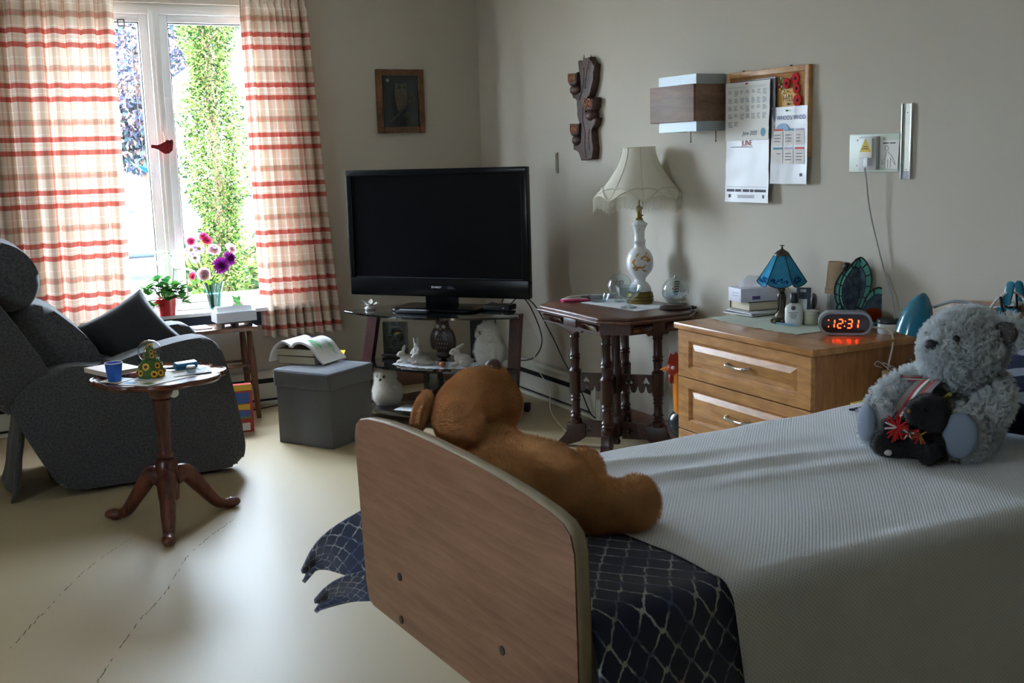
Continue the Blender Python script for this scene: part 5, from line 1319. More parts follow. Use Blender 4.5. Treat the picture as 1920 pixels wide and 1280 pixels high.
# ---------------------------------------------------------------- parlour table
m_wal = WOOD('dark_walnut', (34, 16, 12), (66, 33, 26), 5, (3, 3, .5), .36, .08)
m_walt = WOOD('dark_walnut_top', (60, 33, 24), (100, 60, 44), 4, (3, .5, 3), .30, .2)
ptb = thing('parlour_table', 'dark carved wooden parlour table with clipped corners, under the white table lamp', 'table', (3.078, 4.90, 0))
def octo(hw, hl, c): return [(-hw+c, -hl), (hw-c, -hl), (hw, -hl+c), (hw, hl-c), (hw-c, hl), (-hw+c, hl), (-hw, hl-c), (-hw, -hl+c)]
tp = MB(); tp.prism(octo(.286, .410, .115), .738, .755, bev=.006, seg=3); tp.prism(octo(.298, .422, .118), .724, .740, bev=.006, seg=3)
tp.build('tabletop', m_walt, ptb)
ap = MB(); oc = octo(.268, .392, .108)
for k in range(8):
    a = Vector(oc[k]+(0,)); b = Vector(oc[(k+1) % 8]+(0,)); d = (b-a).normalized(); n = Vector((d.y, -d.x, 0))
    L = (b-a).length; c = (a+b)/2+Vector((0, 0, .697)); ang_ = math.atan2(d.y, d.x)
    ap.box(c-n*.009, (L, .018, .056), (0, 0, ang_))
    if L > .2:
        ap.m = 1
        for s in (-1, 1): ap.box(c+d*s*L*.30+n*.005, (L*.34, .014, .034), (0.5, 0, ang_), bev=.002)
        ap.m = 0
        ap.box(c+n*.003, (L*.22, .008, .042), (0, 0, ang_), bev=.003)
        mt = Matrix((tuple(d)+(0,), (0, 0, 0, 0), (0, 0, 0, 0), (0, 0, 0, 1))); mt = Matrix(((d.x, 0, n.x, c.x), (d.y, 0, n.y, c.y), (0, 1, 0, .672), (0, 0, 0, 1)))
        ap.prism(ccw([(-L*.22, 0), (-L*.17, -.018), (-L*.10, -.012), (-L*.06, -.03), (0, -.038), (L*.06, -.03), (L*.10, -.012), (L*.17, -.018), (L*.22, 0)]), -.016, 0, mt, bev=.002)
ap.build('apron', [m_wal, M('polished_moulding', (52, 26, 20), .16, coat=1.0)], ptb)
LP_ = [(.030, .125), (.032, .15), (.022, .158), (.029, .168), (.022, .178), (.030, .188), (.022, .200), (.022, .245), (.027, .252), (.022, .262), (.027, .272), (.022, .282), (.031, .292), (.031, .405), (.034, .412), (.026, .422), (.022, .43), (.024, .47), (.029, .477), (.023, .486), (.029, .495), (.023, .505), (.023, .585), (.028, .592), (.023, .600), (.026, .61), (.022, .62), (.028, .64), (.030, .67)]
def fretpanel(mb, outline, holes, y0, y1, mtx):
    n0 = len(mb.bm.faces); es = []
    for lp in [outline]+holes:
        vs = [mb.bm.verts.new(mtx @ Vector((x, y, y0))) for x, y in lp]
        es += [mb.bm.edges.new((vs[k], vs[(k+1) % len(vs)])) for k in range(len(vs))]
    g = bmesh.ops.triangle_fill(mb.bm, use_beauty=True, use_dissolve=False, edges=es, normal=mtx.to_3x3() @ Vector((0, 0, 1)))
    fs = [f for f in g['geom'] if isinstance(f, bmesh.types.BMFace)]
    e = bmesh.ops.extrude_face_region(mb.bm, geom=fs)
    dv = mtx.to_3x3() @ Vector((0, 0, y1-y0))
    bmesh.ops.translate(mb.bm, vec=dv, verts=[v for v in e['geom'] if isinstance(v, bmesh.types.BMVert)])
    mb._mark(n0)
def star(cx, cy, r):
    return [(cx+(r if k % 2 == 0 else r*.38)*math.cos(k*PI/4), cy+(r if k % 2 == 0 else r*.38)*math.sin(k*PI/4)) for k in range(8)]
def heart(cx, cy, r): return [(cx-r*.9, cy-r*.6), (cx-r*.45, cy-r*.95), (cx, cy-r*.55), (cx+r*.45, cy-r*.95), (cx+r*.9, cy-r*.6), (cx+r*.35, cy+.35*r), (cx, cy+r*1.05), (cx-r*.35, cy+.35*r)]
A_ = .156
for sx, sy in ((-1, -1), (-1, 1), (1, 1), (1, -1)):
    ax_, ay_ = (sx*A_, sy*A_)
    lg = MB().lathe(LP_, 18, (ax_, ay_, 0)); 
    lg.build('leg', m_wal, ptb, 50)
    d = Vector((sx, sy, 0)).normalized(); n = Vector((-d.y, d.x, 0))
    mt = Matrix(((d.x, 0, n.x, 0), (d.y, 0, n.y, 0), (0, 1, 0, 0), (0, 0, 0, 1)))
    # bottom bracket block and splayed foot
    ft = MB()
    ft.prism(ccw([(A_*1.414-.055, .055), (A_*1.414-.02, .03), (A_*1.414+.07, 0.0), (A_*1.414+.125, 0.0), (A_*1.414+.06, .06), (A_*1.414+.045, .085), (A_*1.414+.045, .13), (A_*1.414-.055, .13)]), -.021, .021, mt, bev=.004)
    ft.build('foot', m_wal, ptb)
    x0, x1 = .030, A_*1.414-.020
    up = [(x0, .40), (x0, .335)]; nsc = 4; wv = (x1-x0)/nsc
    for k in range(nsc):
        c = x0+wv*(k+.5)
        up += [(c-wv*.34, .318), (c-wv*.24, .307), (c, .303), (c+wv*.24, .307), (c+wv*.34, .318), (c+wv*.5, .343 if k < nsc-1 else .335)]
    up += [(x1, .40)]
    fp = MB()
    fretpanel(fp, ccw(up), [heart(x0+wv*.95, .368, .021), heart(x0+wv*3.05, .368, .021)], -.008, .008, mt)
    fp.build('fret_panel', m_wal, ptb, 30)
    fl2 = MB(); fretpanel(fl2, [(x0, .055), (x1-.02, .055), (x1-.02, .142), (x0, .142)], [star(x0+wv*.95, .10, .022), star(x0+wv*2.75, .10, .022)], -.009, .009, mt)
    fl2.build('lower_fret_panel', m_wal, ptb, 30)
cpst = MB().lathe([(0, .0), (.016, .004), (.02, .02), (.012, .035), (.022, .045), (.034, .06), (.034, .155), (.026, .165), (.032, .18), (.024, .195), (.024, .28), (.034, .29), (.034, .41), (.026, .425), (.03, .44), (.022, .46), (.024, .60), (.032, .62), (.032, .69)], 18, (0, 0, .02))
cpst.build('centre_post', m_wal, ptb, 50)
TT = .7555
# runner under the lamp
def _runner(s, t):
    x = -.13+.26*s; y = -.30+.46*t
    e = .004*math.sin(t*110)*(1 if s in (0, 1) else 0); f = .004*math.sin(s*70)*(1 if t in (0, 1) else 0)
    return (x+e, y+f, .0012)
tag(MB().sheet(_runner, 30, 60, None, .0012).build('lace_runner', MATS['lace_white'], None, 40), 'white crocheted lace runner under the lamp on the parlour table', 'doily', None, (3.155, 4.99, TT), .12)
# lamp
m_opal = M('opal_glass', (214, 216, 216), .25, coat=.3); m_brass = M('aged_brass', (128, 108, 58), .4, .75); m_gold = M('gold_print', (176, 128, 44), .4, .4)
m_shade = TRANSL('lampshade_cloth', (232, 228, 214), .3)
lp = thing('table_lamp', 'white opal glass table lamp with a cream fringed shade on the parlour table', 'lamp', (3.248, 4.925, TT+.0016), .3)
MB().lathe([(0, 0), (.068, 0), (.070, .012), (.069, .045), (.066, .056), (.058, .060), (0, .060)], 40).build('foot_ring', m_brass, lp, 40)
rg = MB()
for z in (.018, .034): rg.tube([(.0695*math.cos(2*PI*k/40), .0695*math.sin(2*PI*k/40), z) for k in range(40)], .003, 6, closed=True)
rg.build('pierced_band', M('brass_dark', (84, 70, 36), .5, .6), lp, 180)
MB().lathe([(0, .060), (.058, .062), (.060, .075), (.056, .085), (.050, .095), (.040, .108), (.030, .118), (.029, .126), (.040, .140), (.058, .160), (.069, .185), (.072, .205), (.070, .235), (.060, .262), (.045, .280), (.032, .290), (.029, .30), (.030, .318), (.034, .322), (.030, .330), (.026, .336), (.027, .37), (.032, .39), (.040, .404), (.044, .410), (.040, .418), (.028, .424), (.024, .432), (0, .434)], 40).build('glass_body', m_opal, lp, 60)
gd = MB(); rg_ = random.Random(5)
def surf_r(z):
    t = [(.140, .040), (.160, .058), (.185, .069), (.205, .072), (.235, .070), (.262, .060), (.28, .045), (.336, .026), (.37, .027), (.404, .04)]
    for (a, b), (c, d) in zip(t, t[1:]):
        if a <= z <= c: return b+(d-b)*(z-a)/(c-a)
    return .05
def gleaf(a0, z0, da, dz, w):
    pts = []
    for k in range(7):
        t = k/6; a = a0+da*t; z = z0+dz*t; pts.append((a, z, w*math.sin(PI*min(.97, .06+t*.9))))
    for (a, z, w0), (b, y, w1) in zip(pts, pts[1:]):
        q = []
        for aa, zz in ((a, z-w0), (b, y-w1), (b, y+w1), (a, z+w0)):
            r = surf_r(zz)+.0008; q.append((r*math.cos(aa), r*math.sin(aa), zz))
        gd.quad(q)
b0 = -2.3
for a0, z0, da, dz, w in ((b0-.75, .215, .35, .02, .010), (b0-.7, .19, .4, -.01, .010), (b0-.5, .245, .3, .02, .006), (b0-.1, .24, .7, .0, .012), (b0+.3, .255, .3, .014, .006), (b0+.35, .225, .4, .006, .009), (b0-.45, .19, .5, .004, .006), (b0-.05, .185, .4, .02, .005), (b0, .18, .45, -.012, .005), (b0-.75, .225, .5, -.05, .008), (b0-.2, .38, .15, .012, .005), (b0-.6, .365, .2, .015, .005)): gleaf(a0, z0, da, dz, w)
gd.build('gold_flowers', m_gold, lp, 60, recalc=False)
MB().lathe([(0, .432), (.018, .433), (.02, .44), (.014, .445), (.013, .485), (.018, .49), (.018, .50), (.010, .505), (.004, .51), (.004, .80), (0, .80)], 20).build('socket', m_brass, lp, 50)
MB().box((.02, 0, .455), (.02, .006, .006)).build('switch_key', m_dark, lp)
SHN = 96
def shade_r(t, a):           # t 0 bottom .. 1 top
    r = .083+(.238-.083)*((1-t)**1.75)
    return r*(1-.035*abs(math.sin(4*a))*(1-t))
sh_ = MB(); zb_, zt_ = .565, .805
sh_.sheet(lambda s, t: (shade_r(t, 2*PI*s)*math.cos(2*PI*s), shade_r(t, 2*PI*s)*math.sin(2*PI*s), zb_-.030*(1-abs(math.sin(4*2*PI*s)))*(1-t)**3+(zt_-zb_)*t), SHN, 22)
bmesh.ops.remove_doubles(sh_.bm, verts=sh_.bm.verts, dist=.0004)
sh_.build('lamp_shade', m_shade, lp, 60)
br = MB()
for k in range(8):
    a = 2*PI*(k+.0)/8
    br.tube([((shade_r(t/10, a)+.001)*math.cos(a), (shade_r(t/10, a)+.001)*math.sin(a), zb_-.030*(1-abs(math.sin(4*a)))*(1-t/10)**3+(zt_-zb_)*t/10) for t in range(11)], .0016, 5)
for sgn in (0, 1):     # two crossing rows of scalloped braid
    pts = []
    for k in range(160):
        a = 2*PI*k/160; t = .10+.10*(1 if sgn else -1)*math.cos(8*a/2*1.0); t = max(.01, t)
        r = shade_r(t, a)+.002; pts.append((r*math.cos(a), r*math.sin(a), zb_-.030*(1-abs(math.sin(4*a)))*(1-t)**3+(zt_-zb_)*t))
    br.tube(pts, .0032, 5, closed=True)
br.tube([((shade_r(1, 0)+.001)*math.cos(2*PI*k/48), (shade_r(1, 0)+.001)*math.sin(2*PI*k/48), zt_) for k in range(48)], .003, 6, closed=True)
br.build('braid', TRANSL('braid_cream', (222, 216, 198), .2), lp, 180)
fg = MB()
for k in range(230):
    a = 2*PI*k/230; r = shade_r(0, a); z = zb_-.030*(1-abs(math.sin(4*a))); L = .062+.006*math.sin(k*1.7)
    fg.tube([(r*math.cos(a), r*math.sin(a), z), ((r+.001)*math.cos(a), (r+.001)*math.sin(a), z-L)], [.0016, .0013], 4, False)
fg.build('fringe', TRANSL('fringe_cream', (226, 222, 208), .25), lp, 180)
# glass things beside the lamp
m_cg = GLASS('crystal', (232, 238, 240), 2.4)
gb1 = thing('glass_ball', 'clear hollow glass ball with a bow inside, left of the white lamp', 'ornament', (3.19, 5.03, TT+.002))
MB().ell((0, 0, .082), .068, u=32, v=20).build('ball', MATS['clear_glass'], gb1, 180)
MB().tube([(.007*math.cos(2*PI*k/12), 0, .158+.008*math.sin(2*PI*k/12)) for k in range(12)], .0018, 6, closed=True).build('hanging_loop', m_cg, gb1, 180)
MB().lathe([(0, 0), (.03, 0), (.032, .006), (.024, .014), (0, .014)], 24).build('stand', m_cg, gb1, 50)
bw = MB()
for s in (-1, 1): bw.tube([(s*.012+s*.012*math.cos(2*PI*k/12), 0, .10+.009*math.sin(2*PI*k/12)) for k in range(12)], .002, 5, closed=True)
bw.cyl((0, 0, .09), (0, 0, .035), .0015, seg=6); bw.build('bow', m_dark, gb1, 180)
gbl = thing('glass_compote', 'clear glass footed bowl in front of the lamp on the parlour table', 'bowl', (3.092, 4.795, TT+.002))
MB().lathe([(0, 0), (.040, 0), (.042, .004), (.016, .012), (.009, .02), (.010, .035), (.022, .045), (.050, .065), (.063, .092), (.066, .112), (.063, .112), (.058, .09), (.045, .068), (.018, .049), (0, .046)], 36).build('bowl', m_cg, gbl, 60)
crd = thing('crystal_dish', 'low cut crystal dish at the back left of the lace runner', 'dish', (3.105, 5.10, TT+.002))
cb = MB(); NR = 36; rings = []
for r, z in ((0, 0), (.040, 0), (.052, .03), (.056, .038), (.052, .038), (.038, .006), (0, .006)): rings.append([cb.bm.verts.new((r*(1+(.05 if k % 2 else 0))*math.cos(2*PI*k/NR), r*(1+(.05 if k % 2 else 0))*math.sin(2*PI*k/NR), z)) for k in range(NR)])
for a, b in zip(rings, rings[1:]):
    for k in range(NR): cb.bm.faces.new((a[k], a[(k+1) % NR], b[(k+1) % NR], b[k]))
bmesh.ops.remove_doubles(cb.bm, verts=cb.bm.verts, dist=1e-5)
cb.build('dish', m_cg, crd, 20)
gb2 = thing('owl_globe', 'glass ball with a painted owl on a dark wooden base, right of the lamp', 'ornament', (3.272, 4.64, TT))
MB().lathe([(0, 0), (.078, 0), (.080, .006), (.076, .012), (.064, .016), (.058, .024), (0, .024)], 36).build('wooden_base', m_wal, gb2, 50)
MB().ell((0, 0, .090), .068, u=32, v=20).build('ball', MATS['clear_glass'], gb2, 180)
MB().cyl((0, 0, .155), (0, 0, .168), .007, .004, 12).build('cap', m_cg, gb2)
od = MB(); od.m = 0
od.lathe([(.048, .055), (.058, .066), (.063, .075)], 24, cap=False, c=(0, 0, 0))
od.m = 1
for k in range(5): od.tube([(.012*k/3-.01+.014*math.cos(a), -.02+.012*k*.3, .085+.012*k+.010*math.sin(a)*.4) for a in [PI*j/6 for j in range(7)]], .0028, 5)
od.m = 2; od.ell((-.012, -.02, .076), (.012, .010, .012), u=10, v=8); od.m = 3; od.ell((-.03, -.02, .105), (.006, .004, .003), u=8, v=6)
od.m = 0
for k in range(24):
    a = 2*PI*k/24; od.tube([(.055*math.cos(a), .055*math.sin(a), .055), (.060*math.cos(a), .060*math.sin(a), .085+.012*math.sin(k*2.3))], [.003, .0006], 4)
od.build('painted_owl', [TRANSL('frost_white', (226, 230, 230), .4), m_black, M('print_aqua', (120, 180, 190), .6), m_pop], gb2, 60)
MB().box((.098, .0, .003), (.024, .012, .006), bev=.001).build('latch', m_wal, gb2)
# phone, charger, pink case
tag(MB().prism(ccw(rrect(.15, .075, .012)), 0, .010, bev=.002).build('phone', M('phone_pink', (170, 40, 90), .3)), 'dark pink phone at the back left corner of the parlour table', 'phone', None, (3.02, 5.215, TT), -.3)
tag(MB().prism(ccw(rrect(.14, .07, .012)), 0, .012, bev=.002).build('tablet_case', m_black), 'flat black case beside the dark pink phone on the parlour table', 'case', None, (3.15, 5.23, TT), -.5)
chg = thing('charger', 'small grey charger plug with a white lead behind the crystal dish', 'charger', (3.225, 5.17, TT), -.3)
MB().box((0, 0, .015), (.045, .03, .028), bev=.004).build('plug', M('charger_grey', (150, 152, 156), .4), chg)
MB().tube(crv([(-.02, .0, .02), (-.09, .05, .02), (-.20, .09, .012), (-.27, .02, .008), (-.24, -.06, .02), (-.16, -.06, .014)], 7), .003, 6).build('lead', m_cw, chg, 180)
tag(MB().box((0, 0, .006), (.03, .014, .012), bev=.003).build('clip', m_black), 'small dark clip lying at the right back edge of the parlour table', 'clip', None, (3.338, 4.572, TT), .4)
# white sensor at the heater end
tag(MB().box((0, 0, .07), (.07, .05, .14), bev=.006).build('power_block', M('unit_white', (216, 216, 208), .4)), 'white block standing at the end of the right wall heater behind the parlour table', 'power block', None, (3.30, 5.40, 0), 0)
tag(MB().tube(crv([(3.24, 4.86, .004), (3.15, 4.80, .02), (3.10, 4.72, .012), (3.14, 4.66, .004), (3.25, 4.70, .004), (3.34, 4.74, .004)], 8), .005, 6).build('white_lead', m_cw, None, 180), 'white lead on the floor under the parlour table', 'cable')
tag(MB().tube(crv([(3.345, 4.80, .70), (3.36, 4.70, .45), (3.37, 4.62, .2), (3.36, 4.66, .02)], 8), .004, 6).build('lamp_cord', m_cw, None, 180), 'pale lamp cord dropping down the wall behind the parlour table and the rooster', 'cord')

# rooster
ro = thing('rooster_figure', 'painted rooster figure standing on the floor between the parlour table and the dresser', 'figure', (3.185, 4.338, 0), 2.58)
# local x is the way it faces
rb = MB()
rb.tube(crv([(-.13, 0, .30), (-.08, 0, .22), (0, 0, .205), (.06, 0, .26), (.085, 0, .36), (.09, 0, .44), (.095, 0, .50)], 5), [.03, .04, .05, .062, .07, .078, .084, .088, .09, .09, .088, .085, .08, .074, .068, .063, .058, .054, .05, .046, .043, .041, .04, .039, .038, .038, .037, .036, .035, .033, .03], 20, flat=.75)
o = blob('body', rb, M('rooster_hackle', (212, 130, 30), .35, coat=.3, var=.25, vs=30, stretch=(1, 1, .3)), ro, .007, 3)
MB().ell((.105, 0, .505), (.042, .034, .040)).build('head', M('rooster_red', (150, 36, 22), .4), ro, 180)
MB().ell((.015, 0, .225), (.130, .085, .095), (0, -.25, 0)).build('breast', M('rooster_black', (24, 34, 40), .3, var=.6, vs=26, coat=.3), ro, 180)
for s in (-1, 1):
    MB().ell((-.01, s*.062, .255), (.085, .02, .055), (0, -.25, 0)).build('wing', M('rooster_orange', (206, 84, 26), .35, coat=.3), ro, 180)
    MB().ell((.118, s*.031, .515), (.009, .005, .009), u=12, v=8).build('eye', M('white_plastic', (222, 222, 218), .4), ro, 180)
    MB().tube([(.0, s*.035, .17), (.01, s*.035, .02), (.04, s*.035, .012)], [.012, .009, .008], 8).build('leg', m_tan, ro)
    MB().ell((.125, s*.01, .458), (.013, .008, .026)).build('wattle', M('rooster_red', (150, 36, 22), .4), ro, 180)
MB().prism(ccw([(.065, .53), (.055, .56), (.075, .578), (.085, .562), (.10, .592), (.112, .568), (.13, .585), (.135, .555), (.145, .53), (.11, .52)]), -.009, .009, Matrix(((1, 0, 0, 0), (0, 0, -1, 0), (0, 1, 0, 0), (0, 0, 0, 1))), bev=.003).build('comb', MATS['rooster_red'], ro)
MB().lathe([(.014, 0), (0, .04)], 10, mtx=T_((.142, 0, .505)) @ Matrix.Rotation(PI*.53, 4, 'Y'), cap=False).build('beak', M('beak_orange', (220, 130, 40), .6), ro)
tl = MB()
for k in range(7): tl.tube(crv([(-.10, (k-3)*.012, .26), (-.17, (k-3)*.018, .34+.012*k), (-.22, (k-3)*.02, .30+.02*k), (-.23, (k-3)*.02, .2+.025*k)], 5), [.012]*15+[.004], 6)
tl.build('tail_feathers', MATS['rooster_black'], ro, 180)
MB().box((.02, 0, .007), (.12, .10, .014), bev=.004).build('base', m_black, ro)

# ---------------------------------------------------------------- dresser
m_oak = GRAIN('oak_front', (156, 106, 56), (196, 144, 86), 9, 'Z', 7, .34, .2, (.35, 1, 1))
m_oakt2 = WOOD('oak_top', (154, 104, 58), (192, 140, 86), 4, (.5, 3, 3), .28, .3)
m_oaks = GRAIN('oak_side', (134, 86, 44), (166, 114, 66), 9, 'Y', 6, .4, .15, (1, 1, .3))
drs = thing('dresser', 'oak chest of drawers carrying the digital clock and the blue lamp', 'dresser', (3.115, 3.592, 0), -PI/2)
# local: x to the right of its front, -y to the front
MB().box((0, -.008, .7875), (.885, .545, .027), bev=.005).build('top', m_oakt2, drs)
cb = MB()
for s in (-1, 1): cb.box((s*.4175, .006, .4125), (.018, .515, .72), bev=.002)
cb.box((0, .255, .4125), (.817, .012, .72)); cb.box((0, .0, .055), (.84, .45, .05)); cb.box((0, 0, .0125), (.83, .44, .045))
cb.build('carcass', m_oaks, drs)
m_nick = M('satin_nickel', (200, 196, 186), .25, .9)
def rect_rings(mb, rings):
    n0 = len(mb.bm.faces); R = []
    for w, h, y, cz in rings: R.append([mb.bm.verts.new((sx*w/2, y, cz+sz*h/2)) for sx, sz in ((-1, -1), (1, -1), (1, 1), (-1, 1))])
    for a, b in zip(R, R[1:]):
        for k in range(4): mb.bm.faces.new((a[k], a[(k+1) % 4], b[(k+1) % 4], b[k]))
    mb.bm.faces.new(R[-1]); mb.bm.faces.new(R[0][::-1]); mb._mark(n0)
for z0, z1 in ((.565, .770), (.330, .560), (.085, .325)):
    cz = (z0+z1)/2; h = z1-z0
    d = MB(); yf = -.270; ph = h-.090
    rect_rings(d, [(.848, h, yf+.02, cz), (.848, h, yf+.002, cz), (.844, h-.004, yf, cz), (.696, ph+.006, yf, cz), (.678, ph-.014, yf+.011, cz), (.668, ph-.024, yf+.012, cz), (.612, ph-.070, yf+.002, cz)])
    dd = d.build('drawer', m_oak, drs, 20)
    hb = MB(); hz = cz+.002
    hb.tube(crv([(-.072, yf+.004, hz), (-.070, yf-.014, hz), (-.045, yf-.026, hz-.003), (0, yf-.020, hz-.006), (.045, yf-.026, hz-.003), (.070, yf-.014, hz), (.072, yf+.004, hz)], 6), [.0065]*8+[.008]*4+[.0055]*13+[.008]*4+[.0065]*8, 10)
    hb.build('handle', m_nick, dd, 180)
DZ = .8012
def _cl(s, t):
    e = .008*math.sin(s*60)*(t < .02 or t > .98)+.0; f = .008*math.sin(t*34)*(s < .02 or s > .98)
    x = 3.02+.30*t+f-.02*math.sin(s*3); y = 4.03-.58*s
    return (x+.006*math.sin(s*60)*(1 if t < .02 else 0), y, .0015+.004*max(0, noise.noise(Vector((s*7, t*4, 5)))))
tag(MB().sheet(_cl, 70, 20, None, .0012).build('lace_cloth', M('lace_mint', (196, 206, 194), .9, bump=.5, bs=240), None, 40), 'pale green lace cloth spread across the dresser top', 'cloth', None, (0, 0, DZ))
def mag(name, label, x, y, rz, w, d, h, z, col):
    t = thing(name, label, 'magazine', (x, y, z), rz)
    MB().box((0, 0, h/2), (w, d, h), bev=.0015).build('pages', m_paper, t)
    MB().box((0, 0, h+.0006), (w, d, .001)).build('cover', M('mag_%d' % col[0], col, .35), t)
mag('magazine', 'dark blue magazine under the book at the left end of the dresser top', 3.255, 4.005, .08, .20, .19, .005, DZ+.0075, (40, 62, 110))
mag('magazine', 'white magazine between the dark blue one and the tan paged book on the dresser', 3.265, 4.0, -.06, .19, .19, .004, DZ+.0142, (206, 210, 216))
tb_ = hardback('hardback_book', 'thick tan-paged book under the tissue box on the dresser', (3.292, 4.045, DZ+.0195), -.10, .165, .155, .040, (54, 40, 36))
ts = thing('tissue_box', 'white and lilac tissue box on the tan-paged book on the dresser', 'box', (3.28, 4.025, DZ+.0602), -.16)
MB().box((0, 0, .031), (.215, .115, .062), bev=.002).build('carton', M('carton_lilac', (206, 206, 220), .45, var=.06, vs=20), ts)
pt = MB(); pt.m = 0; pt.quad([(-.05, -.0579, .01), (-.01, -.0579, .01), (-.01, -.0579, .026), (-.05, -.0579, .026)]); pt.m = 1
for k in range(2): pt.quad([(-.1079, .02, .026+.012*k), (-.1079, -.035, .026+.012*k), (-.1079, -.035, .031+.012*k), (-.1079, .02, .031+.012*k)])
pt.build('printing', [M('print_violet', (96, 84, 150), .6), M('print_silver', (170, 170, 186), .5)], ts, 0, recalc=False)
def _tis(s, t):
    a = s*PI*1.9-.3; r = .018+.03*t+.01*math.sin(s*9)
    return (-.03+.055*(2*s-1)+.02*t*math.sin(3*s), .012*math.sin(6*s)*(1+t), .060+.055*t*(1-.55*abs(2*s-1)**1.2)+.004*math.sin(s*22))
MB().sheet(_tis, 24, 8).build('tissue', TRANSL('tissue_white', (232, 232, 236), .35), ts, 60)

# stained glass lamp
m_bronze = M('antique_bronze', (84, 76, 62), .42, .7, var=.2, vs=60)
sl_ = thing('stained_glass_lamp', 'small table lamp with a six-sided blue stained glass shade on the dresser', 'lamp', (3.172, 3.722, DZ+.002), .25)
MB().lathe([(0, 0), (.040, 0), (.042, .006), (.036, .014), (.026, .022), (.028, .032), (.018, .046), (.013, .07), (.015, .10), (.019, .118), (.015, .128), (.010, .134), (.016, .142), (.018, .15), (.010, .158), (.008, .17), (.004, .175), (.004, .29), (0, .29)], 24).build('base', m_bronze, sl_, 50)
fe = MB()
for k in range(8):
    a = 2*PI*k/8; fe.ell((.036*math.cos(a), .036*math.sin(a), .009), (.011, .008, .010), (0, 0, a), 10, 8)
    fe.tube([(.024*math.cos(a), .024*math.sin(a), .025), (.015*math.cos(a+.4), .015*math.sin(a+.4), .07), (.017*math.cos(a+.8), .017*math.sin(a+.8), .115)], .003, 5)
fe.build('acanthus_relief', m_bronze, sl_, 180)
m_sg = TRANSL('glass_blue', (84, 178, 214), .45, var=.12, vs=30); m_sg2 = TRANSL('glass_blossom', (28, 68, 128), .3, var=.3, vs=120)
gz0, gz1, gr0, gr1 = .178, .292, .104, .030
ld = MB(); fl3 = []
def hexp(a, r, z): return Vector((r*math.cos(a), r*math.sin(a), z))
for k in range(6):
    a0, a1 = 2*PI*k/6, 2*PI*(k+1)/6
    mb = MB(); N = 10; 
    def panel(s, t, a0=a0, a1=a1, off=0.0):
        r = gr0+(gr1-gr0)*t
        p = hexp(a0, r, gz0+(gz1-gz0)*t).lerp(hexp(a1, r, gz0+(gz1-gz0)*t), s)
        b = math.sin(PI*s)*max(0, 1-t*2.2)
        n = hexp((a0+a1)/2, 1, 0)
        return p+Vector((0, 0, -.020*math.sin(PI*s)**.7*max(0, 1-t*3)))+n*(-.010*b+off)
    mb.sheet(panel, N, 12, None, .0015)
    mb.build('glass_panel', m_sg, sl_, 60)
    fb2 = MB()
    for j in range(26):
        s = .5+.40*(rr.random()-.5)*1.9; t = .06+.12*rr.random()+.05*math.sin(PI*s)
        c = panel(s, t, off=.0028); w = .006*rr.uniform(.7, 1.4)
        u = (panel(min(1, s+.05), t)-panel(max(0, s-.05), t)).normalized(); v = (panel(s, t+.05)-panel(s, t)).normalized(); an = rr.uniform(0, 3)
        p, q = (u*math.cos(an)+v*math.sin(an))*w, (v*math.cos(an)-u*math.sin(an))*w*.5
        fb2.quad([c-p, c+q, c+p, c-q])
    fb2.build('blossom_band', m_sg2, sl_, 0, recalc=False)
    ld.tube([panel(0, j/8) for j in range(9)], .0022, 6)
    ld.tube([panel(j/12, 0) for j in range(13)], .0018, 6)
ld.build('leading', M('lead_came', (34, 40, 44), .5, .4), sl_, 180)
MB().lathe([(.034, .288), (.034, .292), (.026, .303), (.012, .312), (.006, .315), (.004, .322), (.003, .328), (.010, .329), (.010, .332), (0, .333)], 20).build('cap', m_bronze, sl_, 50)

# toiletries
lo = thing('lotion_bottle', 'white lotion bottle with a black cap on the dresser', 'bottle', (3.175, 3.645, DZ+.004), -.85)
def flatlathe(mb, prof, sc, seg=28): return mb.lathe(prof, seg, scale=sc)
flatlathe(MB(), [(0, 0), (.033, 0), (.036, .004), (.038, .02), (.038, .066), (.034, .078), (.020, .088), (.014, .092), (0, .092)], (1, .55)).build('bottle', M('bottle_white', (222, 224, 222), .35), lo, 50)
MB().lathe([(0, .092), (.0165, .092), (.0175, .095), (.0165, .132), (.015, .134), (0, .134)], 24).build('cap', M('cap_black', (20, 22, 30), .4), lo, 50)
lb_ = MB(); lb_.ell((0, -.0215, .072), (.010, .001, .009), u=14, v=8)
for k, w in enumerate((.040, .026, .032, .026, .020)): lb_.box((0, -.0213, .053-.006*k), (w, .0012, .0022))
lb_.build('label_print', m_ink2, lo, 0)
cj = thing('cream_jar', 'small round jar of pale yellow cream behind the clock on the dresser', 'jar', (3.245, 3.62, DZ+.004))
MB().lathe([(0, 0), (.034, 0), (.037, .004), (.037, .040), (.033, .045), (0, .045)], 28).build('jar', M('cream_yellow', (206, 204, 178), .35), cj, 50)
MB().lathe([(0, .045), (.034, .045), (.034, .053), (.031, .055), (0, .055)], 28).build('lid', M('jar_lid', (214, 212, 196), .4), cj, 50)
ph = thing('phone_holder', 'grey holder with a white card, behind the lotion bottle on the dresser', 'holder', (3.30, 3.735, DZ+.002), -.9)
MB().box((0, .02, .07), (.062, .012, .135), (-.18, 0, 0), bev=.003).build('back', M('holder_grey', (84, 92, 112), .4), ph)
MB().box((-.008, .002, .052), (.052, .003, .075), (-.18, 0, 0)).build('card', m_paper, ph)
MB().box((0, .012, .125), (.025, .006, .012), (-.18, 0, 0)).build('slot', m_paper, ph)
MB().box((.0, .03, .006), (.066, .07, .012), bev=.003).build('base', M('holder_grey', (84, 92, 112), .4), ph)
MB().ell((.045, .015, .08), (.014, .03, .035)).build('hand_mirror', M('holder_brown', (70, 62, 62), .4), ph, 180)
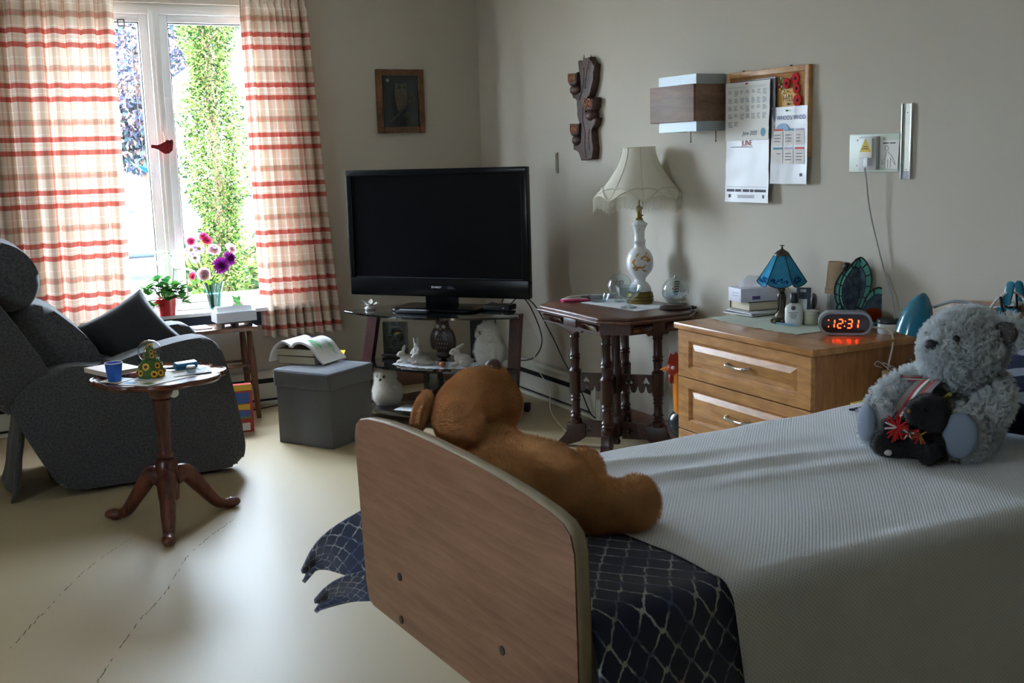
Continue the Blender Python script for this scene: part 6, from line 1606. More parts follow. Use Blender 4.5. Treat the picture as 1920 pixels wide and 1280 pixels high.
wbt = thing('water_bottle', 'short clear ribbed water bottle under the upturned cups on the dresser', 'bottle', (3.315, 3.545, DZ))
prof = [(0, .001), (.034, .001)]
for k in range(24): prof.append((.0365-.002*(k % 2), .006+.0055*k))
prof += [(.034, .14), (.014, .152), (.014, .163), (0, .163)]
MB().lathe(prof, 28).build('bottle', GLASS('bottle_clear', (206, 216, 220), 2.2), wbt, 60)
MB().lathe([(0, .163), (.016, .163), (.016, .176), (0, .176)], 20).build('cap', m_paper, wbt)
m_kraft = M('kraft_cup', (186, 162, 132), .7)
for k, lb in enumerate(('upturned tan paper cup innermost in the stack, only its lowest rim showing', 'upturned tan paper cup in the middle of the stack, showing its rim', 'upturned tan paper cup outermost of the stack over the water bottle')):
    z = .009*k
    c_ = thing('paper_cup', lb, 'cup', (3.315, 3.545, DZ+.1352), 0, 'tan cups over the water bottle')
    MB().lathe([(.047-.0002*k, z), (.049-.0002*k, z+.002), (.048-.0002*k, z+.006), (.0455-.0002*k, z+.008), (.0365-.0002*k, z+.112), (.034, z+.114), (.033, z+.110), (0, z+.110)], 32, cap=False).build('cup_wall', m_kraft, c_, 40)
ck = thing('alarm_clock', 'oval silver digital alarm clock with red digits reading 12:31 on the dresser', 'clock', (3.172, 3.342, DZ), -.70)
oval = rrect(.205, .092, .0455, 10)
MX_ = Matrix(((1, 0, 0, 0), (0, 0, -1, 0), (0, 1, 0, .049), (0, 0, 0, 1)))
MB().prism(oval, -.03, .030, MX_, bev=.008, seg=3).build('case', M('clock_silver', (176, 180, 186), .3, .5), ck)
MB().prism(rrect(.184, .074, .0365, 10), .030, .0325, MX_).build('face', M('clock_face', (44, 22, 18), .12, coat=.6), ck)
m_led = M('led_red', (255, 46, 16), .5, emit=4.5)
SEG = {'0': 'abcdef', '1': 'bc', '2': 'abged', '3': 'abgcd', '5': 'afgcd'}
dg = MB(); wd, hg, tk = .017, .034, .0044
def seg7(ch, cx, keys=None):
    for s in (keys or SEG[ch]):
        x, y, w, h = {'a': (0, hg/2, wd-tk, tk), 'g': (0, 0, wd-tk, tk), 'd': (0, -hg/2, wd-tk, tk), 'b': (wd/2, hg/4, tk, hg/2-tk), 'c': (wd/2, -hg/4, tk, hg/2-tk), 'f': (-wd/2, hg/4, tk, hg/2-tk), 'e': (-wd/2, -hg/4, tk, hg/2-tk)}[s]
        sk = .12*y
        dg.prism([(cx+x-w/2+sk, y-h/2), (cx+x+w/2+sk, y-h/2), (cx+x+w/2+sk, y+h/2), (cx+x-w/2+sk, y+h/2)], .0326, .0332, MX_)
seg7('1', -.050); seg7('2', -.020); seg7('3', .016); seg7('1', .040); seg7('1', .040, 'a' if False else 'bc')
for y in (.010, -.010): dg.prism([(-.002+.0025*math.cos(k*PI/5)+.12*y, y+.0025*math.sin(k*PI/5)) for k in range(10)], .0326, .0332, MX_)
for y in (.014, -.012): dg.prism([(-.064+.0025*math.cos(k*PI/5), y+.0025*math.sin(k*PI/5)) for k in range(10)], .0326, .0332, MX_)
dg.build('digits', m_led, ck, 0)
for x in (-.05, .05): MB().box((x, 0, .002), (.03, .05, .004)).build('foot', m_black, ck)
tag(MB().tube(crv([(3.245, 3.27, .835), (3.27, 3.20, .825), (3.23, 3.145, .78), (3.20, 3.135, .70), (3.19, 3.135, .58), (3.20, 3.12, .50)], 8), .0035, 6).tube(crv([(3.17, 3.14, .70), (3.13, 3.135, .715), (3.155, 3.14, .725), (3.20, 3.13, .69), (3.235, 3.135, .665), (3.25, 3.13, .68), (3.22, 3.13, .70), (3.17, 3.135, .72), (3.20, 3.13, .705), (3.24, 3.135, .66)], 7), .0022, 5).build('clock_cord', m_cw, None, 180), 'white clock cord tied in a bow, hanging down the right side of the dresser', 'cord')

# butterfly lamp
bf_ = thing('butterfly_lamp', 'dark stained glass butterfly lamp with teal wing borders on the dresser', 'lamp', (3.322, 3.42, DZ), -.55)
m_bg = TRANSL('wing_smoke', (92, 108, 124), .35, var=.5, vs=40); m_bt = TRANSL('wing_teal', (112, 196, 178), .4, var=.1, vs=40); m_bo = TRANSL('wing_orange', (176, 70, 34), .35); m_bl = M('wing_lead', (16, 18, 22), .5)
MX2 = lambda ry: Matrix.Rotation(ry, 4, 'Z') @ Matrix(((1, 0, 0, 0), (0, 0, -1, 0), (0, 1, 0, 0), (0, 0, 0, 1)))
def wing(outer, inner, ry, off, oz, nm, spots=()):
    """teal border cells between two outlines, smoky centre, lead lines; outlines share their end points"""
    t = MX2(ry) @ T_((off, oz, 0))
    up_ = crv([(x, y, 0) for x, y in outer], 5); lo_ = crv([(x, y, 0) for x, y in inner], 5)
    mb = MB(); mb.m = 0
    mb.prism(ccw([(p.x, p.y) for p in lo_]), -.002, .002, t)
    mb.m = 1
    n = min(len(up_), len(lo_)); le = MB()
    k0 = None
    for k in range(n-1):
        mb.quad([t @ (p+Vector((0, 0, .0015))) for p in (lo_[k], up_[k], up_[k+1], lo_[k+1])])
    for cx, cy, r, mi in spots:
        mb.m = mi; mb.prism([(cx+r*math.cos(j*PI/8), cy+r*.8*math.sin(j*PI/8)) for j in range(16)], .0018, .0034, t)
    w = mb.build(nm, [m_bg, m_bt, m_bo, MATS['rooster_red']], bf_, 0)
    le.tube([t @ p for p in up_], .0036, 5); le.tube([t @ p for p in lo_], .0026, 5)
    for k in range(0, n, 4): le.tube([t @ (lo_[k]+Vector((0, 0, -.002))), t @ (up_[k]+Vector((0, 0, -.002)))], .0024, 4); le.tube([t @ (lo_[k]+Vector((0, 0, .002))), t @ (up_[k]+Vector((0, 0, .002)))], .0024, 4)
    for k in range(3, n-3, 5): le.tube([t @ lo_[k], t @ (lo_[k].lerp(lo_[0].lerp(lo_[-1], .5), .85))], .0013, 4)
    le.build('leading', m_bl, w, 180)
# upper wing pair and lower wings
up_o = [(-.005, .0), (-.058, .05), (-.070, .11), (-.05, .165), (.0, .215), (.035, .236), (.068, .19), (.075, .13), (.06, .07), (.03, .02)]
up_i = [(-.002, .01), (-.046, .055), (-.055, .11), (-.038, .155), (.0, .195), (.020, .205), (.046, .178), (.052, .13), (.042, .075), (.022, .028)]
wing(up_o, up_i, .0, -.03, .055, 'upper_wing', [(.012, .165, .014, 3), (-.01, .12, .011, 0)])
wing([(x*.95, y*.96) for x, y in up_o], [(x*.95, y*.96) for x, y in up_i], .55, -.045, .06, 'upper_wing')
lo_o = [(.0, .0), (.03, .085), (.075, .118), (.13, .085), (.155, .025), (.14, -.03), (.06, -.035)]
lo_i = [(.004, .005), (.035, .066), (.072, .092), (.108, .070), (.126, .022), (.114, -.014), (.055, -.022)]
wing(lo_o, lo_i, -.1, .0, .05, 'lower_wing', [(.055, .01, .034, 2)])
wing([(-x*.6, y*.7) for x, y in lo_o], [(-x*.6, y*.7) for x, y in lo_i], .3, -.02, .04, 'lower_wing')
MB().ell((-.03, .0, .095), (.012, .014, .07), (0, -.25, 0)).ell((-.052, .0, .255), .019).build('body', m_bl, bf_, 180)
MB().lathe([(0, 0), (.04, 0), (.042, .008), (.02, .016), (.01, .03), (.008, .06), (0, .06)], 20).build('base', m_bronze, bf_, 50)
wj = thing('white_jar', 'small white jar with a dark lid at the right back corner of the dresser', 'jar', (3.328, 3.268, DZ))
MB().lathe([(0, 0), (.036, 0), (.040, .005), (.040, .038), (.036, .042), (0, .042)], 28).build('jar', M('bottle_white', (222, 224, 222), .35), wj, 50)
MB().lathe([(0, .042), (.042, .042), (.043, .046), (.042, .056), (.038, .059), (0, .059)], 28).build('lid', M('lid_dark', (44, 46, 50), .4), wj, 50)
pen_ = thing('pen', 'pale blue pen lying in front of the lotion bottle on the dresser', 'pen', (3.135, 3.63, DZ+.006), -1.25)
MB().cyl((-.06, 0, .004), (.05, 0, .004), .004, seg=8).build('barrel', M('pen_paleblue', (120, 160, 190), .4), pen_)
MB().cyl((.05, 0, .004), (.065, 0, .004), .004, .001, 8).build('tip', MATS['pen_tip'], pen_)
tag(MB().box((0, 0, .0265), (.035, .03, .05), bev=.004).build('pill_box', M('print_paleblue', (150, 184, 214), .7)), 'small pale blue box between the lotion bottle and the cream jar on the dresser', 'box', None, (3.262, 3.69, DZ+.002), -.6)

# ---------------------------------------------------------------- bed
BO = Vector((0.924, 2.734, 0)); BR = math.atan2(.067, .998)
BDX = Vector((math.cos(BR), math.sin(BR), 0)); BDY = Vector((-math.sin(BR), math.cos(BR), 0))
def BW_(w, u, z): v = BO+BDX*w-BDY*u; return (v.x, v.y, z)       # w towards the head, u towards the near side
bed = thing('bed', 'adjustable bed with wood-grain foot and head boards in the foreground', 'bed', tuple(BO), BR)
m_lam = GRAIN('laminate_board', (122, 85, 63), (152, 112, 87), 11, 'Z', 11, .42, .15, (1, .14, 1))
m_edge = M('board_edging', (172, 160, 134), .5)
ftb = [(-.002, .44), (-.010, .60), (-.030, .825), (-.018, .862), (.010, .880), (.06, .890), (.16, .899), (.28, .904), (.42, .905), (.56, .902), (.70, .895), (.83, .884), (.92, .872), (.965, .862), (.99, .845), (1.003, .81), (1.008, .64), (1.008, .43), (1.0, .395), (.97, .38), (.04, .38), (.012, .39)]
MY = Matrix(((0, 0, -1, 0), (-1, 0, 0, 0), (0, 1, 0, 0), (0, 0, 0, 1)))     # (u, z) outline -> faces the foot (-w)
def board(name, outline, w0, w1):
    core = MB().prism(ccw(outline), -w1+.0008, -w0, MY, bev=.003)
    o = core.build(name, m_lam, bed, 30)
    ed = MB(); pts = [MY @ Vector((a, b, -(w0+w1)/2)) for a, b in outline]
    n0 = len(ed.bm.faces); N = len(outline); c = Vector((sum(a for a, b in outline)/N, sum(b for a, b in outline)/N))
    rows = []
    for off, wz in ((-.002, w0+.0025), (.0014, w0+.005), (.0014, w1-.005), (-.002, w1-.0025)):
        r = []
        for k in range(N):
            a = Vector(outline[k-1]); b = Vector(outline[(k+1) % N]); d = (b-a).normalized(); nn = Vector((d.y, -d.x))
            p = Vector(outline[k])
            if nn.dot(p-c) < 0: nn = -nn
            p = p+nn*off; r.append(ed.bm.verts.new(MY @ Vector((p.x, p.y, -wz))))
        rows.append(r)
    for a, b in zip(rows, rows[1:]):
        for k in range(N): ed.bm.faces.new((a[k], a[(k+1) % N], b[(k+1) % N], b[k]))
    ed.build('edging', m_edge, o, 60)
    return o
fb1 = board('footboard', ftb, 0.0, .036)
for u, z in ((.220, .518), (.217, .404), (.724, .516), (.72, .404)):
    MB().lathe([(.0105, 0), (.0105, .003), (.0075, .0045), (0, .0045)], 16, mtx=T_((.0002, -u, z)) @ Matrix.Rotation(-PI/2, 4, 'Y')).build('bolt', M('bolt_dark', (70, 66, 60), .5, .3), fb1, 40)
hdb = [(-.02, .60), (-.02, .93), (-.008, .965), (.03, .978), (.2, .992), (.5, 1.0), (.8, .992), (.97, .978), (1.008, .965), (1.02, .93), (1.02, .60), (1.0, .58), (0.0, .58)]
board('headboard', hdb, 2.335, 2.370)
fr_ = MB()
for u in (.12, .88): fr_.box((1.18, -u, .40), (2.28, .05, .07))
for w in (.16, 1.1, 2.15): fr_.box((w, -.5, .36), (.06, .72, .05))
for w in (.30, 2.05):
    for u in (.14, .86): fr_.box((w, -u, .20), (.05, .05, .30))
fr_.build('frame', M('bed_frame', (60, 60, 62), .5, .3), bed)
for w in (.30, 2.05):
    for u in (.14, .86): MB().cyl((w, -u-.015, .05), (w, -u+.015, .05), .05, seg=20).build('castor', m_black, bed)
MB().box((1.19, -.5, .545), (2.26, .95, .20), bev=.04, seg=4).build('mattress', M('mattress_ticking', (206, 206, 204), .9), bed)

# navy trellis blanket and white spread
def trellis():
    m, nt, b = _new('navy_trellis'); L = nt.links.new
    tc = nt.nodes.new('ShaderNodeTexCoord'); sp = nt.nodes.new('ShaderNodeSeparateXYZ'); 
    nz = nt.nodes.new('ShaderNodeTexNoise'); nz.inputs['Scale'].default_value = 5; nz.inputs['Detail'].default_value = 6
    L(tc.outputs['UV'], nz.inputs[0])
    ad = nt.nodes.new('ShaderNodeVectorMath'); ad.operation = 'MULTIPLY_ADD'; ad.inputs[1].default_value = (.16, .16, 0)
    L(nz.outputs['Color'], ad.inputs[0]); L(tc.outputs['UV'], ad.inputs[2]); L(ad.outputs[0], sp.inputs[0])
    def mth(op, a, b_=None, c=None):
        n = nt.nodes.new('ShaderNodeMath'); n.operation = op
        for i, v in enumerate((a, b_, c)):
            if v is None: continue
            if isinstance(v, (int, float)): n.inputs[i].default_value = v
            else: L(v, n.inputs[i])
        return n.outputs[0]
    u, v = sp.outputs[0], sp.outputs[1]
    c = mth('MULTIPLY', mth('COSINE', mth('MULTIPLY', u, 2*PI)), .25)
    c = mth('ADD', c, mth('MULTIPLY', mth('COSINE', mth('MULTIPLY', u, 6*PI)), .025))
    d1 = mth('ABSOLUTE', mth('SUBTRACT', mth('FRACT', mth('ADD', mth('SUBTRACT', v, c), 50.5)), .5))
    d2 = mth('ABSOLUTE', mth('SUBTRACT', mth('FRACT', mth('ADD', mth('ADD', v, c), 50.0)), .5))
    d = mth('MINIMUM', d1, d2)
    r = nt.nodes.new('ShaderNodeValToRGB'); r.color_ramp.elements[0].position = .028; r.color_ramp.elements[1].position = .072
    r.color_ramp.elements[0].color = (1, 1, 1, 1); r.color_ramp.elements[1].color = (0, 0, 0, 1)
    L(d, r.inputs[0])
    n2 = nt.nodes.new('ShaderNodeTexNoise'); n2.inputs['Scale'].default_value = 1.1; L(tc.outputs['UV'], n2.inputs[0])
    r2 = nt.nodes.new('ShaderNodeValToRGB'); r2.color_ramp.elements[0].position = .42; r2.color_ramp.elements[1].position = .58
    r2.color_ramp.elements[0].color = rgb((74, 86, 122)); r2.color_ramp.elements[1].color = rgb((186, 190, 192)); L(n2.outputs[0], r2.inputs[0])
    n3 = nt.nodes.new('ShaderNodeTexNoise'); n3.inputs['Scale'].default_value = 40; L(tc.outputs['UV'], n3.inputs[0])
    r3 = nt.nodes.new('ShaderNodeValToRGB'); r3.color_ramp.elements[0].color = rgb((16, 24, 48)); r3.color_ramp.elements[1].color = rgb((38, 50, 86)); L(n3.outputs[0], r3.inputs[0])
    mx = nt.nodes.new('ShaderNodeMixRGB'); L(r.outputs[0], mx.inputs[0]); L(r3.outputs[0], mx.inputs[1]); L(r2.outputs[0], mx.inputs[2])
    L(mx.outputs[0], b.inputs['Base Color']); b.inputs['Roughness'].default_value = .95; b.inputs['Sheen Weight'].default_value = .3
    addbump(nt, b, n3.outputs[0], .4, .001)
    return m
m_trel = trellis()
def cross(c, zt, hem, u1=1.0, flare=.05, R=.05, hw=.49):
    """distance c across the bed, measured from its middle: top, rounded edge, then hanging side"""
    s = 1 if c > 0 else -1; a = abs(c); half = hw-R
    if a <= half: return s*a, zt
    a -= half; q = R*PI/2
    if a <= q: t = a/R; return s*(half+R*math.sin(t)), zt-R*(1-math.cos(t))
    a -= q; return s*(hw+flare*min(1, a/.4)), zt-R-a
bl = thing('navy_blanket', 'navy fleece blanket with a white trellis pattern at the foot of the bed', 'blanket', tuple(BO), BR)
def _nav(s, t):
    w = .042+.365*s; c = -.50+1.60*t
    u, z = cross(c, .657, .1, flare=.085, hw=.503 if c > 0 else .485)
    side = max(0, (c-.50)/.6); d = noise.noise(Vector((w*6, c*6, 3)))
    kk = min(1, max(0, (.40-w)/.12))
    u += side*kk*(.05*math.sin(w*14+1)+.05*(1-s))+ .010*d*kk
    if side > 0: u -= (1-kk)*.055*min(1, side*1.5)
    ww = w+side*(.10*s-.09*(1-s))*min(1, side*1.6)
    z += .006*d*(1-side)
    return (ww, -(u+.5), z+ (.004 if side == 0 else 0))
MB().sheet(_nav, 26, 120, lambda s, t: ((.42*s)/.075, (1.60*t)/.075), .010).build('blanket_top', m_trel, bl, 180)
def _flap1(s, t):       # s: from the upper edge (0) to the lower edge (1), t: outwards
    uo = -.50*t**1.05
    zt = .655-.20*t-.145*t**2.2; zb = .42-.06*t-.055*t*t-.10*(1-t)**3*0
    zb = min(zt-.045, zb)
    f = .020*math.sin(7*t+2.5*s)*min(1, 3*t)
    return (.042+.02*s-.055*t+f*.6+.02*math.sin(PI*s), -(uo+.02*(1-t)-.02*math.sin(PI*s)*t), zt+(zb-zt)*s)
MB().sheet(_flap1, 14, 28, lambda s, t: (.5*t/.085+.2, .3*s/.085+.4), .012).build('upper_corner', m_trel, bl, 180)
def _flap2(s, t):
    uo = -.42*t**1.05
    zt = .47-.10*t-.13*t*t; zb = min(zt-.045, .365-.03*t-.135*t**1.5)
    f = .018*math.sin(6*t+3*s+1)*min(1, 3*t)
    return (.05+.02*s-.055*t+f*.6+.02*math.sin(PI*s), -(uo+.03*(1-t)-.015*math.sin(PI*s)*t), zt+(zb-zt)*s)
MB().sheet(_flap2, 14, 28, lambda s, t: (.5*t/.085+.7, .3*s/.085), .012).build('lower_corner', m_trel, bl, 180)
def waffle():
    m, nt, b = _new('waffle_cotton'); L = nt.links.new
    tc = nt.nodes.new('ShaderNodeTexCoord'); sp = nt.nodes.new('ShaderNodeSeparateXYZ'); L(tc.outputs['UV'], sp.inputs[0])
    def sn(s, k):
        n = nt.nodes.new('ShaderNodeMath'); n.operation = 'MULTIPLY'; n.inputs[1].default_value = k; L(s, n.inputs[0])
        n2 = nt.nodes.new('ShaderNodeMath'); n2.operation = 'SINE'; L(n.outputs[0], n2.inputs[0]); return n2.outputs[0]
    a = sn(sp.outputs[0], 2*PI/.011); c = sn(sp.outputs[1], 2*PI/.011)
    mm = nt.nodes.new('ShaderNodeMath'); mm.operation = 'MULTIPLY'; L(a, mm.inputs[0]); L(c, mm.inputs[1])
    r = nt.nodes.new('ShaderNodeValToRGB'); r.color_ramp.elements[0].position = .0; r.color_ramp.elements[1].position = .55
    r.color_ramp.elements[0].color = rgb((206, 213, 221)); r.color_ramp.elements[1].color = rgb((236, 242, 249))
    m2 = nt.nodes.new('ShaderNodeMath'); m2.operation = 'MULTIPLY_ADD'; m2.inputs[1].default_value = .5; m2.inputs[2].default_value = .5; L(mm.outputs[0], m2.inputs[0])
    L(m2.outputs[0], r.inputs[0]); L(r.outputs[0], b.inputs['Base Color'])
    b.inputs['Roughness'].default_value = .95; b.inputs['Sheen Weight'].default_value = .15
    addbump(nt, b, m2.outputs[0], .5, .0014)
    return m
m_waf = waffle()
sp_ = thing('bedspread', 'white waffle-weave bedspread covering the bed', 'bedspread', tuple(BO), BR)
def _spr(s, t):
    c = -.72+1.70*t
    side = max(0.0, (c-.52)/.45)
    w0 = .365+.02*math.sin(c*5)+.085*side
    w = w0+(2.30-w0)*s
    u, z = cross(c, .676, .2, flare=.035, R=.05, hw=(.522+.03*min(1.2, max(0, w-.35))) if c > 0 else .49)
    if c > 0: z -= min(.020, .02*max(0, w-.35))*min(1, c/.45)
    z += .012*math.exp(-((c+.0)/.25)**2)*0 
    nz = noise.noise(Vector((w*2.2, c*3.0, 7)))*.010 + noise.noise(Vector((w*6, c*5, 1)))*.004
    # long creases running from the foot towards the pillow, and one across
    for c0, w1, amp in ((-.12, .9, .012), (.05, 1.15, .008), (-.32, .7, .010)):
        nz += amp*math.exp(-((c-c0-.18*(w-w1))/.035)**2)*math.exp(-((w-w1)/.42)**2)
    sd = min(1, side*3)
    z += nz*(1-sd)*(1 if abs(c) < .47 else .4)
    u += sd*(.016*noise.noise(Vector((w*3.2, c*1.2, 4)))+.02*math.sin(w*5+c)*side)
    if c < -.46: u += .01*noise.noise(Vector((w*4, c*2, 9)))
    return (w, -(u+.5), z)
MB().sheet(_spr, 110, 120, lambda s, t: (1.93*s, 1.70*t), .004).build('cloth', m_waf, sp_, 180)

# pillow and folded throw at the head
def leafy():
    m, nt, b = _new('navy_leaf_print'); L = nt.links.new
    v = coords(nt, (1, 1, 1), 'UV')
    w = nt.nodes.new('ShaderNodeTexWave'); w.wave_type = 'RINGS'; w.inputs['Scale'].default_value = 1.3; w.inputs['Distortion'].default_value = 7; w.inputs['Detail'].default_value = 2.2; w.inputs['Detail Scale'].default_value = 1.6
    L(v, w.inputs[0])
    r = nt.nodes.new('ShaderNodeValToRGB'); r.color_ramp.elements[0].position = .66; r.color_ramp.elements[1].position = .74
    r.color_ramp.elements[0].color = rgb((24, 32, 66)); r.color_ramp.elements[1].color = rgb((150, 158, 174)); L(w.outputs[0], r.inputs[0]); L(r.outputs[0], b.inputs['Base Color'])
    b.inputs['Roughness'].default_value = .95
    return m
m_leafy = leafy()
pw = pillow(MB(), [BW_(1.72, .46, .70), BW_(1.84, 1.04, .70), BW_(2.22, 1.0, .99), BW_(2.16, .44, .98)], .17, 20, 3)
tag(pw.build('pillow', m_leafy, None, 180), 'navy pillow with a pale swirling print leaning on the headboard behind the grey bear', 'pillow', None)
pw2 = pillow(MB(), [BW_(1.82, .08, .735), BW_(1.84, .50, .735), BW_(2.25, .50, .76), BW_(2.24, .06, .76)], .12, 16, 5)
tag(pw2.build('pillow', M('pillow_white', (206, 208, 214), .9)), 'plain white pillow lying flat at the far corner of the bed head', 'pillow', None)
def _thr(s, t):
    return BW_(1.68+.22*s+.02*math.sin(t*7), .125+.28*t, .685+.004*noise.noise(Vector((s*5, t*5, 1))))
tag(MB().sheet(_thr, 14, 14, lambda s, t: (s*1.6, t*2), .006).build('print_corner', m_leafy, None, 60), "navy and white printed cloth corner left of the grey bear's foot", 'cloth')
def _yel(s, t): return BW_(1.79+.12*s, .03+.02*t, .674)
tag(MB().sheet(_yel, 8, 3, None, .005).build('yellow_ribbon', M('ribbon_yellow', (206, 180, 60), .8)), 'thin yellow ribbon at the far edge of the bed', 'ribbon')

# clip lamp on the headboard
m_teal2 = M('enamel_teal', (24, 110, 134), .22, coat=.5)
cl_ = thing('clip_lamp', 'teal reading lamp clamped to the headboard, its bell shade beside the dresser', 'lamp', (3.262, 2.632, .99))
sh0 = Vector((-.157, .298, -.128)); tip = sh0+Vector((.030, -.020, .150))      # mouth and crown of the shade, relative to the clamp
ax = (tip-sh0).normalized(); mt = T_(sh0) @ ax.to_track_quat('Z', 'Y').to_matrix().to_4x4()
MB().lathe([(.0, .118), (.060, .0), (.0625, .0), (.0615, .03), (.055, .075), (.040, .115), (.022, .142), (.008, .154), (0, .156)][1:], 32, mtx=mt, cap=False).build('shade', m_teal2, cl_, 60)
MB().lathe([(.0595, .001), (.058, .03), (.05, .07), (.03, .11), (0, .125)], 32, mtx=mt, cap=False).build('shade_lining', M('lining_white', (206, 208, 206), .5), cl_, 60)
MB().ell(mt @ Vector((0, 0, .045)), (.022, .022, .028)).build('bulb', M('bulb_white', (226, 226, 222), .3), cl_, 180)
gp = crv([mt @ Vector((0, 0, .10))+Vector((.045, -.02, .0)), (-.05, .20, -.005), (.0, .10, -.02), (.006, .03, -.01), (.0, .0, .0)], 10)
MB().tube(gp, .0055, 8).build('gooseneck', m_steel, cl_, 180)
clm = MB()
clm.box((-.030, 0, -.030), (.006, .085, .042), bev=.003); clm.box((.020+.022, 0, -.030), (.006, .085, .042), bev=.003)
for x, a, s in ((-.028, .28, 1), (.030, -.28, -1)): clm.prism(rrect(.034, .085, .015, 4), -.004, .004, T_((x, .0, .040)) @ Euler((0, a, 0)).to_matrix().to_4x4() @ Matrix.Rotation(PI/2, 4, 'Y') @ Matrix.Rotation(PI/2, 4, 'Z'), bev=.003)
clm.build('clamp', m_teal2, cl_, 50)
MB().box((-.002, 0, .004), (.055, .05, .012), bev=.003).build('spring_bar', m_pvc, cl_)
tag(MB().tube(crv([(3.235, 2.80, .945), (3.21, 2.74, .945), (3.20, 2.69, .962), (3.215, 2.66, 1.01), (3.24, 2.63, 1.035), (3.26, 2.60, 1.02), (3.25, 2.57, .985), (3.245, 2.55, .96)], 8), .0045, 8).build('white_cable', m_cw, None, 180), 'thick white cable looped over the clamp on the headboard', 'cable')
tag(MB().tube(crv([(3.222, 2.655, 1.02), (3.215, 2.645, 1.0), (3.225, 2.64, .95), (3.22, 2.635, .90), (3.215, 2.632, .87)], 8), .005, 8).tube(crv([(3.222, 2.655, 1.02), (3.25, 2.66, .985), (3.262, 2.64, .975), (3.25, 2.61, .985), (3.24, 2.605, 1.03)], 8), .004, 8).build('black_cable', m_black, None, 180), 'short black cable hanging from the clamp on the headboard', 'cable')
bxx = thing('cardboard_box', 'plain cardboard box between the dresser and the head of the bed', 'box', (3.245, 3.045, 0), -.08)
MB().box((0, 0, .345), (.17, .17, .69), bev=.002).build('carton', M('cardboard', (176, 152, 116), .8, var=.06, vs=12), bxx)
MB().box((0, 0, .6905), (.172, .03, .0015)).build('tape', M('tape_tan', (190, 168, 128), .4), bxx)

# ---------------------------------------------------------------- teddy bears
m_brown = M('bear_brown_fur', (204, 154, 102), .9, var=.15, vs=16)
bb = thing('brown_teddy_bear', 'brown plush teddy bear sitting at the foot of the bed, nose up', 'teddy bear', BW_(0, 0, 0), BR)
def L3(*p): return Vector(p)
b = MB()
b.ell((.20, -.385, .775), (.115, .125, .112), (0, .15, .12))           # trunk
b.ell((.195, -.42, .76), (.125, .135, .105))
b.ell((.20, -.34, .84), (.085, .095, .07))
b.tube(crv([(.215, -.395, .832), (.25, -.495, .832), (.275, -.575, .805), (.29, -.60, .75)], 6), [.055]*7+[.058]*6+[.054]*5+[.046], 16)     # near arm
b.tube(crv([(.22, -.29, .80), (.29, -.23, .775), (.345, -.22, .74), (.36, -.22, .71)], 6), [.058]*10+[.052]*8+[.045], 16)
b.tube(crv([(.23, -.47, .75), (.29, -.545, .748), (.355, -.60, .736), (.41, -.64, .735)], 6), [.078]*6+[.070]*7+[.060]*6, 16)   # near leg
b.ell((.42, -.648, .745), (.050, .056, .064), (0, -.2, -.6))
b.tube(crv([(.24, -.36, .74), (.33, -.36, .735), (.42, -.37, .73), (.455, -.375, .74)], 6), [.076]*6+[.068]*7+[.058]*6, 16)
b.ell((.46, -.375, .75), (.046, .055, .060), (0, -.2, -.1))
body = blob('body', b, m_brown, bb, .009, 5)
hc = L3(.20, -.258, .912); yaw_ = .15; tilt = .95
HM = T_(hc) @ Matrix.Rotation(yaw_, 4, 'Z') @ Matrix.Rotation(-tilt, 4, 'Y') @ Matrix.Rotation(-.12, 4, 'X') @ Matrix.Scale(.94, 4)
h = MB()
def he(c, r, rot=(0, 0, 0)):
    m_ = HM @ T_(c) @ Euler(rot).to_matrix().to_4x4() @ Matrix.Diagonal((r[0], r[1], r[2], 1)); n0 = len(h.bm.faces)
    bmesh.ops.create_uvsphere(h.bm, u_segments=22, v_segments=14, radius=1.0, matrix=m_)
he((0, 0, 0), (.108, .104, .100)); he((-.03, 0, -.03), (.09, .092, .08)); he((.085, 0, -.012), (.062, .056, .052)); he((.045, 0, .028), (.07, .07, .06)); he((-.01, 0, -.075), (.07, .07, .05)); he((.05, 0, -.055), (.075, .08, .06))
head = blob('head', h, m_brown, bb, .009, 5)
for s in (-1, 1):
    e = MB()
    ec, en = (hc+Vector((-.084, -.100, .012)), Vector((-.69, -.55, .28))) if s < 0 else (hc+Vector((-.098, .085, .004)), Vector((-.80, .50, .33)))
    EM = T_(ec) @ en.normalized().to_track_quat('Y', 'Z').to_matrix().to_4x4()
    bmesh.ops.create_uvsphere(e.bm, u_segments=20, v_segments=12, radius=1.0, matrix=EM @ Matrix.Diagonal((.056, .017, .052, 1)))
    eo = e.build('ear', m_brown, bb, 180)
    fur(eo, 9000, .009, .0005, .007, .003, 31+s, droop=-.001)
MB().ell(HM @ Vector((.138, 0, .006)), (.022, .026, .017), (0, -tilt, yaw_)).build('nose', M('nose_maroon', (58, 22, 22), .5), bb, 180)
for s in (-1, 1): MB().ell(HM @ Vector((.082, s*.032, .050)), .008, u=12, v=8).build('eye', m_black, bb, 180)
fur(body, 60000, .009, .0005, .007, .003, 11, droop=-.001)
fur(head, 38000, .009, .0005, .007, .003, 12, droop=-.001)

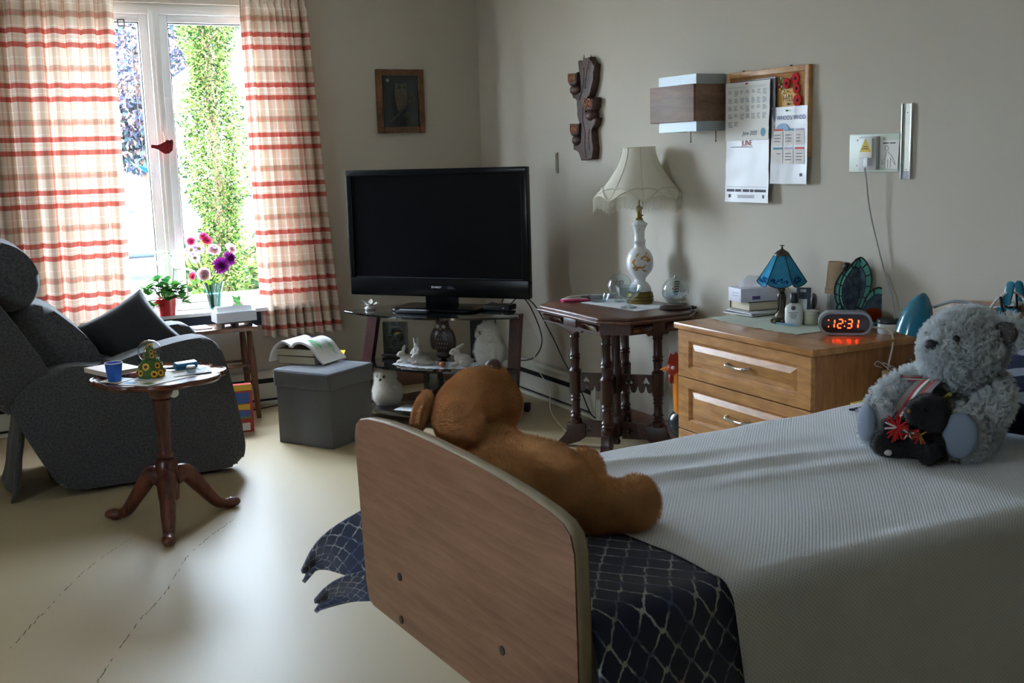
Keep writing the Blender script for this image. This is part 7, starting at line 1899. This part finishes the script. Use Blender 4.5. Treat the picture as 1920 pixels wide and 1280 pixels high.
m_grey = M('bear_grey_fur', (224, 228, 230), .9, var=.22, vs=28)
gb_ = thing('grey_teddy_bear', 'curly grey plush teddy bear sitting against the pillow with its feet towards the camera', 'teddy bear', (2.56, 2.31, .672), math.atan2(-.42, -.9))
b = MB()
b.ell((-.02, .06, .11), (.10, .105, .125)); b.ell((0, .055, .055), (.11, .12, .06)); b.ell((-.01, .055, .19), (.075, .085, .06))
b.tube(crv([(-.01, -.015, .195), (.04, -.075, .17), (.09, -.105, .145), (.12, -.12, .115)], 6), [.045]*10+[.042]*9, 14)
b.tube(crv([(-.01, .135, .19), (.03, .165, .165), (.075, .165, .13), (.105, .150, .115)], 6), [.048]*10+[.045]*9, 14)
b.tube(crv([(.03, -.01, .06), (.09, -.07, .06), (.145, -.112, .068)], 6), [.055]*13, 14); b.ell((.158, -.122, .080), (.030, .050, .068), (0, -.1, -.55))
b.tube(crv([(.03, .11, .06), (.09, .12, .06), (.15, .118, .068)], 6), [.058]*13, 14); b.ell((.158, .118, .080), (.032, .060, .074), (0, -.12, .08))
gbody = blob('body', b, m_grey, gb_, .008, 4)
h = MB(); HM = T_((.025, .070, .293)) @ Matrix.Rotation(-.30, 4, 'Z') @ Matrix.Rotation(-.05, 4, 'Y')
he((0, 0, 0), (.105, .112, .100)); he((.075, -.002, .0), (.062, .066, .055)); he((.03, 0, -.045), (.085, .09, .06)); he((-.02, 0, .03), (.09, .095, .075))
ghead = blob('head', h, m_grey, gb_, .008, 4)
for s in (-1, 1):
    e = MB(); bmesh.ops.create_uvsphere(e.bm, u_segments=20, v_segments=12, radius=1.0, matrix=HM @ T_((-.045 if s > 0 else -.07, s*(.112 if s > 0 else .09), .055 if s > 0 else .04)) @ Euler((s*-.5, 0, s*.2)).to_matrix().to_4x4() @ Matrix.Diagonal((.024, .046, .046, 1)))
    eo = e.build('ear', m_grey, gb_, 180); fur(eo, 480, .016, .0006, .010, .004, 61+s, kids=16, krad=.006, clump=.5, curl=.004)
    if s > 0: MB().ell(HM @ Vector((-.014, s*.117, .055)), (.012, .034, .034), (s*-.5, 0, -.1)).build('ear_lining', M('ear_dark', (74, 72, 72), .95, var=.3, vs=60), eo, 180)
MB().ell(HM @ Vector((.140, -.004, .020)), (.015, .020, .015)).build('nose', m_black, gb_, 180)
for s in (-1, 1): MB().ell(HM @ Vector((.108 if s > 0 else .096, s*.050, .042)), .009, u=12, v=8).build('eye', m_black, gb_, 180)
m_sole = M('sole_plush', (122, 134, 150), .85, bump=.1, bs=300, sheen=.3)
MB().ell((.197, -.140, .085), (.012, .038, .054), (0, -.1, -.55)).build('foot_pad', m_sole, gb_, 180)
MB().ell((.202, .121, .084), (.013, .050, .062), (0, -.12, .08)).build('foot_pad', m_sole, gb_, 180)
fur(gbody, 4200, .021, .0006, .010, .004, 21, kids=18, krad=.008, clump=.5, curl=.004); fur(ghead, 3000, .021, .0006, .010, .004, 22, kids=18, krad=.008, clump=.5, curl=.004)
# striped ribbon
m_rb = [M('ribbon_red', (160, 24, 40), .7), M('ribbon_white', (216, 214, 206), .7), M('ribbon_green', (50, 84, 66), .7), M('ribbon_grey', (112, 104, 100), .7)]
rbn = MB(); cols = [3, 3, 0, 1, 2, 0, 3, 3]
def band_(pts, wv):
    wv = Vector(wv); P = crv(pts, 6); n = len(cols)
    for k in range(n):
        rbn.m = cols[k]
        for p, q in zip(P, P[1:]): rbn.quad([p+wv*(k/n-.5), q+wv*(k/n-.5), q+wv*((k+1)/n-.5), p+wv*((k+1)/n-.5)])
band_([(.115, .020, .222), (.150, -.004, .190), (.165, -.025, .150), (.175, -.045, .110)], (.03, .088, .022))
band_([(.118, .015, .215), (.105, -.045, .208), (.07, -.09, .20)], (.004, .0, .022)); band_([(.115, .02, .215), (.105, .08, .21), (.06, .125, .205)], (.004, .0, .022))
rbn.build('striped_ribbon', m_rb, gb_, 40, recalc=False)
MB().tube([(.132, .055, .165), (.15, .078, .185)], .006, 8).build('tag_end', M('tag_yellow', (196, 186, 96), .7), gb_)

m_blk = M('black_plush', (17, 17, 20), .95, bump=.3, bs=260, sheen=.25)
bp = thing('black_plush_lamb', 'black plush toy with a red tasselled scarf, leaning on the grey teddy bear', 'toy', (2.56, 2.31, .672), math.atan2(-.42, -.9))
b = MB()
b.ell((.19, .035, .125), (.055, .062, .062)); b.ell((.225, .012, .138), (.040, .034, .038)); b.ell((.19, .03, .05), (.06, .07, .05))
b.tube(crv([(.20, .01, .08), (.225, -.045, .09), (.235, -.075, .085)], 5), [.026]*11, 12); b.tube(crv([(.21, .0, .04), (.24, -.045, .035), (.25, -.065, .038)], 5), [.032]*11, 12)
b.ell((.252, -.068, .045), (.03, .034, .036)); b.tube(crv([(.21, .05, .04), (.245, .05, .032), (.255, .045, .032)], 5), [.032]*11, 12)
pb_ = blob('body', b, m_blk, bp, .006, 4)
fur(pb_, 12000, .006, .0005, .006, .003, 41)
MB().ell((.262, .004, .150), .006, u=12, v=8).build('eye', M('eye_amber', (150, 110, 60), .2), bp, 180)
MB().ell((.272, -.048, .028), (.008, .012, .010)).build('hoof', M('ribbon_white', (216, 214, 206), .7), bp, 180)
sf = MB(); sf.m = 0
sf.tube(crv([(.245, .03, .088), (.25, .0, .082), (.252, -.02, .092)], 5), .012, 8)
for k in range(46):
    a = rr.uniform(0, 2*PI); c = Vector((.255, -.028, .098)); d = Vector((.3+.4*rr.random(), math.cos(a), math.sin(a))); d.normalize(); sf.m = 0 if rr.random() < .85 else 1
    sf.tube([c, c+d*rr.uniform(.025, .045)], [.004, .0025], 5)
for k in range(16):
    c = Vector((.262, .035, .085)); d = Vector((.3, rr.uniform(-1, 1), rr.uniform(-1, .6))).normalized(); sf.m = 2 if k % 2 else 0; sf.tube([c, c+d*.026], [.0035, .002], 5)
for k in range(8):
    c = Vector((.262, .005, .088)); sf.m = 1 if k % 2 else 3; sf.tube([c, c+Vector((.01, rr.uniform(-.02, .02), rr.uniform(-.02, .012)))], .0025, 5)
sf.build('tasselled_scarf', [M('scarf_red', (176, 24, 28), .9), m_rb[1], M('scarf_gold', (150, 104, 40), .9), m_rb[2]], bp, 60, recalc=False)

# ---------------------------------------------------------------- repeats share a group
GROUPS = {'bunny_figurine': 'bunny figurines on the middle shelf doily', 'plush_owl': 'fluffy white owls on the television stand', 'magazine': 'magazines on the dresser',
          'curtain': 'plaid curtains at the window', 'baseboard_heater': 'baseboard heaters along the walls', 'thick_book': 'thick books stacked on the storage cube', 'lace_doily': 'lace doilies on the television stand'}
for o in S.objects:
    if o.parent is None and 'label' in o and 'group' not in o:
        k = o.name.split('.')[0]
        if k in GROUPS: o['group'] = GROUPS[k]
